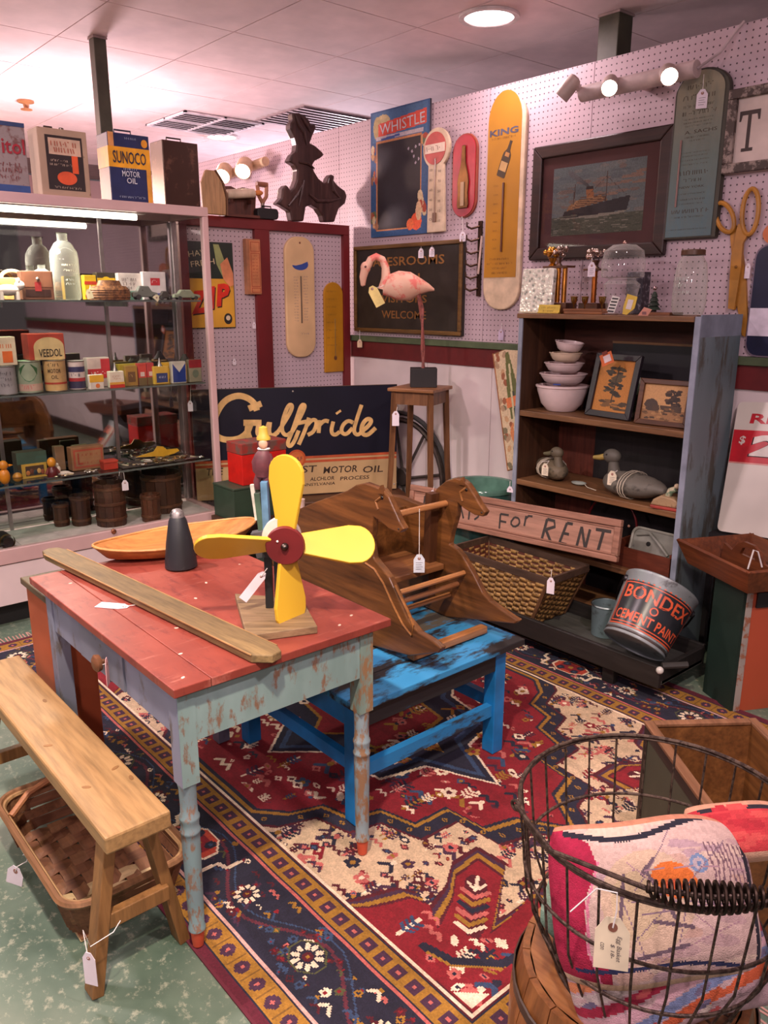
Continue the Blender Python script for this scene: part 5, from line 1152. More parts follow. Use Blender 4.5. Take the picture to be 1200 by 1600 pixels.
e,w,h=trophy('slim silver topped trophy on one amber column behind the hanging tag',913,384,946,484,2.98,silv,metal((180,104,50),.3),1)
pricetag(None,aY(925,412,2.92),.034,.052,'pinkish price tag tied to the slim trophy',face=(.1,-1,0),string=[aY(925,402,2.95)])
e,w,h=yt('yellow_label_card','small yellow card label in front of the gold trophy','card',841,473,874,487,2.87,Z,(R(-12),0,0)); B().prism(rect(-w,w,0,h),-.002,.002).build('card',flat((214,186,70)),e); B().prism(rect(-w,w,0,.004),-.006,.012).build('card_foot',flat((190,160,60)),e)
b=B(); addscrib(b,0,h*.65,1.4*w,h*.2,-.0026); addscrib(b,0,h*.3,1.2*w,h*.2,-.0026); b.build('print',flat((130,100,50)),e,kind='stuff')
e,w,h=yt('wooden_tray','low tan wooden tray with small brass cordial glasses','tray',890,474,950,486,2.90,Z); B().box(-w,w,-.04,.04,0,.014).build('tray_base',wood((120,70,40),(170,112,70),'x',6,.4),e,bev=.003)
for s in (-1,1): B().box(-w,w,s*.04-.003,s*.04+.003,.014,.022).build('tray_rim',wood((120,70,40),(170,112,70),'x',6,.4),e)
for i,(px,lb) in enumerate(((897,'small brass cordial glass at the tray left'),(914,'small brass cordial glass in the tray middle'),(941,'small brass cordial glass at the tray right'))):
    x=aY(px,470,2.90).x; f=E('cordial_glass',lb,'glass',(x,2.90,Z+.0155)); 
    B().lathe([(.014,0),(.003,.004),(.003,.024),(.012,.034),(.015,.055)],14,cap=False).build('goblet',metal((190,160,100),.2),f); B().lathe([(.015,.053),(.0165,.055),(.015,.057)],14,cap=False).build('rim',metal((210,180,120),.2),f)
e,w,h=yt('glass_dome','tall clear glass dome jar with a ball finial','glass jar',943,373,1004,486,2.98,Z); g_=glass((246,244,246),.02,'dome')
B().lathe([(w*.5,.002),(w*.62,.02),(w*.72,h*.3),(w*.8,h*.42),(w*.6,h*.47),(w*.6,h*.5),(w*.88,h*.52)],28,cap=False).build('lower_globe',g_,e)
B().lathe([(w*.92,h*.52),(w*.95,h*.7),(w*.85,h*.88),(w*.5,h*.96),(.004,h*.975)],28,cap=False).build('dome',g_,e); B().ball((0,0,h*.99),.009,n=10,m=8).build('finial',metal((220,180,170),.15),e)
e,w,h=yt('patterned_box','dark patterned box behind the glass dome','box',985,412,1010,478,3.09,Z+.0); B().box(-w,w,-.03,.03,0,h).build('body',worn((58,54,62),(130,126,134),.42,26),e,bev=.003); B().prism(ell(.3*w,h*.55,w*.5,w*.5),-.032,-.03).build('front_disc',flat((34,32,38)),e); B().prism(ell(.3*w,h*.55,w*.2,w*.2),-.0335,-.032).build('disc_center',flat((110,104,116)),e)
q=aY(981,470,2.89); e=E('yellow_tag','yellow shield shaped tag leaning on the glass dome','tag',(q.x,2.89,Z+.0008),(R(-10),R(8),0)); B().prism([(-.02,.0),(0,-.0),(.026,.03),(.024,.075),(-.024,.08),(-.026,.03)],-.001,.001).build('tag_card',flat((206,176,60)),e); B().prism(rect(-.012,.012,.022,.06),-.002,-.001).build('white_window',flat((214,206,200)),e)
q=aY(954,468,2.90); e=E('number_card','black and white striped number card beside the glass dome','card',(q.x,2.90,Z+.0008),(R(-12),R(12),0)); B().prism(rect(-.018,.018,0,.075),-.001,.001).build('card',flat((220,216,210)),e)
b=B()
for k in range(5): b.prism([(-.014,.008+.013*k),(.014,.012+.013*k),(.014,.018+.013*k),(-.014,.014+.013*k)],-.0018,-.001)
b.build('stripes',flat((30,28,30)),e,kind='stuff')
e,w,h=yt('toy_tree','tiny green bottle brush tree with a bead on top','ornament',1012,441,1034,479,2.97,Z+.012); gt=worn((40,58,44),(26,36,28),.5,60)
for k in range(4): B().lathe([(.001,h*(.1+.18*k)),(w*(.95-.17*k),h*(.08+.18*k)),(w*(.4-.08*k),h*(.3+.18*k))],14).build('foliage_tier',gt,e)
B().ball((0,0,h*.97),.008,n=10,m=8).build('bead',metal((220,190,190),.2),e); B().lathe([(.012,0),(.012,h*.12)],12).build('stem_base',flat((70,40,30)),e)
e,w,h=yt('flat_wooden_box','flat dark wooden board beneath the tiny tree','board',1012,479,1058,487,2.97,Z); B().box(-w,w,-.05,.05,0,.011).build('board',wdk,e,bev=.002); B().box(-w,w,-.052,-.05,.0,.011).build('edge_strip',wood((90,50,30),(140,90,56),'x',6),e)
q=aY(1005,485,2.84); e=E('price_card','pink paper card curling over the bookcase edge','card',(q.x,2.85,Z+.004),(R(20),0,R(15))); B().prism([(-.03,-.01),(.0,-.024),(.03,.02),(.0,.03)],-.0006,.0006).build('card',flat((222,160,140)),e); B().prism([(-.008,.0),(.008,.0),(.008,.012),(-.008,.012)],-.0012,-.0006).build('inked_mark',flat((150,110,110)),e)
q=aY(935,486,2.87); e=E('silver_knife','thin silver letter opener lying at the bookcase front edge','letter opener',(q.x,2.865,Z+.003)); B().tube([(-.06,0,0),(.04,0,.0)],.003,6).build('blade',metal((200,190,186),.2),e); B().tube([(.04,0,0),(.09,0.005,.0)],.005,6).build('handle',metal((160,150,146),.3),e)
e,w,h=yt('mason_jar','large clear glass jar with dark lid at the right of the bookcase top','jar',1056,384,1104,487,2.97,Z); jg=glass((244,248,244),.04,'jar')
B().lathe([(.001,.004),(w*.86,.004),(w*.94,.02),(w,h*.2),(w*.97,h*.55),(w*.84,h*.8),(w*.64,h*.88),(w*.62,h*.93)],30,cap=False).build('glass_body',jg,e)
B().lathe([(w*.66,h*.915),(w*.7,h*.92),(w*.7,h*.99),(w*.66,h),(.001,h)],26,cap=False).build('lid',flat((84,56,36),.4),e)
b=B(); _w=lambda q:(q[0],-math.sqrt(max((w*.985)**2-q[0]**2,1e-6))-.001,q[2])
for k in range(3): addscrib(b,0,h*(.56-.1*k),w*1.0,h*.05,0,_w)
b.build('embossing',flat((196,206,198),.15),e,kind='stuff')
# ================================================================== tall bottle sign between stool and bookcase
TL=aY(771,553,3.165); BL=aY(794,736,3.06)
ax=Vector((1,0,0)); up=(TL-BL); hh=up.length; up.normalize(); axn=(ax-up*ax.dot(up)).normalized(); nn=axn.cross(up)
Mq=Matrix((axn,-nn,up)).transposed(); Mq=Matrix(((axn.x,-nn.x,up.x),(axn.y,-nn.y,up.y),(axn.z,-nn.z,up.z)))
e=E('tin_sign','narrow cream tin sign with a green bottle, half behind the bookcase','sign',BL,Mq.to_euler()); ww=.2
B().prism(rect(0,ww,0,hh),-.004,.004).build('backing',wood((110,70,40),(150,100,60),'z',5),e)
cv=Canvas(ww-.008,hh-.01,.004,(206,184,150)); g=random.Random(2)
for k in range(26): cv.ell(g.uniform(0,.07),g.uniform(.0,hh),.012,.018,g.choice([(170,140,110),(120,110,84),(190,150,110),(150,90,60)]),g.uniform(-40,40))
cv.poly([(.055,.62*hh),(.075,.96*hh),(.095,.96*hh),(.12,.7*hh),(.115,.4*hh),(.06,.4*hh)],(96,100,50)); cv.poly([(.07,.3*hh),(.11,.3*hh),(.1,.62*hh),(.08,.62*hh)],(60,66,60))
cv.rect(.045,.13,.5*hh,.58*hh,(214,120,70)); cv.ell(.085,.28*hh,.04,.06,(206,130,80)); cv.rect(.06,.1,.05*hh,.2*hh,(88,110,60)); cv.line([(.075,.3*hh),(.09,.85*hh)],.012,(200,190,150)); cv.mottle(.1,2)
picture(cv,'printed_face',e,.004,.005,-.0046)
B().prism(rect(0,.004,0,hh),-.008,-.004).build('edge_strip',wood((150,90,50),(190,130,80),'z',5),e)
# ================================================================== flamingo on its plant stand, wheel behind
N=aY(677,610,2.86); Lr=(-.923,-.384); Rr=(-.384,.923); sN=.262
cx,cy=N.x+sN/2*(Lr[0]+Rr[0]),N.y+sN/2*(Lr[1]+Rr[1]); zs=N.z; rz=math.atan2(.384,.923)
e=E('plant_stand','slender wooden plant stand with splayed legs under the flamingo','stand',(cx,cy,0),(0,0,rz)); st=wood((92,58,36),(146,98,62),'z',6,.45); a=sN/2
B().box(-a,a,-a,a,zs-.018,zs).build('top_board',wood((120,76,46),(168,116,74),'x',6,.4),e,bev=.004)
for s,t_ in ((1,0),(-1,0),(0,1),(0,-1)):
    if s: B().box(s*a*.78-.008,s*a*.78+.008,-a*.7,a*.7,zs-.085,zs-.018).build('apron',st,e)
    else: B().box(-a*.7,a*.7,t_*a*.78-.008,t_*a*.78+.008,zs-.085,zs-.018).build('apron',st,e)
for s in (-1,1):
    for t_ in (-1,1): B().tube([(s*a*.78,t_*a*.78,zs-.018),(s*(a*.78+.012),t_*(a*.78+.012),zs*.6),(s*(a*.78+.04),t_*(a*.78+.04),0)],[.019,.017,.012],4).build('leg',st,e)
q=aP(661,598,(cx,cy,0),(Vector((CF.x,CF.y,0))).normalized())
fl=E('flamingo','pink plaster flamingo figure standing on a black block','flamingo',(q.x,q.y,zs+.0008),(0,0,-YAW)); FM=1/ (FPX/ (CF.dot(q-CP)))
F2=lambda px,py:((px-661)*FM,-(py-598)*FM)
x0,z0=F2(641,598); x1,z1=F2(682,569); B().box(x0,x1,-.05,.05,0,z1).build('block',flat((30,26,28),.6),fl,bev=.002)
pk=worn((236,176,150),(226,120,110),.46,7,rough=.5,c2=(240,196,172))
neck=[(600,452),(603,436),(602,420),(597,408),(588,404),(580,408),(575,418)]
b=B().tube([(F2(*p)[0],0,F2(*p)[1]) for p in neck],[.032,.025,.020,.018,.018,.019,.02],12)
secs=[(598,452,.028,.03),(606,446,.055,.05),(622,446,.075,.058),(640,447,.072,.055),(656,447,.04,.034),(668,449,.02,.018),(676,452,.006,.006)]
n=14; vs=[]
for px,py,rz_,ry in secs: x,z=F2(px,py); vs+=[(x,ry*math.cos(2*PI*k/n),z+rz_*math.sin(2*PI*k/n)) for k in range(n)]
b.add(vs,[(i*n+k,i*n+(k+1)%n,(i+1)*n+(k+1)%n,(i+1)*n+k) for i in range(len(secs)-1) for k in range(n)]+[tuple(range(n))[::-1]],True)
b.build('body',pk,fl)
b=B(); h1=F2(572,420); b.ball((h1[0],0,h1[1]),.026,.023,.03,14,10); h2=F2(569,434); h3=F2(568,446); b.tube([(h1[0],0,h1[1]),(h2[0]-.003,0,h2[1]),(h3[0],0,h3[1])],[.024,.02,.012],10); b.build('head',pk,fl)
B().tube([(F2(568,441)[0],0,F2(568,441)[1]),(F2(567,447)[0],0,F2(567,447)[1])],[.015,.006],10).build('beak_tip',flat((200,150,130)),fl)
for s in (-1,1): B().ball((F2(572,419)[0],s*.023,F2(572,419)[1]),.006,n=8,m=6).build('eye',flat((90,50,46)),fl)
lp=[(652,458),(657,480),(659,510),(660,540),(661,571)]
for s in (-1,1): B().tube([(F2(*p)[0]+s*.006*math.sin(i*1.7),s*.012*math.cos(i*1.4),F2(*p)[1]) for i,p in enumerate(lp)],[.012,.008,.006,.007,.008],8).build('leg',worn((150,84,76),(110,62,58),.45,20),fl)
q2=fl.matrix_basis@Vector((F2(585,462)[0],-.07,F2(585,462)[1]))
pricetag(None,fl.matrix_basis@Vector((F2(581,449)[0],-.055,F2(581,449)[1])),.05,.10,'yellow and white card tag hung round the flamingo neck',face=(.76,-.65,0),string=[fl.matrix_basis@Vector((F2(600,446)[0],-.04,F2(600,446)[1]))],tilt=-28,mat=flat((228,206,130)),ink=False)
c=aY(629,745,3.165); 
e=E('wagon_wheel','dark spoked iron wheel leaning on the wall behind the plant stand','wheel',(c.x,3.165,c.z+.0),(0,0,0)); rw=c.z-.004; wm_=flat((66,58,54),.5,0,.25)
B().tube([(rw*.965*math.cos(2*PI*k/40),0,rw*.965*math.sin(2*PI*k/40)) for k in range(40)],rw*.035,8,True).build('tyre',flat((44,42,42),.6),e)
B().tube([(rw*.86*math.cos(2*PI*k/40),0,rw*.86*math.sin(2*PI*k/40)) for k in range(40)],.016,8,True).build('rim',metal((90,80,76),.5),e)
for k in range(8): B().tube([(.04*math.cos(2*PI*k/8),0,.04*math.sin(2*PI*k/8)),(rw*.86*math.cos(2*PI*k/8+.2),0,rw*.86*math.sin(2*PI*k/8+.2))],.009,6).build('spoke',wm_,e)
B().lathe([(.05,-.016),(.055,-.01),(.055,.01),(.05,.016)],16,Euler((HALF,0,0)).to_matrix().to_4x4()).build('hub',wm_,e)
p=aP(617,638,(cx,cy,0),(Vector((CF.x,CF.y,0))).normalized())+Vector((.12,-.1,0)); pricetag(None,p,.036,.07,'price tag on the left leg of the plant stand',face=(.76,-.65,0),string=[p+Vector((-.01,.02,.025))],ink=False)
# ================================================================== big glazed planter
cxp,cyp=-2.735,3.0; zr=.525
e=E('glazed_planter','large blue green glazed planter between plant stand and bookcase','planter',(cxp,cyp,0)); gz=flat((62,98,92),.15,0,.25,7)
B().lathe([(.001,.004),(.12,.004),(.13,0),(.15,.1),(.175,.3),(.18,zr-.03)],40,cap=False).build('pot_wall',gz,e)
B().lathe([(.178,zr-.03),(.187,zr-.026),(.188,zr-.01),(.182,zr),(.165,zr-.004),(.16,zr-.03),(.15,.2),(.001,.18)],40,cap=False).build('rim',flat((92,130,116),.12,0,.2,9),e)
p=aP(796,770,(cxp,cyp-.19,0),(0,1,0)); pricetag(None,aY(797,762,2.8),.03,.022,'pale tag lying over the planter rim beside the bookcase',face=(.3,-1,0),string=[aY(797,752,2.81)],ink=False)
# ================================================================== lettered rental board
YB=2.80
TL,TR,BR_,BL=aY(652,758,YB),aY(987,815,YB),aY(968,883,YB-.03),aY(638,805,YB-.03)
ax=(TR-TL); ww=ax.length; ax.normalize(); up=((TL-BL)+(TR-BR_))/2; up-=ax*up.dot(ax); hh=up.length; up.normalize(); nn=ax.cross(up)
Mq=Matrix(((ax.x,-nn.x,up.x),(ax.y,-nn.y,up.y),(ax.z,-nn.z,up.z)))
e=E('rental_sign','long pinkish wooden panel hand lettered FOR RENT across the wicker basket','sign',(BL+BR_)/2,Mq.to_euler()); w=ww/2
pkw=wood((168,122,104),(196,150,130),'x',4,.6,1.0)
B().prism(rect(-w+.03,w-.03,.025,hh-.03),-.004,.006).build('panel',pkw,e)
mo=wood((146,100,82),(180,132,112),'x',5,.55)
for nm,q in (('moulding',rect(-w,w,hh-.03,hh)),('moulding',rect(-w,w,0,.025)),('moulding',rect(-w,-w+.03,.025,hh-.03)),('moulding',rect(w-.03,w,.025,hh-.03))): B().prism(q,-.016,.006).build(nm,mo,e,bev=.004)
for z in (hh-.036,.031): B().box(-w+.03,w-.03,-.009,-.004,z-.003,z+.003).build('bead',mo,e)
rinv=(Matrix.Translation(e.location)@Mq.to_4x4()).inverted(); nrmB=Mq@Vector((0,-1,0))
def rp(px,py): q=rinv@aP(px,py,e.location+Vector((0,0,0))+nrmB*.005,nrmB); return (q.x,q.z)
ink=flat((58,52,50),.6)
def hand(strokes,wd,sm=0):
    b=B()
    for i,s in enumerate(strokes): addstroke(b,[rp(*p) for p in s],wd,-.0048-i*4e-5,sm)
    return b.build('letter',ink,e,kind='stuff' if len(strokes)>1 else None)
hand([[(664,775),(660,804)],[(664,775),(676,777),(678,786),(665,790)],[(665,790),(678,795),(675,804),(660,804)]],.012)
hand([[(690,780),(683,792),(688,803),(698,797),(698,785),(690,780)]],.011,1)
hand([[(706,806),(718,782),(724,810)],[(710,797),(722,799)]],.011)
hand([[(728,786),(742,788)],[(735,787),(732,812)]],.011)
hand([[(751,792),(744,788),(740,792),(746,798),(749,806),(741,812)]],.010,1)
hand([[(782,803),(780,826)],[(782,803),(795,805)],[(781,814),(791,816)]],.010)
hand([[(804,808),(797,817),(803,824),(812,819),(811,810),(804,808)]],.010,1)
hand([[(822,806),(819,822)],[(820,812),(826,806),(832,807)]],.010,0)
hand([[(855,811),(846,844)],[(855,811),(866,814),(867,823),(851,828)],[(853,828),(861,848)]],.014)
hand([[(886,817),(874,848)],[(886,817),(895,819)],[(880,833),(889,835)],[(874,848),(885,851)]],.013)
hand([[(901,853),(909,823)],[(909,823),(914,858)],[(914,858),(922,827)]],.013)
hand([[(931,827),(955,831)],[(943,830),(934,861)]],.014)
for px,py in ((966,868),(985,822)): x,z=rp(px,py); B().ball((x,-.017,z),.006,.003,.006,8,5).build('nail_head',flat((120,84,66)),e)
p=aP(676,768,e.location+nrmB*.03,nrmB); pricetag(None,p,.034,.045,'price tag on the left end of the FOR RENT board',face=tuple(nrmB),string=[aP(678,760,e.location+nrmB*.02,nrmB)])
# ================================================================== black trough, basket and paint pail in it
blk=wood((26,24,24),(46,42,40),'x',5,.5); TX0,TX1,TY0,TY1=-2.62,-1.365,2.475,2.80; tz=.085
e=E('wooden_trough','long black wooden trough on short legs below the bookcase','trough',((TX0+TX1)/2,(TY0+TY1)/2,0)); ox,oy=e.location.x,e.location.y
bb=lambda x0,x1,y0,y1,z0,z1: B().box(x0-ox,x1-ox,y0-oy,y1-oy,z0,z1)
bb(TX0,TX1,TY0+.02,TY1-.015,tz,tz+.014).build('floor_board',wood((60,62,58),(84,84,78),'x',4,.6),e)
bb(TX0,TX1,TY0,TY0+.02,tz-.01,tz+.075).build('front_board',blk,e,bev=.004); bb(TX0,TX1,TY1-.015,TY1,tz-.01,tz+.075).build('back_board',blk,e,bev=.004)
bb(TX1-.02,TX1,TY0+.02,TY1-.015,tz,tz+.065).build('end_board',blk,e,bev=.003); bb(TX0,TX0+.02,TY0+.02,TY1-.015,tz,tz+.065).build('end_board',blk,e,bev=.003)
for x in (TX0+.1,-1.62): 
    for y in (TY0+.03,TY1-.06): bb(x,x+.05,y,y+.03,RZ,tz-.0).build('leg',blk,e)
B().tube([(TX1-ox-.01,TY0+.03-oy,tz+.07),(TX1+.05-ox,TY0+.10-oy,tz+.075)],.012,8).build('handle',flat((52,50,48)),e)
B().ball((TX1-ox,TY0-.0-oy,tz+.065),.014,n=10,m=8).build('corner_knob',flat((200,196,190),.3),e)
# wicker basket
wz0=tz+.016; wz1=.338; bx0,bx1,by0,by1=-2.44,-2.0,2.52,2.755; rx0,rx1,ry0,ry1=-2.48,-1.905,2.515,2.785
e=E('wicker_basket','large rectangular wicker basket with a dark rim, in the black trough','basket',((rx0+rx1)/2,(ry0+ry1)/2,wz0)); ox,oy=e.location.x,e.location.y
wk1=worn((150,112,60),(96,66,36),.46,30,c2=(178,138,80)); wk2=wood((84,56,36),(120,84,54),'z',8)
def wl_(s,u):  # u 0..1 along perimeter sides list, s height fraction -> point
    x0,x1=bx0+(rx0-bx0)*s,bx1+(rx1-bx1)*s; y0,y1=by0+(ry0-by0)*s,by1+(ry1-by1)*s
    per=[(x0,y0),(x1,y0),(x1,y1),(x0,y1)]; k=int(u)%4; f=u-int(u); a,b=per[k],per[(k+1)%4]
    return Vector((a[0]+(b[0]-a[0])*f-ox,a[1]+(b[1]-a[1])*f-oy,s*(wz1-wz0)))
cen=Vector((0,0,0))
nst=(13,7,13,7); posts=[k+(j+.5)/nst[k] for k in range(4) for j in range(nst[k])]
for u in posts:
    a,b_=wl_(.02,u),wl_(.97,u); k=int(u); side=(Vector((1,0,0)) if k%2==0 else Vector((0,1,0))); nv_=((0,-1,0),(1,0,0),(0,1,0),(-1,0,0))[k]
    B().bar(a,b_,.026,.003,nv_).build('upright_splint',wk2,e)
rows=17
for r_ in range(rows):
    s0=.05+.86*r_/rows
    b=B()
    for k in range(4):
        nv_=Vector(((0,-1,0),(1,0,0),(0,1,0),(-1,0,0))[k]); m=nst[k]*2
        pts=[]
        for j in range(m+1):
            u=k+min(j/m,.9999); off=.0036*(1 if (((j//1)%4) in (0,1))==(r_%2==0) else -1) if 0<j<m else 0
            pts.append((wl_(s0,u)+nv_*(off),nv_))
        hw=.0082
        vs=[p+Vector((0,0,q)) for p,_ in pts for q in (-hw,hw)]
        b.add(vs,[(2*i,2*i+2,2*i+3,2*i+1) for i in range(m)],True)
    b.build('weaver_strip',wk1,e,sol=.0035)
b=B(); 
for k in range(4): b.bar(wl_(.96,k+.0),wl_(.96,k+.9999),.012,.03)
b.build('rim_band',wood((62,46,38),(96,74,60),'x',7),e,kind='stuff')
b=B(); b.box(bx0-ox+.004,bx1-ox-.004,by0-oy+.004,by1-oy-.004,0,.006); b.build('bottom',wk2,e)
for k,u in enumerate((1.0,2.0,3.0,4.0)):
    B().tube([wl_(.02,u-.0001),wl_(.95,u-.0001)],.009,6).build('corner_post',wk2,e)
inn=B()
for k in range(4): inn.add([wl_(.02,k)*.985,wl_(.02,k+.9999)*.985,wl_(.93,k+.9999)*.985,wl_(.93,k)*.985],[(0,1,2,3)])
inn.build('lining',flat((86,40,30),.7),e,kind='stuff')
p=aY(861,905,2.49); pricetag(None,p,.032,.062,'price tag tied to the front of the wicker basket',face=(.3,-1,0),string=[aY(858,893,2.50),aY(862,890,2.50)],ink=False)
# paint pail
c=aY(1012,968,2.62); axd=(CR*.50+CU*.84+CF*.22).normalized(); h=.255; rb,rt=.118,.138
xd=(CR-axd*CR.dot(axd)).normalized(); yd=axd.cross(xd)
Mq=Matrix(((xd.x,yd.x,axd.x),(xd.y,yd.y,axd.y),(xd.z,yd.z,axd.z)))
base=c-axd*h*.5
lowz=base.z-rb*math.sqrt(1-axd.z**2); base.z+=max(0,(tz+.016)-lowz)
e=E('paint_pail','grey metal pail with a black and orange paint label, tipped in the trough','pail',base,Mq.to_euler())
pm_=metal((150,156,160),.45,.25); pm_=worn((146,154,158),(96,98,100),.38,8,rough=.4,metal=.3)
B().lathe([(.001,.006),(rb,.006),(rb,0),(rb+.003,.002),(rb+.0,.014),(rt,h-.02),(rt+.004,h-.014),(rt+.005,h-.004),(rt,h),(rt-.004,h-.004),(rt-.004,h-.03),(rb-.003,.02),(.001,.02)],40,cap=False).build('pail_body',pm_,e)
B().lathe([(rb+.0012,.012),(rb+.004,.016),(rb+.0025,.022)],40,cap=False).build('foot_ring',metal((160,160,160),.4),e)
def wrapP(q,off): 
    z=q[2]; r=rb+(rt-rb)*z/h+off; a=q[0]/.128-HALF-.12; return (r*math.cos(a),r*math.sin(a),z)
def curved(x0,x1,z0,z1,off,mat,name,n=16):
    b=B(); vs=[wrapP((x0+(x1-x0)*i/n,0,z),off) for i in range(n+1) for z in (z0,z1)]
    b.add(vs,[(2*i,2*i+2,2*i+3,2*i+1) for i in range(n)],True); return b.build(name,mat,e)
og=flat((216,92,56),.4)
curved(-.165,.165,.03,.212,.0012,og,'label_border'); curved(-.160,.160,.035,.207,.0018,flat((40,42,48),.3),'label_ground'); curved(-.154,.154,.041,.201,.0022,og,'label_border'); curved(-.150,.150,.045,.197,.0026,flat((40,42,48),.3),'label_ground')
b=B(); addtext(b,'BONDEX',.0,.163,.27,.052,0,0,0,.018,lambda q:wrapP(q,.0032)); b.build('lettering',og,e)
b=B(); addtext(b,'CEMENT PAINT',.0,.072,.28,.038,0,0,0,.018,lambda q:wrapP(q,.0032)); b.build('lettering',og,e)
b=B(); pl=ell(0,.116,.016,.016,16); b.add([wrapP((x,0,z),.0032) for x,z in pl],[tuple(range(16))]); b.build('seal',og,e)
b=B(); pl=ell(0,.116,.011,.011,16); b.add([wrapP((x,0,z),.0036) for x,z in pl],[tuple(range(16))]); b.build('seal_center',flat((40,42,48),.3),e)
for s in (-1,1): 
    a=-HALF+s*1.5; B().lathe([(.014,0),(.012,.008)],10,Matrix.Translation((rt*math.cos(a),rt*math.sin(a),h-.04))@Vector((math.cos(a),math.sin(a),0)).to_track_quat('Z','Y').to_matrix().to_4x4()).build('bail_ear',metal((80,80,84),.5),e)
B().tube([((rt+.01)*math.cos(a0)+.02*math.sin(t),(rt+.012)*math.sin(a0)*1.0,h-.04-.13*math.sin(t)) for t,a0 in [(PI*k/12,-HALF+1.5-3.0*k/12+PI) if False else (PI*k/12,-HALF+1.5+3.28*k/12) for k in range(13)]],.004,6).build('bail_wire',metal((40,38,40),.5),e)
q=aY(958,930,2.73); e=E('tin_cup','dull blue grey tin can standing behind the paint pail','can',(q.x-.01,2.705,tz+.0155)); B().lathe([(.055,0),(.06,.13),(.056,.13),(.052,.01)],24,cap=False).build('can_wall',worn((98,116,120),(70,80,82),.4,9,metal=.2),e); B().lathe([(.06,.126),(.064,.13),(.06,.135)],24,cap=False).build('rolled_rim',metal((130,140,142),.4),e); B().lathe([(.001,.004),(.054,.004)],20,cap=False).build('base_plate',metal((90,96,98),.5),e)
# ================================================================== orange cabinet, tote tray, gas price sign
Cc=aZ(1140,1113,0); ang=math.atan2(-.47,.88)   # local x along the dark side's direction reversed
e=E('painted_cabinet','low cabinet with worn orange front and dark green side at the frame edge','cabinet',(Cc.x,Cc.y,0),(0,0,ang)); hz=.485
dg=worn((22,44,36),(50,52,44),.33,6); 
B().box(-.165,0,0,.012,0,hz-.02).build('side_panel',dg,e,'dark green side'); B().box(-.012,0,.013,.42,0,hz-.02).build('front_panel',worn((190,92,52),(150,110,90),.30,4,c2=(200,84,60)),e,'orange front')
B().box(-.165,-.155,.012,.42,0,hz-.02).build('side_panel',dg,e); B().box(-.155,-.012,.41,.42,0,hz-.02).build('side_panel',dg,e)
B().box(-.17,.01,-.01,.43,hz-.02,hz).build('top_board',worn((120,110,104),(60,54,50),.4,8),e,bev=.004)
B().box(.0005,.004,.012,.035,0,hz-.021).build('edge_strip',worn((168,160,150),(150,96,70),.45,12),e); B().box(.0005,.005,.2,.42,.0,.2).build('green_patch',flat((50,80,60)),e)
B().box(.001,.008,.05,.40,hz-.085,hz-.03).build('drawer_front',flat((34,30,32),.4),e)
tl=Vector((-.9,.44,0)).normalized(); zt0=hz+.001; 
e=E('tote_tray','flared wooden tote tray with a cut out center handle on the orange cabinet','tray',(0,0,0)); tw=wood((84,42,22),(140,78,42),'x',6,.4)
NN=aZ(1174,889,.575); e.location=(NN.x+tl.x*.17+.44*.13,NN.y+tl.y*.17+.9*.13,zt0); e.rotation_euler=(0,0,math.atan2(-tl.y,-tl.x))
L_,W_,H_=.165,.13,.085
def flare(a,b,c,d,nm): # outer quad a,b bottom c,d top
    vs=[Vector(v) for v in (a,b,c,d)]; nrm_=((vs[1]-vs[0]).cross(vs[2]-vs[0])).normalized()*.012
    return B().add(vs+[v-nrm_ for v in vs],[(0,1,2,3),(7,6,5,4),(0,4,5,1),(1,5,6,2),(2,6,7,3),(3,7,4,0)]).build(nm,tw,e)
k=.035
flare((-L_,-W_,0),(L_,-W_,0),(L_+k,-W_-k,H_),(-L_-k,-W_-k,H_),'side_board'); flare((L_,W_,0),(-L_,W_,0),(-L_-k,W_+k,H_),(L_+k,W_+k,H_),'side_board')
flare((L_,-W_,0),(L_,W_,0),(L_+k,W_+k,H_),(L_+k,-W_-k,H_),'end_board'); flare((-L_,W_,0),(-L_,-W_,0),(-L_-k,-W_-k,H_),(-L_-k,W_+k,H_),'end_board')
B().box(-L_+.012,L_-.012,-W_+.012,W_-.012,0,.008).build('bottom_board',wood((50,28,18),(80,48,30),'x',6),e)
out_=[(-L_+.02,.012),(L_-.02,.012),(L_-.03,.06),(.08,.065),(.05,.10),(.02,.115),(-.03,.115),(-.06,.10),(-.09,.065),(-L_+.03,.08)]
hd=B(); hole=ell(-.005,.085,.03,.014,12)
hd.prism(out_[:4]+[(.035,.066),(-.045,.066)]+out_[8:],-.006,.006); hd.prism([(.08,.065),(.05,.10),(.02,.115),(-.03,.115),(-.06,.10),(-.09,.065),(-.045,.066),(-.035,.09),(-.01,.1),(.01,.1),(.028,.09),(.035,.066)],-.006,.006)
hd.build('handle_board',tw,e)
B().tube([(.09,-.02,.06),(.085,-.04,.115),(.075,-.05,.12),(.07,-.06,.05)],.003,6).build('tag_string',strm,e)
TL,BL=aY(1155,628,3.165),aY(1121,829,3.03); up=(TL-BL); hh=up.length; up.normalize(); ax=Vector((1,0,0)); ax=(ax-up*ax.dot(up)).normalized(); nn=ax.cross(up)
Mq=Matrix(((ax.x,-nn.x,up.x),(ax.y,-nn.y,up.y),(ax.z,-nn.z,up.z)))
e=E('price_sign','white enamel price sign with a red band and large white figures','sign',BL,Mq.to_euler()); ww=.42
B().prism(rrect(0,ww,0,hh,.02,4),-.006,.004).build('white_panel',worn((222,214,202),(150,140,120),.24,4,rough=.3),e)
zb0,zb1=.54*hh,.785*hh; B().prism(rect(0.002,ww-.002,zb0,zb1),-.0075,-.006).build('red_band',flat((196,32,46),.3),e)
B().prism(rect(0.002,ww-.002,zb0-.006,zb0),-.0074,-.006).build('pink_line',flat((222,150,140),.3),e)
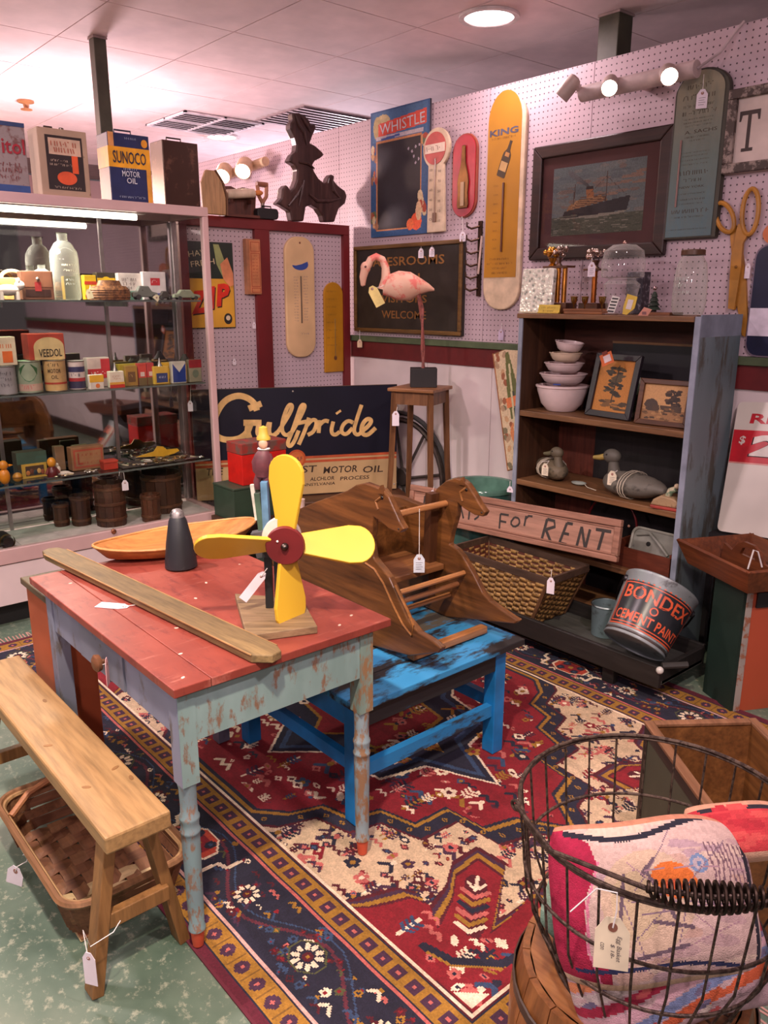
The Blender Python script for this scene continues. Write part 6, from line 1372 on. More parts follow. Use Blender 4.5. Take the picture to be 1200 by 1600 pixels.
rd=flat((196,36,50),.3); b=B(); addtext(b,'RED',.155,.875*hh,.19,.075*hh*1.0,-.0066,0,.12,.03); b.build('lettering',rd,e)
b=B(); addtext(b,'29',.20,.665*hh,.25,.175*hh,-.0079,0,.1,.06); b.build('figure_shadow',flat((60,20,24)),e); b=B(); addtext(b,'29',.206,.67*hh,.25,.17*hh,-.0086,0,.1,.055); b.build('figures',flat((226,216,206),.3),e)
b=B(); addtext(b,'$',.042,.705*hh,.024,.07*hh,-.0082,0,.1,.02); b.build('dollar_sign',flat((226,216,206),.3),e)
b=B(); addtext(b,'TAX',.24,.46*hh,.16,.07*hh,-.0066,0,.2,.03); b.build('lettering',flat((204,80,100),.3),e); B().prism(ell(.30,.1*hh,.02,.02),-.0068,-.006).build('red_dot',rd,e)
e=E('wooden_stand','dark narrow stand holding up the white price sign','stand',(-1.45,3.06,0)); hs=BL.z-.01
B().box(-.06,.05,-.045,.07,hs-.03,hs).build('stand_top',flat((40,36,38)),e); 
for x in (-.055,.025):
    for y in (-.04,.045): B().box(x,x+.02,y,y+.02,0,hs-.03).build('leg',flat((40,36,38)),e)

# ================================================================== red topped work table
TZ=.673; tx0,tx1,ty0,ty1=-2.298,-1.400,.639,1.223
e=E('work_table','red topped work table with chipped teal turned legs','table',((tx0+tx1)/2,(ty0+ty1)/2,0)); ox,oy=e.location.x,e.location.y
bt=lambda x0,x1,y0,y1,z0,z1: B().box(x0-ox,x1-ox,y0-oy,y1-oy,z0,z1)
t=NT('chipped_red_paint'); v=t.coord(); a=t.ramp(t.noise(v,3,5,.6),[(.3,(116,48,40)),(.55,(144,66,54)),(.75,(166,88,74))])
n2=t.noise(t.coord((1,3,1)),14,6,.7); m1=t.n('MapRange'); m1.inputs[1].default_value=.52; m1.inputs[2].default_value=.70; t.l(n2,m1.inputs[0]); a=t.mix(m1.outputs[0],a,(112,46,42)); n4=t.noise(t.coord((6,1,1)),9,5,.7); m4=t.n('MapRange'); m4.inputs[1].default_value=.58; m4.inputs[2].default_value=.72; m4.inputs[4].default_value=.55; t.l(n4,m4.inputs[0]); a=t.mix(m4.outputs[0],a,(190,120,104))
n3=t.noise(v,22,2,.4); m2=t.n('MapRange'); m2.inputs[1].default_value=.77; m2.inputs[2].default_value=.785; t.l(n3,m2.inputs[0]); redtop=t.fin(t.mix(m2.outputs[0],a,(226,196,176)),.42); t.bump(n2,.15,.001)
edge=flat((150,36,34),.45,0,.15,9)
bt(tx0,tx1,ty0,ty0+.085,TZ-.02,TZ).build('top_plank',redtop,e,bev=.002); bt(tx0,tx1,ty0+.0862,ty1,TZ-.02,TZ).build('top_plank',redtop,e,bev=.002)
for y,nm in ((.32,0),(.5,0)): pass
for x,y in ((-1.44,.68),(-1.55,.73),(-1.69,.79),(-1.48,1.16),(-1.45,1.10),(-1.93,1.0),(-1.84,.92),(-2.17,.71)):
    B().prism(ell(0,0,.0055,.0035,9),0,.0007,Matrix.Translation((x-ox,y-oy,TZ+.0001))@Euler((HALF,0,x*5)).to_matrix().to_4x4()).build('paint_chip',flat((226,200,182)),e)
teal=worn((126,158,152),(126,98,78),.42,17,(1,1,.4),c2=(142,168,166)); greyb=worn((120,126,146),(96,92,92),.4,7,(1,1,.35)); lteal=worn((140,160,168),(134,106,88),.44,24,(1,1,.4),c2=(124,158,158)); orf=worn((200,84,56),(150,70,50),.3,10)
def table_leg(x,y,turned=True,sq=greyb,lo=lteal,face=None):
    w=.021
    B().box(x-ox-w,x-ox+w,y-oy-w,y-oy+w,.43 if turned else RZ,TZ-.021).build('leg_block',sq,e,bev=.002)
    if face: B().box(x-ox+w,x-ox+w+.0012,y-oy-w+.001,y-oy+w-.001,.432,TZ-.022).build('painted_leg_face',face,e)
    if turned:
        pr=[(.009,RZ),(.0125,RZ+.002),(.0165,.05)]; B().lathe(pr,18,cx=x-ox,cy=y-oy).build('painted_foot',orf,e)
        B().lathe([(.0165,.0505),(.0195,.052),(.0195,.058),(.0172,.062),(.0185,.12),(.0205,.29),(.0205,.305),(.0225,.308),(.0225,.313),(.0198,.318),(.0205,.335),(.0225,.342),(.0225,.347),(.0195,.352),(.0185,.38),(.0195,.42),(.0215,.4305)],20,cx=x-ox,cy=y-oy).build('turned_leg',lo,e)
LX0,LX1,LY0,LY1=-2.19,-1.438,.672,1.157
table_leg(LX1,LY0,True,greyb,lteal,teal); table_leg(LX1,LY1,True,worn((126,150,142),(134,100,72),.48,20,(1,1,.35)),worn((138,158,164),(140,108,80),.49,24,(1,1,.35)),worn((130,154,144),(140,108,76),.49,20,(1,1,.35)))
table_leg(LX0,LY0,False); table_leg(LX0,LY1,False)
bt(LX1+.002,LX1+.02,LY0+.021,LY1-.021,.532,TZ-.0205).build('front_apron',teal,e);
bt(LX0+.021,LX1-.021,LY1-.008,LY1+.01,.532,TZ-.0205).build('rear_apron',greyb,e); bt(LX0-.018,LX0-.0,LY0+.021,LY1-.021,.532,TZ-.0205).build('end_apron',greyb,e)
bt(LX0+.021,-1.97,LY0-.016,LY0+.0,.545,TZ-.0205).build('side_apron',greyb,e); bt(-1.69,LX1-.021,LY0-.016,LY0+.0,.545,TZ-.0205).build('side_apron',greyb,e); bt(-1.966,-1.694,LY0-.02,LY0-.002,.548,TZ-.022).build('drawer_front',worn((112,118,134),(84,80,80),.38,8),e)
p=aY(155,1012,LY0-.03); B().lathe([(.006,-.02),(.006,0),(.02,.004),(.022,.014),(.015,.02)],16,Matrix.Translation((p.x-ox,LY0-.028-oy,.588))@Euler((HALF,0,0)).to_matrix().to_4x4()).build('drawer_knob',wood((96,56,36),(140,92,60),'x',8),e)
q=aY(166,1032,LY0-.05); pricetag(None,q,.026,.062,'pink tag hanging edge on from the drawer knob of the red table',face=(-.55,-.8,0),string=[Vector((p.x+.01,LY0-.03,.585))],mat=flat((226,170,170)),ink=False)
# --- orange cabinet under the table's far overhang
e=E('painted_cabinet','tall narrow orange cabinet under the far end of the red table','cabinet',(-2.37,.94,0)); oc_=worn((186,92,54),(160,70,44),.3,5)
B().box(-.115,.115,-.26,-.245,RZ,.59).build('front_panel',oc_,e); B().box(-.115,-.1,-.244,-.15,RZ,.59).build('side_panel',oc_,e); B().box(.1,.115,-.244,-.15,RZ,.59).build('side_panel',oc_,e); B().box(-.1,.1,-.165,-.15,RZ,.59).build('back_panel',oc_,e)
B().box(-.128,.12,-.272,-.145,.591,.612).build('top_board',wood((78,64,44),(112,94,66),'x',5),e,bev=.003)
# --- long wooden stick
A=Vector((-2.459,.749,TZ+.016)); Bv=Vector((-1.378,.863,TZ+.0115)); d=Bv-A
e=E('wooden_stick','long flat weathered wooden stick lying across the red table top','stick',A,(0,-math.atan2(d.z,d.xy.length)*-1,math.atan2(d.y,d.x)))
L=d.length; sl=wood((92,74,48),(156,130,86),'x',5,.6,2.2)
pl=[(0,.0),(.012,.026),(.05,.034),(L-.03,.036),(L,.024),(L+.005,-.005),(L-.03,-.036),(.05,-.034),(.012,-.024)]
e.rotation_euler=(0,math.atan2(-d.z,d.xy.length),math.atan2(d.y,d.x))
B().prism(pl,-.010,.010,Matrix(((1,0,0,0),(0,0,1,0),(0,-1,0,0),(0,0,0,1)))).build('slat_board',sl,e,bev=.003)
for y in (-.0355,.0355): B().tube([(.05,y,.0085),(L-.03,y,.0085)],.0022,6).build('worn_edge',wood((140,104,62),(184,146,96),'x',6),e)
p=aZ(178,945,TZ+.004); e=E('price_tag','white price tag lying flat on the red table beside the slat','price tag',(p.x,p.y,TZ+.0012),(0,0,R(38))); 
B().prism([(-.045,-.018),(.02,-.018),(.04,-.006),(.04,.006),(.02,.018),(-.045,.018)],-.0005,.0005,Matrix(((1,0,0,0),(0,0,1,0),(0,1,0,0),(0,0,0,1)))).build('card',cardm,e); B().lathe([(.003,.0006),(.005,.001),(.006,.0006)],12,cx=.03,cap=False).build('reinforcement',flat((150,104,92)),e); B().tube([(.03,0,.001),(.05,.01,.002),(.06,.02,.002)],.001,5).build('string',strm,e)
# --- black cone weight
e=E('cone_weight','black tapered cone weight with a grey metal cap on the red table','weight',(-2.096,1.009,TZ+.0008),(0,R(-2),0)); h=.178
B().lathe([(.040,0),(.047,.004),(.046,.02),(.038,h*.45),(.026,h*.8),(.021,h*.86)],28).build('cone_body',worn((36,38,44),(60,62,66),.35,12,rough=.5),e)
B().lathe([(.021,h*.855),(.019,h*.93),(.012,h*.985),(.003,h)],20).build('metal_cap',worn((150,146,146),(84,80,80),.45,20,rough=.4,metal=.5),e)
B().tube([(.0,-.02,h*.88),(.0,-.013,h*.96)],.004,6).build('cap_slot',flat((24,22,22)),e)
# --- dough bowl
e=E('dough_bowl','long oval carved wooden dough bowl at the back of the red table','bowl',(-2.27,1.09,TZ+.0008),(0,0,R(86)))
db=wood((170,104,48),(218,156,88),'x',4,.45); n=40
def ov(sx,sy,z,lift): return [(sx*math.cos(2*PI*k/n),sy*math.sin(2*PI*k/n)*(1-.18*abs(math.cos(2*PI*k/n))),z+lift*abs(math.cos(2*PI*k/n))**3) for k in range(n)]
rings=[ov(.16,.085,0,0),ov(.23,.112,.014,.0),ov(.264,.124,.036,.014),ov(.268,.127,.041,.014),ov(.238,.108,.036,.012),ov(.18,.088,.014,0),ov(.08,.04,.008,0)]
b=B(); vs=[p for r_ in rings for p in r_]; m=len(rings)
b.add(vs,[(i*n+k,i*n+(k+1)%n,(i+1)*n+(k+1)%n,(i+1)*n+k) for i in range(m-1) for k in range(n)]+[tuple(range(n))[::-1],tuple((m-1)*n+k for k in range(n))],True); b.build('bowl_body',db,e)
B().tube(ov(.265,.125,.041,.014),.004,6,True).build('rim_edge',wood((196,132,70),(226,168,104),'x',4),e)
# --- whirligig
pc=[aZ(367,927,TZ+.02),aZ(385,993,TZ+.02),aZ(496,978,TZ+.02),aZ(472,935,TZ+.02)]; c=sum(pc,Vector())/4
hn=Vector((CF.x,CF.y,0)).normalized(); hub=aP(447,849,c+hn*-.035,hn)
e=E('whirligig','folk art wooden whirligig with four yellow propeller blades on the red table','whirligig',(c.x,c.y,TZ+.0008),(0,0,-YAW))
inv=(Matrix.Translation(e.location)@Euler((0,0,-YAW)).to_matrix().to_4x4()).inverted()
q=[inv@Vector((p.x,p.y,TZ)) for p in pc]
B().prism([(p.x,p.y) for p in q],0,.019,Matrix(((1,0,0,0),(0,0,1,0),(0,1,0,0),(0,0,0,1)))).build('base_board',wood((116,92,66),(164,138,104),'x',6,.6),e,bev=.002)
H=inv@hub; yb=wood((188,148,44),(216,178,70),'z',4,.45,.6,(206,164,56)); yb=worn((222,180,52),(180,136,48),.30,6,(1,1,.3),rough=.4); ysd=flat((196,150,40),.5)
K=FPX/CF.dot(hub-CP)
def blade(ang,pitch,lab):
    Lb=.212; w0,w1=.026,.050
    pl=[(w0,.035),(w1,.15),(w1*.98,.17)]+[(w1*math.cos(R(a)),.168+.045*math.sin(R(a))) for a in range(15,166,15)]+[(-w1*.98,.17),(-w1,.15),(-w0,.035)]
    M=Matrix.Translation(H)@Matrix.Rotation(R(10),4,'Z')@Matrix.Rotation(R(ang),4,'Y')@Matrix.Rotation(R(pitch),4,'Z')
    return B().prism(pl,-.005,.005,M).build('blade',yb,e,bev=.002)
for ang,l in ((2,'u'),(94,'r'),(178,'d'),(270,'l')): blade(ang,-42,l)
Mh=Matrix.Translation(H)@Euler((HALF,0,0)).to_matrix().to_4x4()
B().lathe([(.001,-.03),(.046,-.03),(.046,-.008),(.001,-.008)],28,Matrix.Translation((-.012,.0,.012))@Mh,cap=False).build('white_hub_disc',flat((220,206,196),.5),e)
B().lathe([(.001,.008),(.045,.008),(.0465,.012),(.0465,.02),(.044,.024),(.001,.024)],32,Mh,cap=False).build('hub_disc',worn((112,30,32),(140,60,50),.25,14,rough=.45),e)
B().lathe([(.009,.0245),(.009,.03),(.004,.036),(.001,.037)],12,Mh).build('axle_nut',metal((90,80,76),.4),e); B().ball(H+Vector((-.017,-.0245,.012)),.003,n=8,m=6).build('paint_fleck',flat((230,220,214)),e)
B().tube([H+Vector((0,.0,0)),H+Vector((0,.16,.0))],.006,8).build('axle',metal((70,66,64),.5),e)
ul=lambda px,py,dy=0:inv@aP(px,py,c+hn*dy,hn)
bkm=flat((30,32,36),.5)
for px,dy in ((421,.035),(436,-.02)):
    z1=H.z-.02 if dy<0 else H.z+.0; x=ul(px,930,dy).x; y=ul(px,930,dy).y
    B().box(x-.009,x+.009,y-.009,y+.009,.0195,z1).build('post',bkm,e)
y0=H.y+.07
def vbar(nm,px0,py0,px1,py1,w,th,col,dy):
    a_=ul(px0,py0,dy); b_=ul(px1,py1,dy); return B().bar(a_,b_,w,th,(0,1,0)).build(nm,flat(col,.5,0,.2,20),e,nm.replace('_',' '))
vbar('white_arm',394,757,402,812,.010,.012,(206,204,196),.09); vbar('green_arm',402,770,410,838,.014,.02,(70,96,80),.08); vbar('blue_arm',413,752,418,842,.016,.03,(96,138,172),.06)
vbar('grey_frame',402,830,412,868,.03,.03,(80,80,84),.07); vbar('body_beam',412,860,436,862,.02,.05,(40,42,46),.03)
# the carved man at the crank: one continuous figure
def fig(px,py,dy=.075): return ul(px,py,dy)
b=B(); b.tube([fig(410,744),fig(410,726),fig(411,712),fig(412,703),fig(412,699)],[.017,.022,.021,.012,.008],12); b.ball(fig(412,692),.016,.015,.019,12,9)
for pts,rs in (([(404,712),(399,722),(400,735),(405,742)],[.010,.0095,.008,.006]),([(418,711),(423,722),(421,734),(416,740)],[.010,.0095,.008,.006]),([(406,742),(402,752),(404,764)],[.011,.010,.008]),([(414,742),(417,752),(415,764)],[.011,.010,.008])): b.tube([fig(*p) for p in pts],rs,10)
pf=b.build('crank_figure',flat((96,50,58),.55,0,.25,30),e,'small carved man in a plum coat')
h_=fig(412,692); 
B().lathe([(.017,0),(.017,.006),(.012,.012),(.010,.03),(.001,.034)],14,Matrix.Translation(h_+Vector((0,0,.008)))).build('hat',flat((196,164,60),.5),pf,'yellow hat'); B().ball(h_+Vector((0,-.011,-.001)),.011,.008,.014,10,8).build('face',flat((210,166,140),.5),pf)
B().lathe([(.012,-.004),(.016,.0),(.012,.005)],12,Matrix.Translation(fig(412,701)),cap=False).build('collar',flat((214,206,206)),pf)
for p in ((405,742),(416,740)): B().ball(fig(*p),.006,n=8,m=6).build('hand',flat((200,150,110)),pf)
p=aP(411,897,c+hn*.0,hn); pricetag(None,p,.022,.085,'price tag tied to the whirligig post and slanting down to the table',face=(.75,-.65,.0),string=[p+Vector((.02,0,.02))],tilt=38,ink=False)
# small white iron foot seen behind the propeller
q=aX(471,818,-3.05); e=E('iron_foot','small whitish cast foot showing just behind the propeller on the bench','ornament',(-3.05,q.y,q.z)); e.name='plaster_foot'
for_z=aX(469,780,-3.05).z-q.z
B().lathe([(.03,0),(.022,.02),(.016,for_z*.5),(.02,for_z)],14).build('ankle',flat((206,178,166),.5),e); B().ball((.03,.06,.014),.03,.06,.018,12,8).build('toe',flat((206,178,166),.5),e)
hb=E('wooden_stand','low dark box stand carrying the whitish cast foot behind the table','stand',(-3.04,q.y+.03,0)); B().box(-.1,.1,-.12,.14,RZ,q.z-.026).build('box_body',wood((44,28,22),(74,50,36),'y',5),hb); B().box(-.108,.108,-.128,.148,q.z-.0255,q.z-.0008).build('stand_top',wood((60,40,28),(96,66,46),'y',5),hb,bev=.002)

# ================================================================== long plain bench and splint basket
bwd=wood((152,116,72),(182,146,98),'x',3,.5,1.4)
SZ=.388; S=[aZ(31,1022,SZ),aZ(267,1268,SZ),aZ(163,1310,SZ)]
x1=(S[1].x+S[2].x)/2; x0=S[0].x; y0=(S[2].y); y1=(S[0].y+S[1].y)/2
e=E('bench','long plain wooden bench with splayed legs in the foreground','bench',((x0+x1)/2,(y0+y1)/2,0)); ox,oy=e.location.x,e.location.y; hw=(y1-y0)/2
B().box(x0-ox,x1-ox,-hw,hw,SZ-.042,SZ).build('seat_plank',bwd,e,bev=.006)
for k,(px,py) in enumerate(((70,1095),(75,1165),(180,1200),(205,1215),(135,1230))):
    p=aZ(px,py,SZ); B().prism(ell(0,0,.011,.005,10),0,.0006,Matrix.Translation((p.x-ox,p.y-oy,SZ+.0001))@Euler((HALF,0,k)).to_matrix().to_4x4()).build('wood_knot',flat((140,100,58)),e)
lw_=wood((122,84,46),(164,120,72),'z',5,.5)
def splay(x,xf,ytop,yf): return B().bar((x-ox,ytop-oy,SZ-.043),(xf-ox,yf-oy,0),.026,.046,(1,0,0)).build('leg',lw_,e,bev=.002)
splay(x1-.07,x1-.045,y0+.028,y0-.04); splay(x1-.085,x1-.066,y1-.028,y1+.03); splay(x0+.16,x0+.13,y0+.028,y0-.04); splay(x0+.16,x0+.13,y1-.028,y1+.035)
for x in (x1-.052,x0+.15): B().bar((x-ox,y0-.0-oy,.155),(x-ox,y1+.0-oy,.155),.022,.036).build('stretcher',lw_,e,bev=.002)
p=Vector((x1-.025,y0-.03,.16)); pricetag(None,Vector((x1-.006,y0-.055,.135)),.030,.075,'price tag tied round the front leg of the plain bench',face=(.55,-.83,0),string=[p+Vector((.01,.05,.01)),p+Vector((.02,.03,.0)),p+Vector((.022,-.02,-.005)),p+Vector((-.015,-.02,.01))],ink=False)
# splint basket
kx0,kx1,ky0,ky1,kz=-2.10,-1.62,.47,.715,.125
e=E('splint_basket','flat woven splint basket on the floor beneath the plain bench','basket',((kx0+kx1)/2,(ky0+ky1)/2,.0008)); ox,oy=e.location.x,e.location.y; hx,hy=(kx1-kx0)/2,(ky1-ky0)/2
s1=wood((112,74,48),(152,108,74),'x',6,.6); s2=wood((96,60,40),(138,94,64),'y',6,.6); pale=wood((176,150,104),(206,182,136),'y',6,.6)
nx,ny=11,6; sx,sy=2*hx/nx,2*hy/ny
for i in range(nx):
    x=-hx+(i+.5)*sx; m=pale if i>=nx-4 else s2
    pts=[]; 
    for j in range(ny*2+1):
        y=-hy+j*hy*2/(ny*2); jj=int(min(j//2,ny-1)); pts.append((y,.006+(.0035 if (i+jj)%2 else -.002)))
    b=B(); vs=[(x+s*sx*.46,y,z) for y,z in pts for s in (-1,1)]; b.add(vs,[(2*k,2*k+1,2*k+3,2*k+2) for k in range(len(pts)-1)]); b.build('floor_splint',m,e,sol=.002)
for j in range(ny):
    y=-hy+(j+.5)*sy; b=B(); pts=[]
    for i in range(nx*2+1):
        x=-hx+i*hx*2/(nx*2); ii=int(min(i//2,nx-1)); pts.append((x,.006+(-.002 if (ii+j)%2 else .0035)))
    vs=[(x,y+s*sy*.46,z) for x,z in pts for s in (-1,1)]; b.add(vs,[(2*k,2*k+2,2*k+3,2*k+1) for k in range(len(pts)-1)]); b.build('floor_splint',s1,e,sol=.002)
def per(s,m=64,r=.06,grow=.03):
    P=rrect(-hx-grow*s,hx+grow*s,-hy-grow*s,hy+grow*s,r,8); return P
wall_n=len(per(0))
for r_ in range(4):
    z0,z1=.012+r_*(kz-.012)/4,.012+(r_+.9)*(kz-.012)/4
    P0,P1=per(z0/kz),per(z1/kz); b=B(); vs=[]
    for i,(a,c_) in enumerate(zip(P0,P1)):
        o=1+(.012 if (i+r_)%2 else -.006); vs+=[(a[0]*o,a[1]*o,z0),(c_[0]*o,c_[1]*o,z1)]
    n=len(P0); b.add(vs,[(2*i,2*((i+1)%n),2*((i+1)%n)+1,2*i+1) for i in range(n)]); b.build('side_splint',s1 if r_%2 else s2,e,sol=.002)
for k in range(26):
    P0,P1=per(.05),per(1); i=int(k*len(P0)/26); a,c_=P0[i],P1[i]; B().bar((a[0]*1.012,a[1]*1.012,.01),(c_[0]*1.012,c_[1]*1.012,kz),.016,.002,(a[0],a[1],0)).build('side_stake',s2,e)
B().tube([(p[0]*1.02,p[1]*1.02,kz) for p in per(1)],.009,6,True).build('rim_hoop',wood((120,84,54),(166,122,84),'x',6),e); B().tube([(p[0]*.985,p[1]*.97,kz-.004) for p in per(1)],.007,6,True).build('rim_hoop',wood((150,116,76),(190,154,108),'x',6),e)
B().tube([(-hx*.7,-hy-.02,kz),(-hx*.85,-hy*.7,kz+.025),(-hx*.95,0,kz+.035),(-hx*.85,hy*.7,kz+.025),(-hx*.7,hy+.02,kz)],.009,8).build('bow_handle',wood((150,96,60),(186,130,90),'y',6),e)
p=aP(38,1352,Vector((-1.95,.44,.1)),Vector((0,1,0))); pricetag(None,p+Vector((.0,-.02,-.0)),.05,.085,'price tag tied to the near rim of the splint basket',face=(.45,-.85,.3),string=[p+Vector((.0,.0,.03)),p+Vector((.02,.01,.05)),p+Vector((.03,.0,.03)),p+Vector((.01,-.02,.012))],tilt=16,ink=False)

# ================================================================== blue bench with the horse rocker on it
bz=.388; qx0,qx1,qy0,qy1=-2.16,-1.515,1.205,1.895
e=E('painted_bench','bright blue painted low bench with worn black patches under the rocker','bench',((qx0+qx1)/2,(qy0+qy1)/2,0)); ox,oy=e.location.x,e.location.y
bbz=lambda x0,x1,y0,y1,z0,z1: B().box(x0-ox,x1-ox,y0-oy,y1-oy,z0,z1)
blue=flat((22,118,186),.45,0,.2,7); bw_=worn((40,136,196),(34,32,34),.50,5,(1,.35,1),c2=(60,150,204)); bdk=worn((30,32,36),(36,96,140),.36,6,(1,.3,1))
npl=5; pw=(qx1-qx0)/npl
for k in range(npl): bbz(qx0+k*pw+.0015,qx0+(k+1)*pw-.0015,qy0,qy1,bz-.022,bz).build('top_plank',bw_ if k!=2 else worn((84,76,66),(40,120,170),.42,5,(1,.4,1)),e,bev=.003)
lx0,lx1,ly0,ly1=-2.125,-1.56,1.235,1.805
for x,y in ((lx0,ly0),(lx1,ly0),(lx0,ly1),(lx1,ly1)): bbz(x-.024,x+.024,y-.024,y+.024,RZ,bz-.0225).build('leg',blue,e,bev=.003)
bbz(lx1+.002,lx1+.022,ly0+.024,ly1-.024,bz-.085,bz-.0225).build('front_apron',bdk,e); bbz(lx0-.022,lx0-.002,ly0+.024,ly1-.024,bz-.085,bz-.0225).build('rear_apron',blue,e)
for y in (ly0,ly1): bbz(lx0+.024,lx1-.024,y-.018,y+.0,bz-.085,bz-.0225).build('side_apron',blue,e)
zs_=aX(675,1150,lx1).z
bbz(lx1-.01,lx1+.014,ly0+.024,ly1-.024,zs_-.02,zs_+.02).build('stretcher',worn((34,124,184),(40,50,60),.42,7,(1,.3,1)),e); bbz(lx0-.012,lx0+.012,ly0+.024,ly1-.024,zs_-.02,zs_+.02).build('stretcher',blue,e)
for y in (ly0,ly1): bbz(lx0+.024,lx1-.024,y-.012,y+.012,zs_+.0,zs_+.04).build('stretcher',blue,e)
# rocker
NY,FY=1.49,1.84
e=E('rocking_horse','double horse headed wooden rocker toy standing on the blue bench','rocking toy',(-1.8,(NY+FY)/2,bz+.001)); ox,oy,oz=e.location
hwd=wood((70,42,22),(136,86,44),'x',7,.38,.8,(104,64,32))
near=[(547,800),(560,792),(575,789),(590,795),(602,800),(611,812),(618,828),(628,850),(635,862),(628,868),(612,861),(597,848),(588,842),(586,862),(584,880),(588,905),(600,920),(612,936),(626,968),(640,1000),(658,1022),(679,1035),(693,1047),(688,1054),(644,1057),(577,1037),(520,1005),(470,965),(440,930),(420,890),(430,850),(460,830),(500,815)]
far=[(686,791),(700,780),(714,776),(726,780),(733,786),(742,800),(752,818),(761,830),(757,837),(744,834),(728,824),(718,815),(716,835),(708,862),(705,878),(716,886),(726,898),(742,926),(756,954),(768,968),(790,984),(812,999),(806,1003),(788,1001),(700,990),(640,960),(600,930),(556,900),(545,860),(552,830),(580,803),(600,798),(630,803),(650,812),(664,817),(676,806)]
def board(P,Y):
    pl=[]
    for p in P: q=aY(p[0],p[1],Y); pl.append((q.x-ox,q.z-oz))
    mn=min(z for x,z in pl); pl=[(x,z-mn) if z-mn>.02 else (x,max(z-mn,0)) for x,z in pl]
    bo=B().prism(pl,Y-oy-.012,Y-oy+.012).build('horse_board',hwd,e,bev=.004); return pl,mn
pn,m1=board(near,NY); pf_,m2=board(far,FY)
def hp(px,py,Y,m): q=aY(px,py,Y); return Vector((q.x-ox,Y-oy,q.z-oz-m))
def routed(pts,Y,m,nm):
    B().tube([hp(px,py,Y,m)+Vector((0,-.012,0)) for px,py in pts],.004,6).build(nm,wood((120,76,38),(170,112,60),'x',7,.4),e)
routed([(576,912),(590,922),(604,944),(618,976),(634,1008),(648,1026),(650,1010),(640,985),(622,948)],NY,m1,'routed_leg_line')
routed([(600,812),(592,818),(596,830)],NY,m1,'bridle_line'); routed([(731,792),(722,798),(726,812)],FY,m2,'bridle_line')
for px,py,Y,m in ((606,814,NY,m1),(736,796,FY,m2)): B().ball(hp(px,py,Y,m)+Vector((-.012,-.0125,.0)),.006,.003,.006,8,6).build('eye',flat((24,18,14),.3),e)
for px,py,Y,m in ((629,862,NY,m1),(757,831,FY,m2)): B().ball(hp(px,py,Y,m)+Vector((-.004,-.0125,.0)),.004,.002,.003,8,6).build('nostril',flat((40,26,18),.4),e)
for px,py,Y,m in ((604,803,NY,m1),(729,784,FY,m2)): B().prism([(-.012,-.004),(.012,-.004),(.004,.022)],-.006,.006,Matrix.Translation(hp(px,py,Y,m)+Vector((-.01,-.012,-.004)))).build('ear',hwd,e)
Hh=hp(700,815,FY,m2); B().tube([(Hh.x,NY-oy+.0125,Hh.z),(Hh.x,FY-oy-.0125,Hh.z)],.011,10).build('handle_dowel',wood((150,96,54),(200,140,90),'y',5,.4),e)
yl,yr=NY-oy+.0125,FY-oy-.0125
sq=hp(600,912,1.56,0); wl2=wood((110,68,38),(160,108,64),'y',5,.45)
B().box(sq.x-.20,sq.x+.0,yl,yr,sq.z-.012,sq.z+.008).build('seat_board',wl2,e,bev=.003); B().box(sq.x-.21,sq.x-.195,yl,yr,sq.z+.009,sq.z+.17).build('seat_back',hwd,e)
for px,py in ((735,925),(725,942),(712,958)): q=hp(px,py,FY,m2); B().tube([(q.x-.02,yl,q.z),(q.x-.02,yr,q.z)],.009,8).build('foot_rung',wood((150,96,54),(196,136,86),'y',5,.4),e)
q=hp(786,992,FY,m2); B().box(q.x-.085,q.x-.055,yl,yr,.004,.028).build('foot_bar',wood((140,88,48),(190,130,80),'y',5,.4),e,bev=.003)
q=hp(680,880,FY-.02,m2); B().bar((q.x-.01,FY-oy-.030,Hh.z+.03),(q.x-.02,FY-oy-.030,.06),.03,.034,(0,1,0)).build('front_stile',wood((58,32,18),(96,56,30),'z',5,.45),e)
p=Vector((Hh.x+ox+.016,1.70,Hh.z+oz)); 
qq=aP(655,869,p,Vector((CF.x,CF.y,0))); pricetag(None,qq,.036,.056,'white price tag hanging from the handle dowel of the horse rocker',face=(.76,-.65,0),string=[qq+Vector((0,0,.035)),Vector((Hh.x+ox+.012,qq.y,Hh.z+oz+.006))],mat=flat((214,220,232)))

# ================================================================== oriental rug (the woven pattern is its print)
RX,RY,RW,RH=-3.5,.663,2.95,2.02
cv=Canvas(RW,RH,.0042,(206,178,146))
RED,NAVY,IVO,GOLD,PNK,BLU,PUR,DRD,GRN=(132,24,36),(36,34,52),(236,212,184),(158,112,40),(190,98,92),(54,72,104),(70,40,62),(84,22,34),(84,84,52)
g=random.Random(21); X,Y=cv.X,cv.Y
dist=np.minimum(np.minimum(X,RW-X),np.minimum(Y,RH-Y)); horiz=np.minimum(Y,RH-Y)<=np.minimum(X,RW-X); run=np.where(horiz,X,Y)
fx0,fx1,fy0,fy1=.352,RW-.352,.352,RH-.352; mx,my=RW/2,RH/2
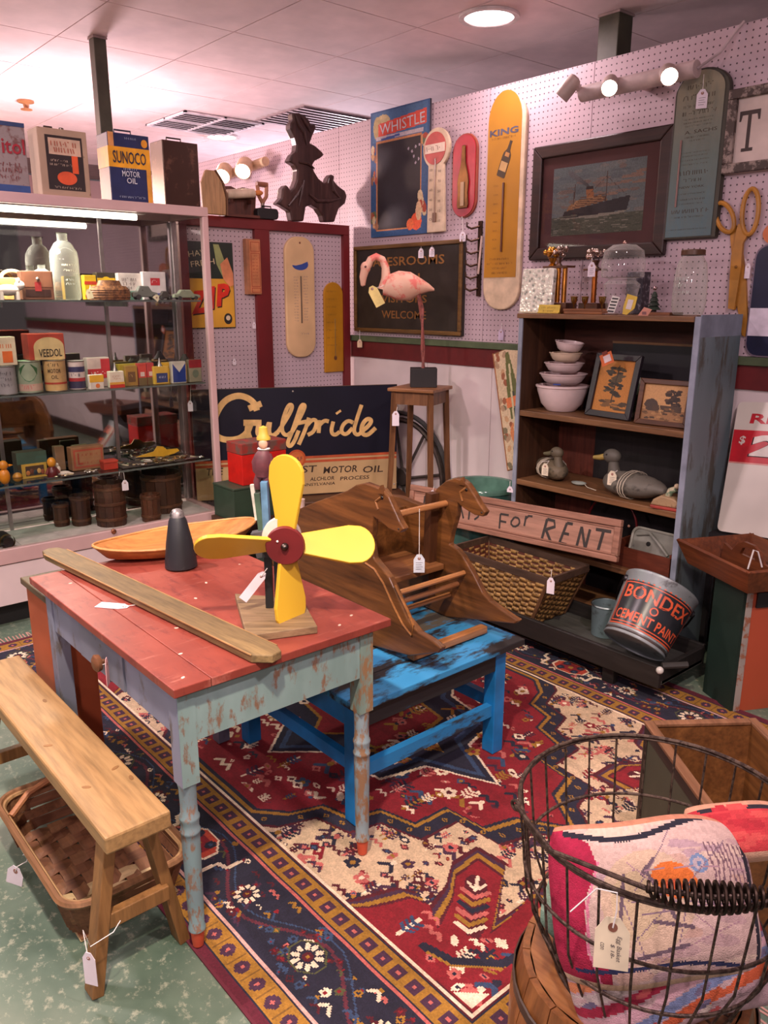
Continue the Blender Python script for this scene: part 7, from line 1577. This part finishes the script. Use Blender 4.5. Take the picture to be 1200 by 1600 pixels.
# field: ivory with sprigs
def sprig(x,y,s,c1,c2,kind):
    if kind==0: 
        for k in range(5): cv.ell(x+s*.9*math.cos(k*1.257),y+s*.9*math.sin(k*1.257),s*.55,s*.55,c1)
        cv.ell(x,y,s*.5,s*.5,c2)
    elif kind==1: cv.line([(x-s*1.5,y-s),(x,y+s*.5),(x+s*1.5,y-s)],s*.8,c1); cv.ell(x,y+s,s*.6,s*.6,c2)
    elif kind==2: cv.line([(x,y-2*s),(x,y+2*s)],s*.6,c2); [cv.line([(x-s*1.2,y+k*s*.9+s*.6),(x,y+k*s*.9),(x+s*1.2,y+k*s*.9+s*.6)],s*.5,c1) for k in (-1,0,1)]
    elif kind==3: cv.poly([(x-s*1.3,y),(x,y+s),(x+s*1.3,y),(x,y-s)],c1); cv.poly([(x-s*.6,y),(x,y+s*.5),(x+s*.6,y),(x,y-s*.5)],c2)
    elif kind==4: cv.line([(x-2*s,y),(x-s,y+s),(x,y),(x+s,y+s),(x+2*s,y)],s*.7,c1)
    else: cv.ell(x,y,s*1.2,s*.6,c1,g.uniform(0,180)); cv.ell(x,y,s*.5,s*.3,c2)
for k in range(1900):
    x,y=g.uniform(fx0,fx1),g.uniform(fy0,fy1); sprig(x,y,g.uniform(.006,.017),g.choice([DRD,NAVY,PUR,PUR,RED,NAVY,PNK]),g.choice([IVO,GOLD,BLU,PNK,NAVY]),g.randint(0,5))
# medallion
half=[(1.72,1.668),(1.80,1.60),(1.835,1.50),(1.94,1.47),(1.966,1.381),(2.085,1.345),(2.092,1.222),(2.231,1.205),(2.26,1.10),(2.39,1.01)]
half=half+[(x,2*my-y) for x,y in half[-2::-1]]
med=half+[(2*mx-x,y) for x,y in half[::-1]]
def scale(P,k,kx=None): return [(mx+(x-mx)*(kx or k),my+(y-my)*k) for x,y in P]
cl=lambda m: m&(X>fx0)&(X<fx1)&(Y>fy0)&(Y<fy1)
for k,c in ((1.07,DRD),(1.055,NAVY),(.985,GOLD),(.965,NAVY),(.95,RED)): cv.put(cl(cv.inpoly(scale(med,k))),c)
# serrated hooks along the medallion
for P in (scale(med,1.02),):
    for i in range(len(P)):
        (x0,y0),(x1,y1)=P[i],P[(i+1)%len(P)]; L=math.hypot(x1-x0,y1-y0); n=max(1,int(L/.055))
        for j in range(n):
            t_=(j+.5)/n; sprig(x0+(x1-x0)*t_,y0+(y1-y0)*t_,.009,GOLD,NAVY,3)
msk=cv.inpoly(scale(med,.9)); keep=cv.a.copy()
for k in range(900):
    x,y=g.uniform(.6,2.35),g.uniform(fy0,fy1); sprig(x,y,g.uniform(.008,.02),g.choice([PNK,IVO,NAVY,BLU,GOLD,PUR,IVO]),g.choice([RED,IVO,GOLD,DRD]),g.randint(0,5))
cv.a[~msk]=keep[~msk]
core=[(mx-.62,my),(mx-.4,my+.1),(mx-.36,my+.26),(mx-.12,my+.3),(mx,my+.44),(mx+.12,my+.3),(mx+.36,my+.26),(mx+.4,my+.1),(mx+.62,my)]; core=core+[(x,2*my-y) for x,y in core[-2:0:-1]]
for k,c in ((1.0,IVO),(.97,NAVY),(.9,BLU),(.84,NAVY),(.6,GOLD),(.56,RED)): cv.poly([(mx+(x-mx)*k,my+(y-my)*k) for x,y in core],c)
for k in range(60):
    a=g.uniform(0,2*PI); r=g.uniform(.08,.42); sprig(mx+r*1.3*math.cos(a),my+r*.7*math.sin(a),g.uniform(.01,.02),g.choice([IVO,PNK,GOLD]),g.choice([RED,NAVY]),g.randint(0,3))
# corner pieces with an arched palmette
sp=[(2.20,.352),(2.225,.385),(2.264,.481),(2.31,.50),(2.38,.46),(2.335,.56),(2.283,.624),(2.276,.713),(2.361,.716),(2.42,.63),(2.473,.55),(2.47,.62),(2.458,.70),(2.52,.75),(2.598,.76),(2.70,.352)]
off=[(2.20,.352)]
def corner(fx,fy):
    T=lambda P:[((2*mx-x) if fx else x,(2*my-y) if fy else y) for x,y in P]
    def ring(P,d): 
        c0=(2.50,.48); return [(c0[0]+(x-c0[0])*(1+d/max(math.hypot(x-c0[0],y-c0[1]),.05)),c0[1]+(y-c0[1])*(1+d/max(math.hypot(x-c0[0],y-c0[1]),.05))) for x,y in P]
    for d,c in ((.05,DRD),(.036,PUR),(.022,GOLD),(.004,DRD),(-.006,RED)): cv.put(cl(cv.inpoly(T(ring(sp,d)))),c)
    ar=T([(2.34,.67),(2.305,.66),(2.31,.63),(2.44,.50),(2.47,.51),(2.46,.54),(2.36,.66)]); cv.poly(ar,DRD)
    ax_,ay_=.593,-.805; px_,py_=.805,.593; C_=lambda t,h:(2.318+ax_*t+px_*h,.672+ay_*t+py_*h)
    for k,c in enumerate((PNK,GOLD,NAVY,PNK,GOLD,IVO)): t_=.075+.023*k; cv.line(T([C_(t_-.012,-.034),C_(t_+.012,0),C_(t_-.012,.034)]),.013,c)
    cv.line(T([C_(.01,0),C_(.06,0)]),.010,IVO); cv.line(T([C_(.035,-.022),C_(.062,0),C_(.035,.022)]),.009,IVO)
    for k in range(34):
        x,y=g.uniform(2.3,2.59),g.uniform(.36,.6)
        if (math.hypot(x-2.40,y-.56)>.085) and cv.inpoly(T(ring(sp,-.03)))[int(min(max(T([(x,y)])[0][1]/RH*cv.ny,0),cv.ny-1)),int(min(max(T([(x,y)])[0][0]/RW*cv.nx,0),cv.nx-1))]:
            x,y=T([(x,y)])[0]; sprig(x,y,g.uniform(.010,.018),g.choice([IVO,NAVY,BLU,PNK,GOLD]),g.choice([RED,IVO,NAVY]),g.randint(0,5))
    cv.poly(T([(2.53,.36),(2.59,.36),(2.59,.42)]),IVO); cv.line(T([(2.40,.40),(2.47,.42),(2.55,.50),(2.57,.58)]),.022,NAVY); cv.line(T([(2.42,.395),(2.48,.41),(2.56,.49)]),.007,GOLD)
for fx in (0,1):
    for fy in (0,1): corner(fx,fy)
# borders
cv.put(dist<.352,IVO); cv.put(dist<.343,DRD)
cv.put(dist<.336,GOLD); 
ph=np.mod(run,.052)/.052; inner=(dist>.284)&(dist<.327); cv.put(inner&(np.abs(ph-.5)<.32)&(np.abs(dist-.3055)<.017),PUR); cv.put(inner&(np.abs(ph-.5)<.1)&(np.abs(dist-.3055)<.005),PNK)
cv.put((dist<.341)&(dist>.335),NAVY); cv.put(dist<.277,NAVY); cv.put(dist<.273,PNK); cv.put(dist<.266,NAVY)
cv.put(dist<.095,(206,160,150)); cv.put(dist<.088,NAVY); cv.put(dist<.083,GOLD)
ph=np.mod(run+.02,.062)/.062; ob=(dist<.078)&(dist>.028); cv.put(ob&(((ph-.5)*.062)**2+(dist-.053)**2<.018**2),PUR); cv.put(ob&(((ph-.5)*.062)**2+(dist-.053)**2<.005**2),PNK); cv.put(ob&(np.abs(ph)<.06),(120,84,34))
cv.put(dist<.026,NAVY); cv.put(dist<.021,(96,26,44))
def rosette(x,y,s,oct=True):
    P=[(x+s*1.35*math.cos(R(22.5+45*k)),y+s*1.1*math.sin(R(22.5+45*k))) for k in range(8)]
    if oct: cv.poly(P,GRN); cv.poly([(x+(a-x)*.9,y+(b-y)*.9) for a,b in P],NAVY)
    for k in range(10): cv.ell(x+s*.72*math.cos(2*PI*k/10),y+s*.72*math.sin(2*PI*k/10),s*.26,s*.17,IVO,math.degrees(2*PI*k/10))
    cv.ell(x,y,s*.34,s*.34,DRD); cv.ell(x,y,s*.12,s*.12,GOLD)
def turtle(x,y,s,hz):
    w,h=(s*1.5,s) if hz else (s,s*1.5)
    P=[(x+w*math.cos(R(22.5+45*k)),y+h*math.sin(R(22.5+45*k))) for k in range(8)]; cv.poly(P,IVO); cv.poly([(x+(a-x)*.9,y+(b-y)*.9) for a,b in P],(190,70,50)); cv.poly([(x+(a-x)*.62,y+(b-y)*.62) for a,b in P],RED)
    for sx_ in (-1,1):
        for sy_ in (-1,1): cv.ell(x+sx_*w*.4,y+sy_*h*.4,s*.3,s*.3,NAVY); cv.ell(x+sx_*w*.4,y+sy_*h*.4,s*.12,s*.12,BLU)
    cv.ell(x,y,s*.2,s*.2,GOLD)
    if hz:
        for q in (-1,1): cv.line([(x+q*w*1.0,y-h*.8),(x+q*w*1.3,y-h*.9),(x+q*w*1.35,y),(x+q*w*1.7,y+h*.2),(x+q*w*1.75,y+h*.9)],.012,IVO)
def border_run(L,pt,hz):
    n=int(L/.245)
    q=[]
    for i in range(int(L/.02)+1):
        s=min(i*.02,L); x,y=pt(s); o=.05*math.sin(s*12.8); q.append((x,y+o) if hz else (x+o,y))
    cv.line(q,.009,(96,40,54)); cv.line([(a_,b_+.022) if hz else (a_+.022,b_) for a_,b_ in q],.004,BLU)
    for i in range(int(L/.0075)):
        s=g.uniform(0,L); x,y=pt(s); o=g.uniform(-.078,.078); x,y=(x,y+o) if hz else (x+o,y)
        sprig(x,y,g.uniform(.006,.011),g.choice([PNK,IVO,DRD,DRD,PUR,BLU,BLU,DRD,GOLD,GRN]),g.choice([RED,NAVY,GOLD]),g.choice([0,1,3,4,5]))
    for i in range(n+1):
        s=i*L/n; x,y=pt(s)
        if i%4==2: turtle(x,y,.055,hz)
        else: rosette(x,y,.034 if i%2 else .040,i%2==0)
kk=cv.a.copy()
for y in (.18,RH-.18): border_run(RW-.36,lambda s,y=y:(.18+s,y),True)
for x in (.18,RW-.18): border_run(RH-.36,lambda s,x=x:(x,.18+s),False)
bm_=(dist>=.097)&(dist<=.265); cv.a[~bm_]=kk[~bm_]
for yy in (.18,RH-.18):
    pass
cv.mottle(.15,1); cv.mottle(.08,4)
cv.a*=(1-.10*(np.sin(Y*60+np.sin(X*9))>.7))[:,:,None]
rug=E('oriental_rug','worn oriental rug with red medallion, ivory field and navy flowered border','rug',(RX,RY,0))
def rugp(U,V): return (U,V,.0042+.0012*np.sin(U*31)*np.sin(V*27))
cv.sheet('woven_pile',rug,rugp,painted(.95,.7))
B().box(0,RW,0,RH,.0004,.0026).build('backing',flat((70,44,40),.9),rug)
for nm,a in (('selvedge',(0,RW,-.007,0)),('selvedge',(0,RW,RH,RH+.007))): B().box(*a,.0004,.005).build(nm,flat((96,30,46),.9),rug)
b=B(); 
for k in range(140):
    y=.008+k*(RH-.016)/139
    for x,s in ((0,-1),(RW,1)): b.bar((x,y,.0025),(x+s*(.05+.012*g.random()),y+.012*(g.random()-.5),.0015),.005,.0018)
b.build('fringe',flat((190,146,134),.9),rug,kind='stuff')

# ================================================================== open wooden crate
d1=Vector((.79,-.61,0)).normalized(); L,Wd,hc=.44,.30,.325
c0=Vector((-1.02,1.805,.0065)); ang=math.atan2(d1.y,d1.x)
e=E('wooden_crate','open brown wooden crate with dark green painted side, behind the wire basket','crate',c0,(0,0,ang))
cin=wood((96,58,28),(146,96,50),'x',5,.55); cgr=worn((66,66,52),(104,96,84),.33,7); cdk=wood((36,28,24),(62,50,42),'x',5,.5); T=.016; fl=.02
def slant(p,q,nm,m,lab=None,yo=0):
    """board from bottom edge p..q, flaring out of the box"""
    pass
B().box(0,L,0,T,0,hc).build('side_board',cgr,e,'dark green painted side'); B().box(0,L,Wd-T,Wd,0,hc).build('side_board',cin,e); B().box(0,T,T,Wd-T,0,hc).build('end_board',cin,e); B().box(L-T,L,T,Wd-T,0,hc).build('end_board',cin,e)
B().box(T,L-T,T,Wd-T,0,.014).build('bottom_board',cin,e); B().box(T,L-T,T+.0005,T+.004,.015,hc-.002).build('inner_lining',cin,e)
for a in ((0,.022,-.003,0,0,hc),(L-.022,L,-.003,0,0,hc),(.022,L-.022,-.003,0,hc-.03,hc),(.022,L-.022,-.003,0,0,.025)): B().box(*a).build('side_batten',cdk,e)
rm=wood((112,74,50),(160,116,84),'x',5,.5)
for a in ((-.004,L+.004,-.006,T+.003,hc+.0005,hc+.010),(-.004,L+.004,Wd-T-.003,Wd+.004,hc+.0005,hc+.010),(-.004,T+.003,T+.0035,Wd-T-.0035,hc+.0005,hc+.010),(L-T-.003,L+.004,T+.0035,Wd-T-.0035,hc+.0005,hc+.010)): B().box(*a).build('rim_strip',rm,e,bev=.002)
# ================================================================== round wooden keg under the wire basket
bc=Vector((-.585,1.105,0)); kz_=.30
e=E('wooden_keg','low round brown wooden keg that the wire basket stands on','keg',(bc.x-.02,bc.y,.0065)); n=18; km=wood((112,66,34),(172,114,66),'z',5,.4)
for k in range(n):
    a0,a1=2*PI*k/n+.006,2*PI*(k+1)/n-.006; vs=[]
    lv=((0,.195),(.1,.215),(.2,.215),(kz_-.008,.195))
    vs=[(r*math.cos(a),r*math.sin(a),z) for z,r0 in lv for r,a in ((r0,a0),(r0,(a0+a1)/2),(r0,a1),(r0-.014,a1),(r0-.014,a0))]
    fs=[(i*5+j,i*5+(j+1)%5,(i+1)*5+(j+1)%5,(i+1)*5+j) for i in range(3) for j in range(5)]+[(4,3,2,1,0),(15,16,17,18,19)]
    B().add(vs,fs).build('stave',km,e)
B().lathe([(.001,kz_-.02),(.182,kz_-.02),(.182,kz_-.008),(.001,kz_-.008)],32,cap=False).build('lid',wood((120,72,40),(176,120,74),'x',5,.4),e)
for z,r in ((.05,.2065),(.24,.2085)): B().lathe([(r,z-.012),(r+.003,z-.01),(r+.003,z+.01),(r,z+.012)],36,cap=False).build('hoop',flat((70,54,44),.5),e)
# ================================================================== wire egg basket
wz=kz_+.0; wire=worn((92,76,66),(54,40,34),.5,40,rough=.5,metal=.5)
e=E('wire_basket','round rusty wire egg basket with coiled handle grip, holding folded textiles','basket',(bc.x,bc.y,wz))
HB=.325
def rad(z): t=z/HB; return .150+.045*min(t*2.2,1)+.035*t
def ringp(z,n=48,r=None): return [((r or rad(z))*math.cos(2*PI*k/n),(r or rad(z))*math.sin(2*PI*k/n),z) for k in range(n)]
for z,t in ((HB,.0036),(HB-.006,.0024),(.205,.0030),(.10,.0030),(.012,.004)): B().tube(ringp(z),t,8,True).build('ring_wire',wire,e)
for k in range(26):
    a=2*PI*k/26+.05; pts=[(rad(z)*math.cos(a),rad(z)*math.sin(a),z) for z in (.012,.05,.10,.15,.205,.26,HB)]
    B().tube([(0.06*math.cos(a),.06*math.sin(a),.006)]+pts,.0022,6).build('upright_wire',wire,e)
B().tube(ringp(.006,24,.06),.003,6,True).build('ring_wire',wire,e)
# bail handle lying toward the viewer
pa=aZ(806,1258,wz+HB); pb=aZ(1010,1388,wz+HB+.02); pm=aZ(1110,1402,wz+HB+.025); pe=aZ(1210,1400,wz+HB+.025)
Lc=lambda p: p-Vector((bc.x,bc.y,wz))
pa_,pb_,pm_q,pe_=map(Lc,(pa,pb,pm,pe)); mid=Lc(aZ(862,1330,wz+HB+.012)); pr=Vector((rad(HB)*math.cos(.55),rad(HB)*math.sin(.55),HB))
B().tube([pa_,mid,pb_,pm_q,pe_,pe_*.45+pr*.55+Vector((.05,-.02,.01)),pr],.0038,8).build('bail_wire',wire,e)
for p in (pa_,pr): B().tube([p+Vector((.008*math.cos(2*PI*k/12),0,.008*math.sin(2*PI*k/12))) for k in range(12)],.003,6,True).build('bail_eye',wire,e)
pts=[]; turns=17; N_=turns*12; axd=(pe_-pb_); ln=axd.length; axd.normalize(); sd=axd.cross(Vector((0,0,1))).normalized(); up_=sd.cross(axd)
for k in range(N_+1):
    t=k/N_; bow=Vector((0,0,0)); c_=pb_*(1-t)+pe_*t+ (pm_q-(pb_+pe_)/2)*(4*t*(1-t)); r=.008+.0125*math.sin(PI*t)**.8; a=2*PI*turns*t
    pts.append(c_+sd*(r*math.cos(a))+up_*(r*math.sin(a)))
B().tube(pts,.0028,6).build('coil_grip',metal((64,52,46),.5),e)
q=aZ(958,1438,wz+HB-.045)
rr=rad(HB); pos=Vector((bc.x,bc.y,0))+Vector((q.x-bc.x,q.y-bc.y,0)).normalized()*(rr+.012); 
pt_=aP(958,1440,Vector((bc.x,bc.y,0))+Vector((-CP.x+bc.x,-CP.y+bc.y,0)).normalized()*-(rr+.02),Vector((CF.x,CF.y,0)))
tg=pricetag(None,pt_,.047,.068,'large cream handwritten price tag tied to the wire basket rim',face=(.62,-.78,.0),string=[pt_+Vector((-.05,-.03,-.0)),pt_+Vector((-.03,.0,.035)),pt_+Vector((0,.004,.045)),pt_+Vector((.004,.0,.02))],mat=flat((226,214,182)),ink=False,lean=-12,ring=(130,84,66))
b=B(); addtext(b,'Egg Basket',.009,-.038,.036,.008,-.0012,-90,.25); addtext(b,'$ 18-',.001,-.042,.020,.006,-.00121,-90,.25); addtext(b,'con',-.013,-.036,.010,.005,-.00122,-90,.25)
b.build('handwriting',inkm,tg,kind='stuff')
# textiles in the basket
def cushion(name,label,loc,rot,w,h,bul,cv,round_=3.0,wob=0,cat='textile'):
    e=E(name,label,cat,loc,rot)
    def fn(U,V,s=1):
        u=U/w*2-1; v=V/h*2-1; ed=np.clip((1-np.abs(u)**round_)*(1-np.abs(v)**round_),0,1)**.5
        x=(U-w/2)*(1-.10*np.abs(v)**4); z=(V-h/2)*(1-.10*np.abs(u)**4)
        return (x+0*U,-s*bul*ed-wob*np.sin(u*4.1+v*2)*ed*.5+0*U,z+wob*np.sin(u*3.3)+0*U)
    cv.a*=.78; cv.mottle(.10,2); cv.sheet('printed_front',e,lambda U,V:fn(U,V,1),painted(.9,.5)); 
    bk=Canvas(w,h,.012,(196,160,140)); o=bk.sheet('back_cloth',e,lambda U,V:fn(U,V,-.6),painted(.9,.5)); o.data.flip_normals(); return e
w,h=.34,.25; c1=Canvas(w,h,.0024,(212,182,172)); g=random.Random(8)
for k in range(70): c1.ell(g.uniform(0,w),g.uniform(0,h),g.uniform(.01,.04),g.uniform(.004,.012),g.choice([(220,190,180),(198,166,164),(222,196,178),(208,172,156),(190,160,166)]),g.uniform(-15,15))
c1.poly([(0,0),(.055,0),(.04,.06),(.045,.13),(.07,.19),(.06,.22),(0,.25)],(170,22,66)); c1.rect(0,.075,.0,.045,(160,20,60)); c1.line([(.058,.0),(.043,.06),(.049,.13),(.072,.19)],.004,(224,130,160))
c1.ell(.145,.13,.075,.075,(214,186,160)); c1.ell(.125,.125,.04,.05,(208,184,150))
c1.ell(.19,.155,.038,.026,(232,122,50),-20); c1.ell(.185,.145,.016,.012,(214,96,60)); c1.ell(.235,.175,.016,.014,(126,150,186)); c1.ell(.235,.175,.010,.009,(196,180,186)); c1.ell(.235,.175,.004,.004,(110,136,176))
for k in range(9):
    x=.25+.009*k; c1.line([(x,.11),(x+.012,.16+.02*math.sin(k)),(x+.002,.205)],.0032,(130,100,110))
for a,b_ in (((.145,.175),(.165,.14)),((.165,.14),(.185,.10)),((.15,.10),(.21,.085)),((.14,.17),(.16,.19)),((.12,.05),(.2,.06)),((.09,.07),(.11,.17))): c1.line([a,b_],.006,(112,92,104))
for k in range(9): c1.line([(g.uniform(.09,.33),g.uniform(.02,.24)) for _ in (0,)]*1+[(g.uniform(.09,.33),g.uniform(.02,.24))],.0016,g.choice([(150,124,140),(176,140,150),(140,116,130)]))
for k in range(64):
    t=k/63; x=.02+.31*t; y=.236-.012*math.sin(t*5); c1.ell(x,y,.0044,.0044,(30,28,46)); c1.ell(x+.0025,.026+.01*math.sin(t*4),.0034,.0034,(40,46,86))
for k in range(24): c1.ell(.326,.03+.2*k/23,.005,.006,(34,30,46))
c1.rect(0,w,h-.008,h,(206,140,110)); c1.rect(0,w,0,.012,(214,180,150))
cc=Vector((bc.x+.0,bc.y,wz)); fd=-YAW
q=aP(1020,1405,cc+Vector((.02,-.03,.2)),Vector((CF.x,CF.y,CF.z*1.6)))
cushion('pictorial_cushion','plump pale cushion with a drawn face, orange patch and magenta end in the wire basket',q,(R(-36),0,fd+.04),w,h,.055,c1,3.0,.006)
w2,h2=.33,.20; c2=Canvas(w2,h2,.003,(196,164,170))
for k in range(9):
    y=.02*k; c2.poly([(0,y-.02),(w2,y+.06),(w2,y+.078),(0,y-.004)],((214,100,60),(126,140,180),(214,170,180),(170,40,70),(206,190,186),(222,140,96),(90,80,110),(200,60,70),(214,184,180))[k])
for k in range(50): c2.ell(g.uniform(0,w2),g.uniform(0,h2),.012,.005,g.choice([(206,176,176),(120,110,140),(196,90,90),(226,206,196)]),20)
q2=aP(1040,1500,cc+Vector((.02,-.045,.145)),Vector((CF.x,CF.y,CF.z*1.6)))
cushion('striped_cushion','striped orange, blue and red folded cushion beneath the drawn cushion',q2,(R(-30),R(-14),fd),w2,h2,.045,c2,2.6,.008)
w3,h3=.16,.10; c3=Canvas(w3,h3,.004,(206,60,66)); c3.rect(0,w3,0,.014,(216,170,140)); c3.rect(0,w3,h3-.014,h3,(214,160,130)); c3.line([(.0,.085),(.16,.085)],.006,(40,32,44))
for k in range(20): c3.ell(g.uniform(0,w3),g.uniform(.02,.09),.02,.006,g.choice([(220,84,80),(190,44,56)]))
q3=aP(1148,1300,cc+Vector((.03,.08,.3)),Vector((CF.x,CF.y,0)))
cushion('red_cushion','small red cushion with black piping behind the drawn cushion',q3,(R(-50),R(-6),fd),w3,h3,.03,c3,2.6)
w4,h4=.20,.16; c4=Canvas(w4,h4,.004,(150,178,160)); c4.rect(0,w4,0,.02,(120,150,134)); c4.line([(.0,.1),(.2,.12)],.004,(170,190,174))
q4=cc+Vector((-.075,-.045,.115))
cushion('green_cloth','pale green folded cloth low in the wire basket',q4,(R(-35),R(30),fd),w4,h4,.03,c4,2.6,.008)
w5,h5=.22,.14; c5=Canvas(w5,h5,.004,(140,24,66)); c5.line([(.0,.02),(.2,.1)],.005,(190,80,110))
q5=cc+Vector((.03,-.03,.085))
cushion('magenta_cloth','dark magenta folded cloth at the bottom of the wire basket',q5,(R(-55),R(-8),fd),w5,h5,.035,c5,2.6,.008)
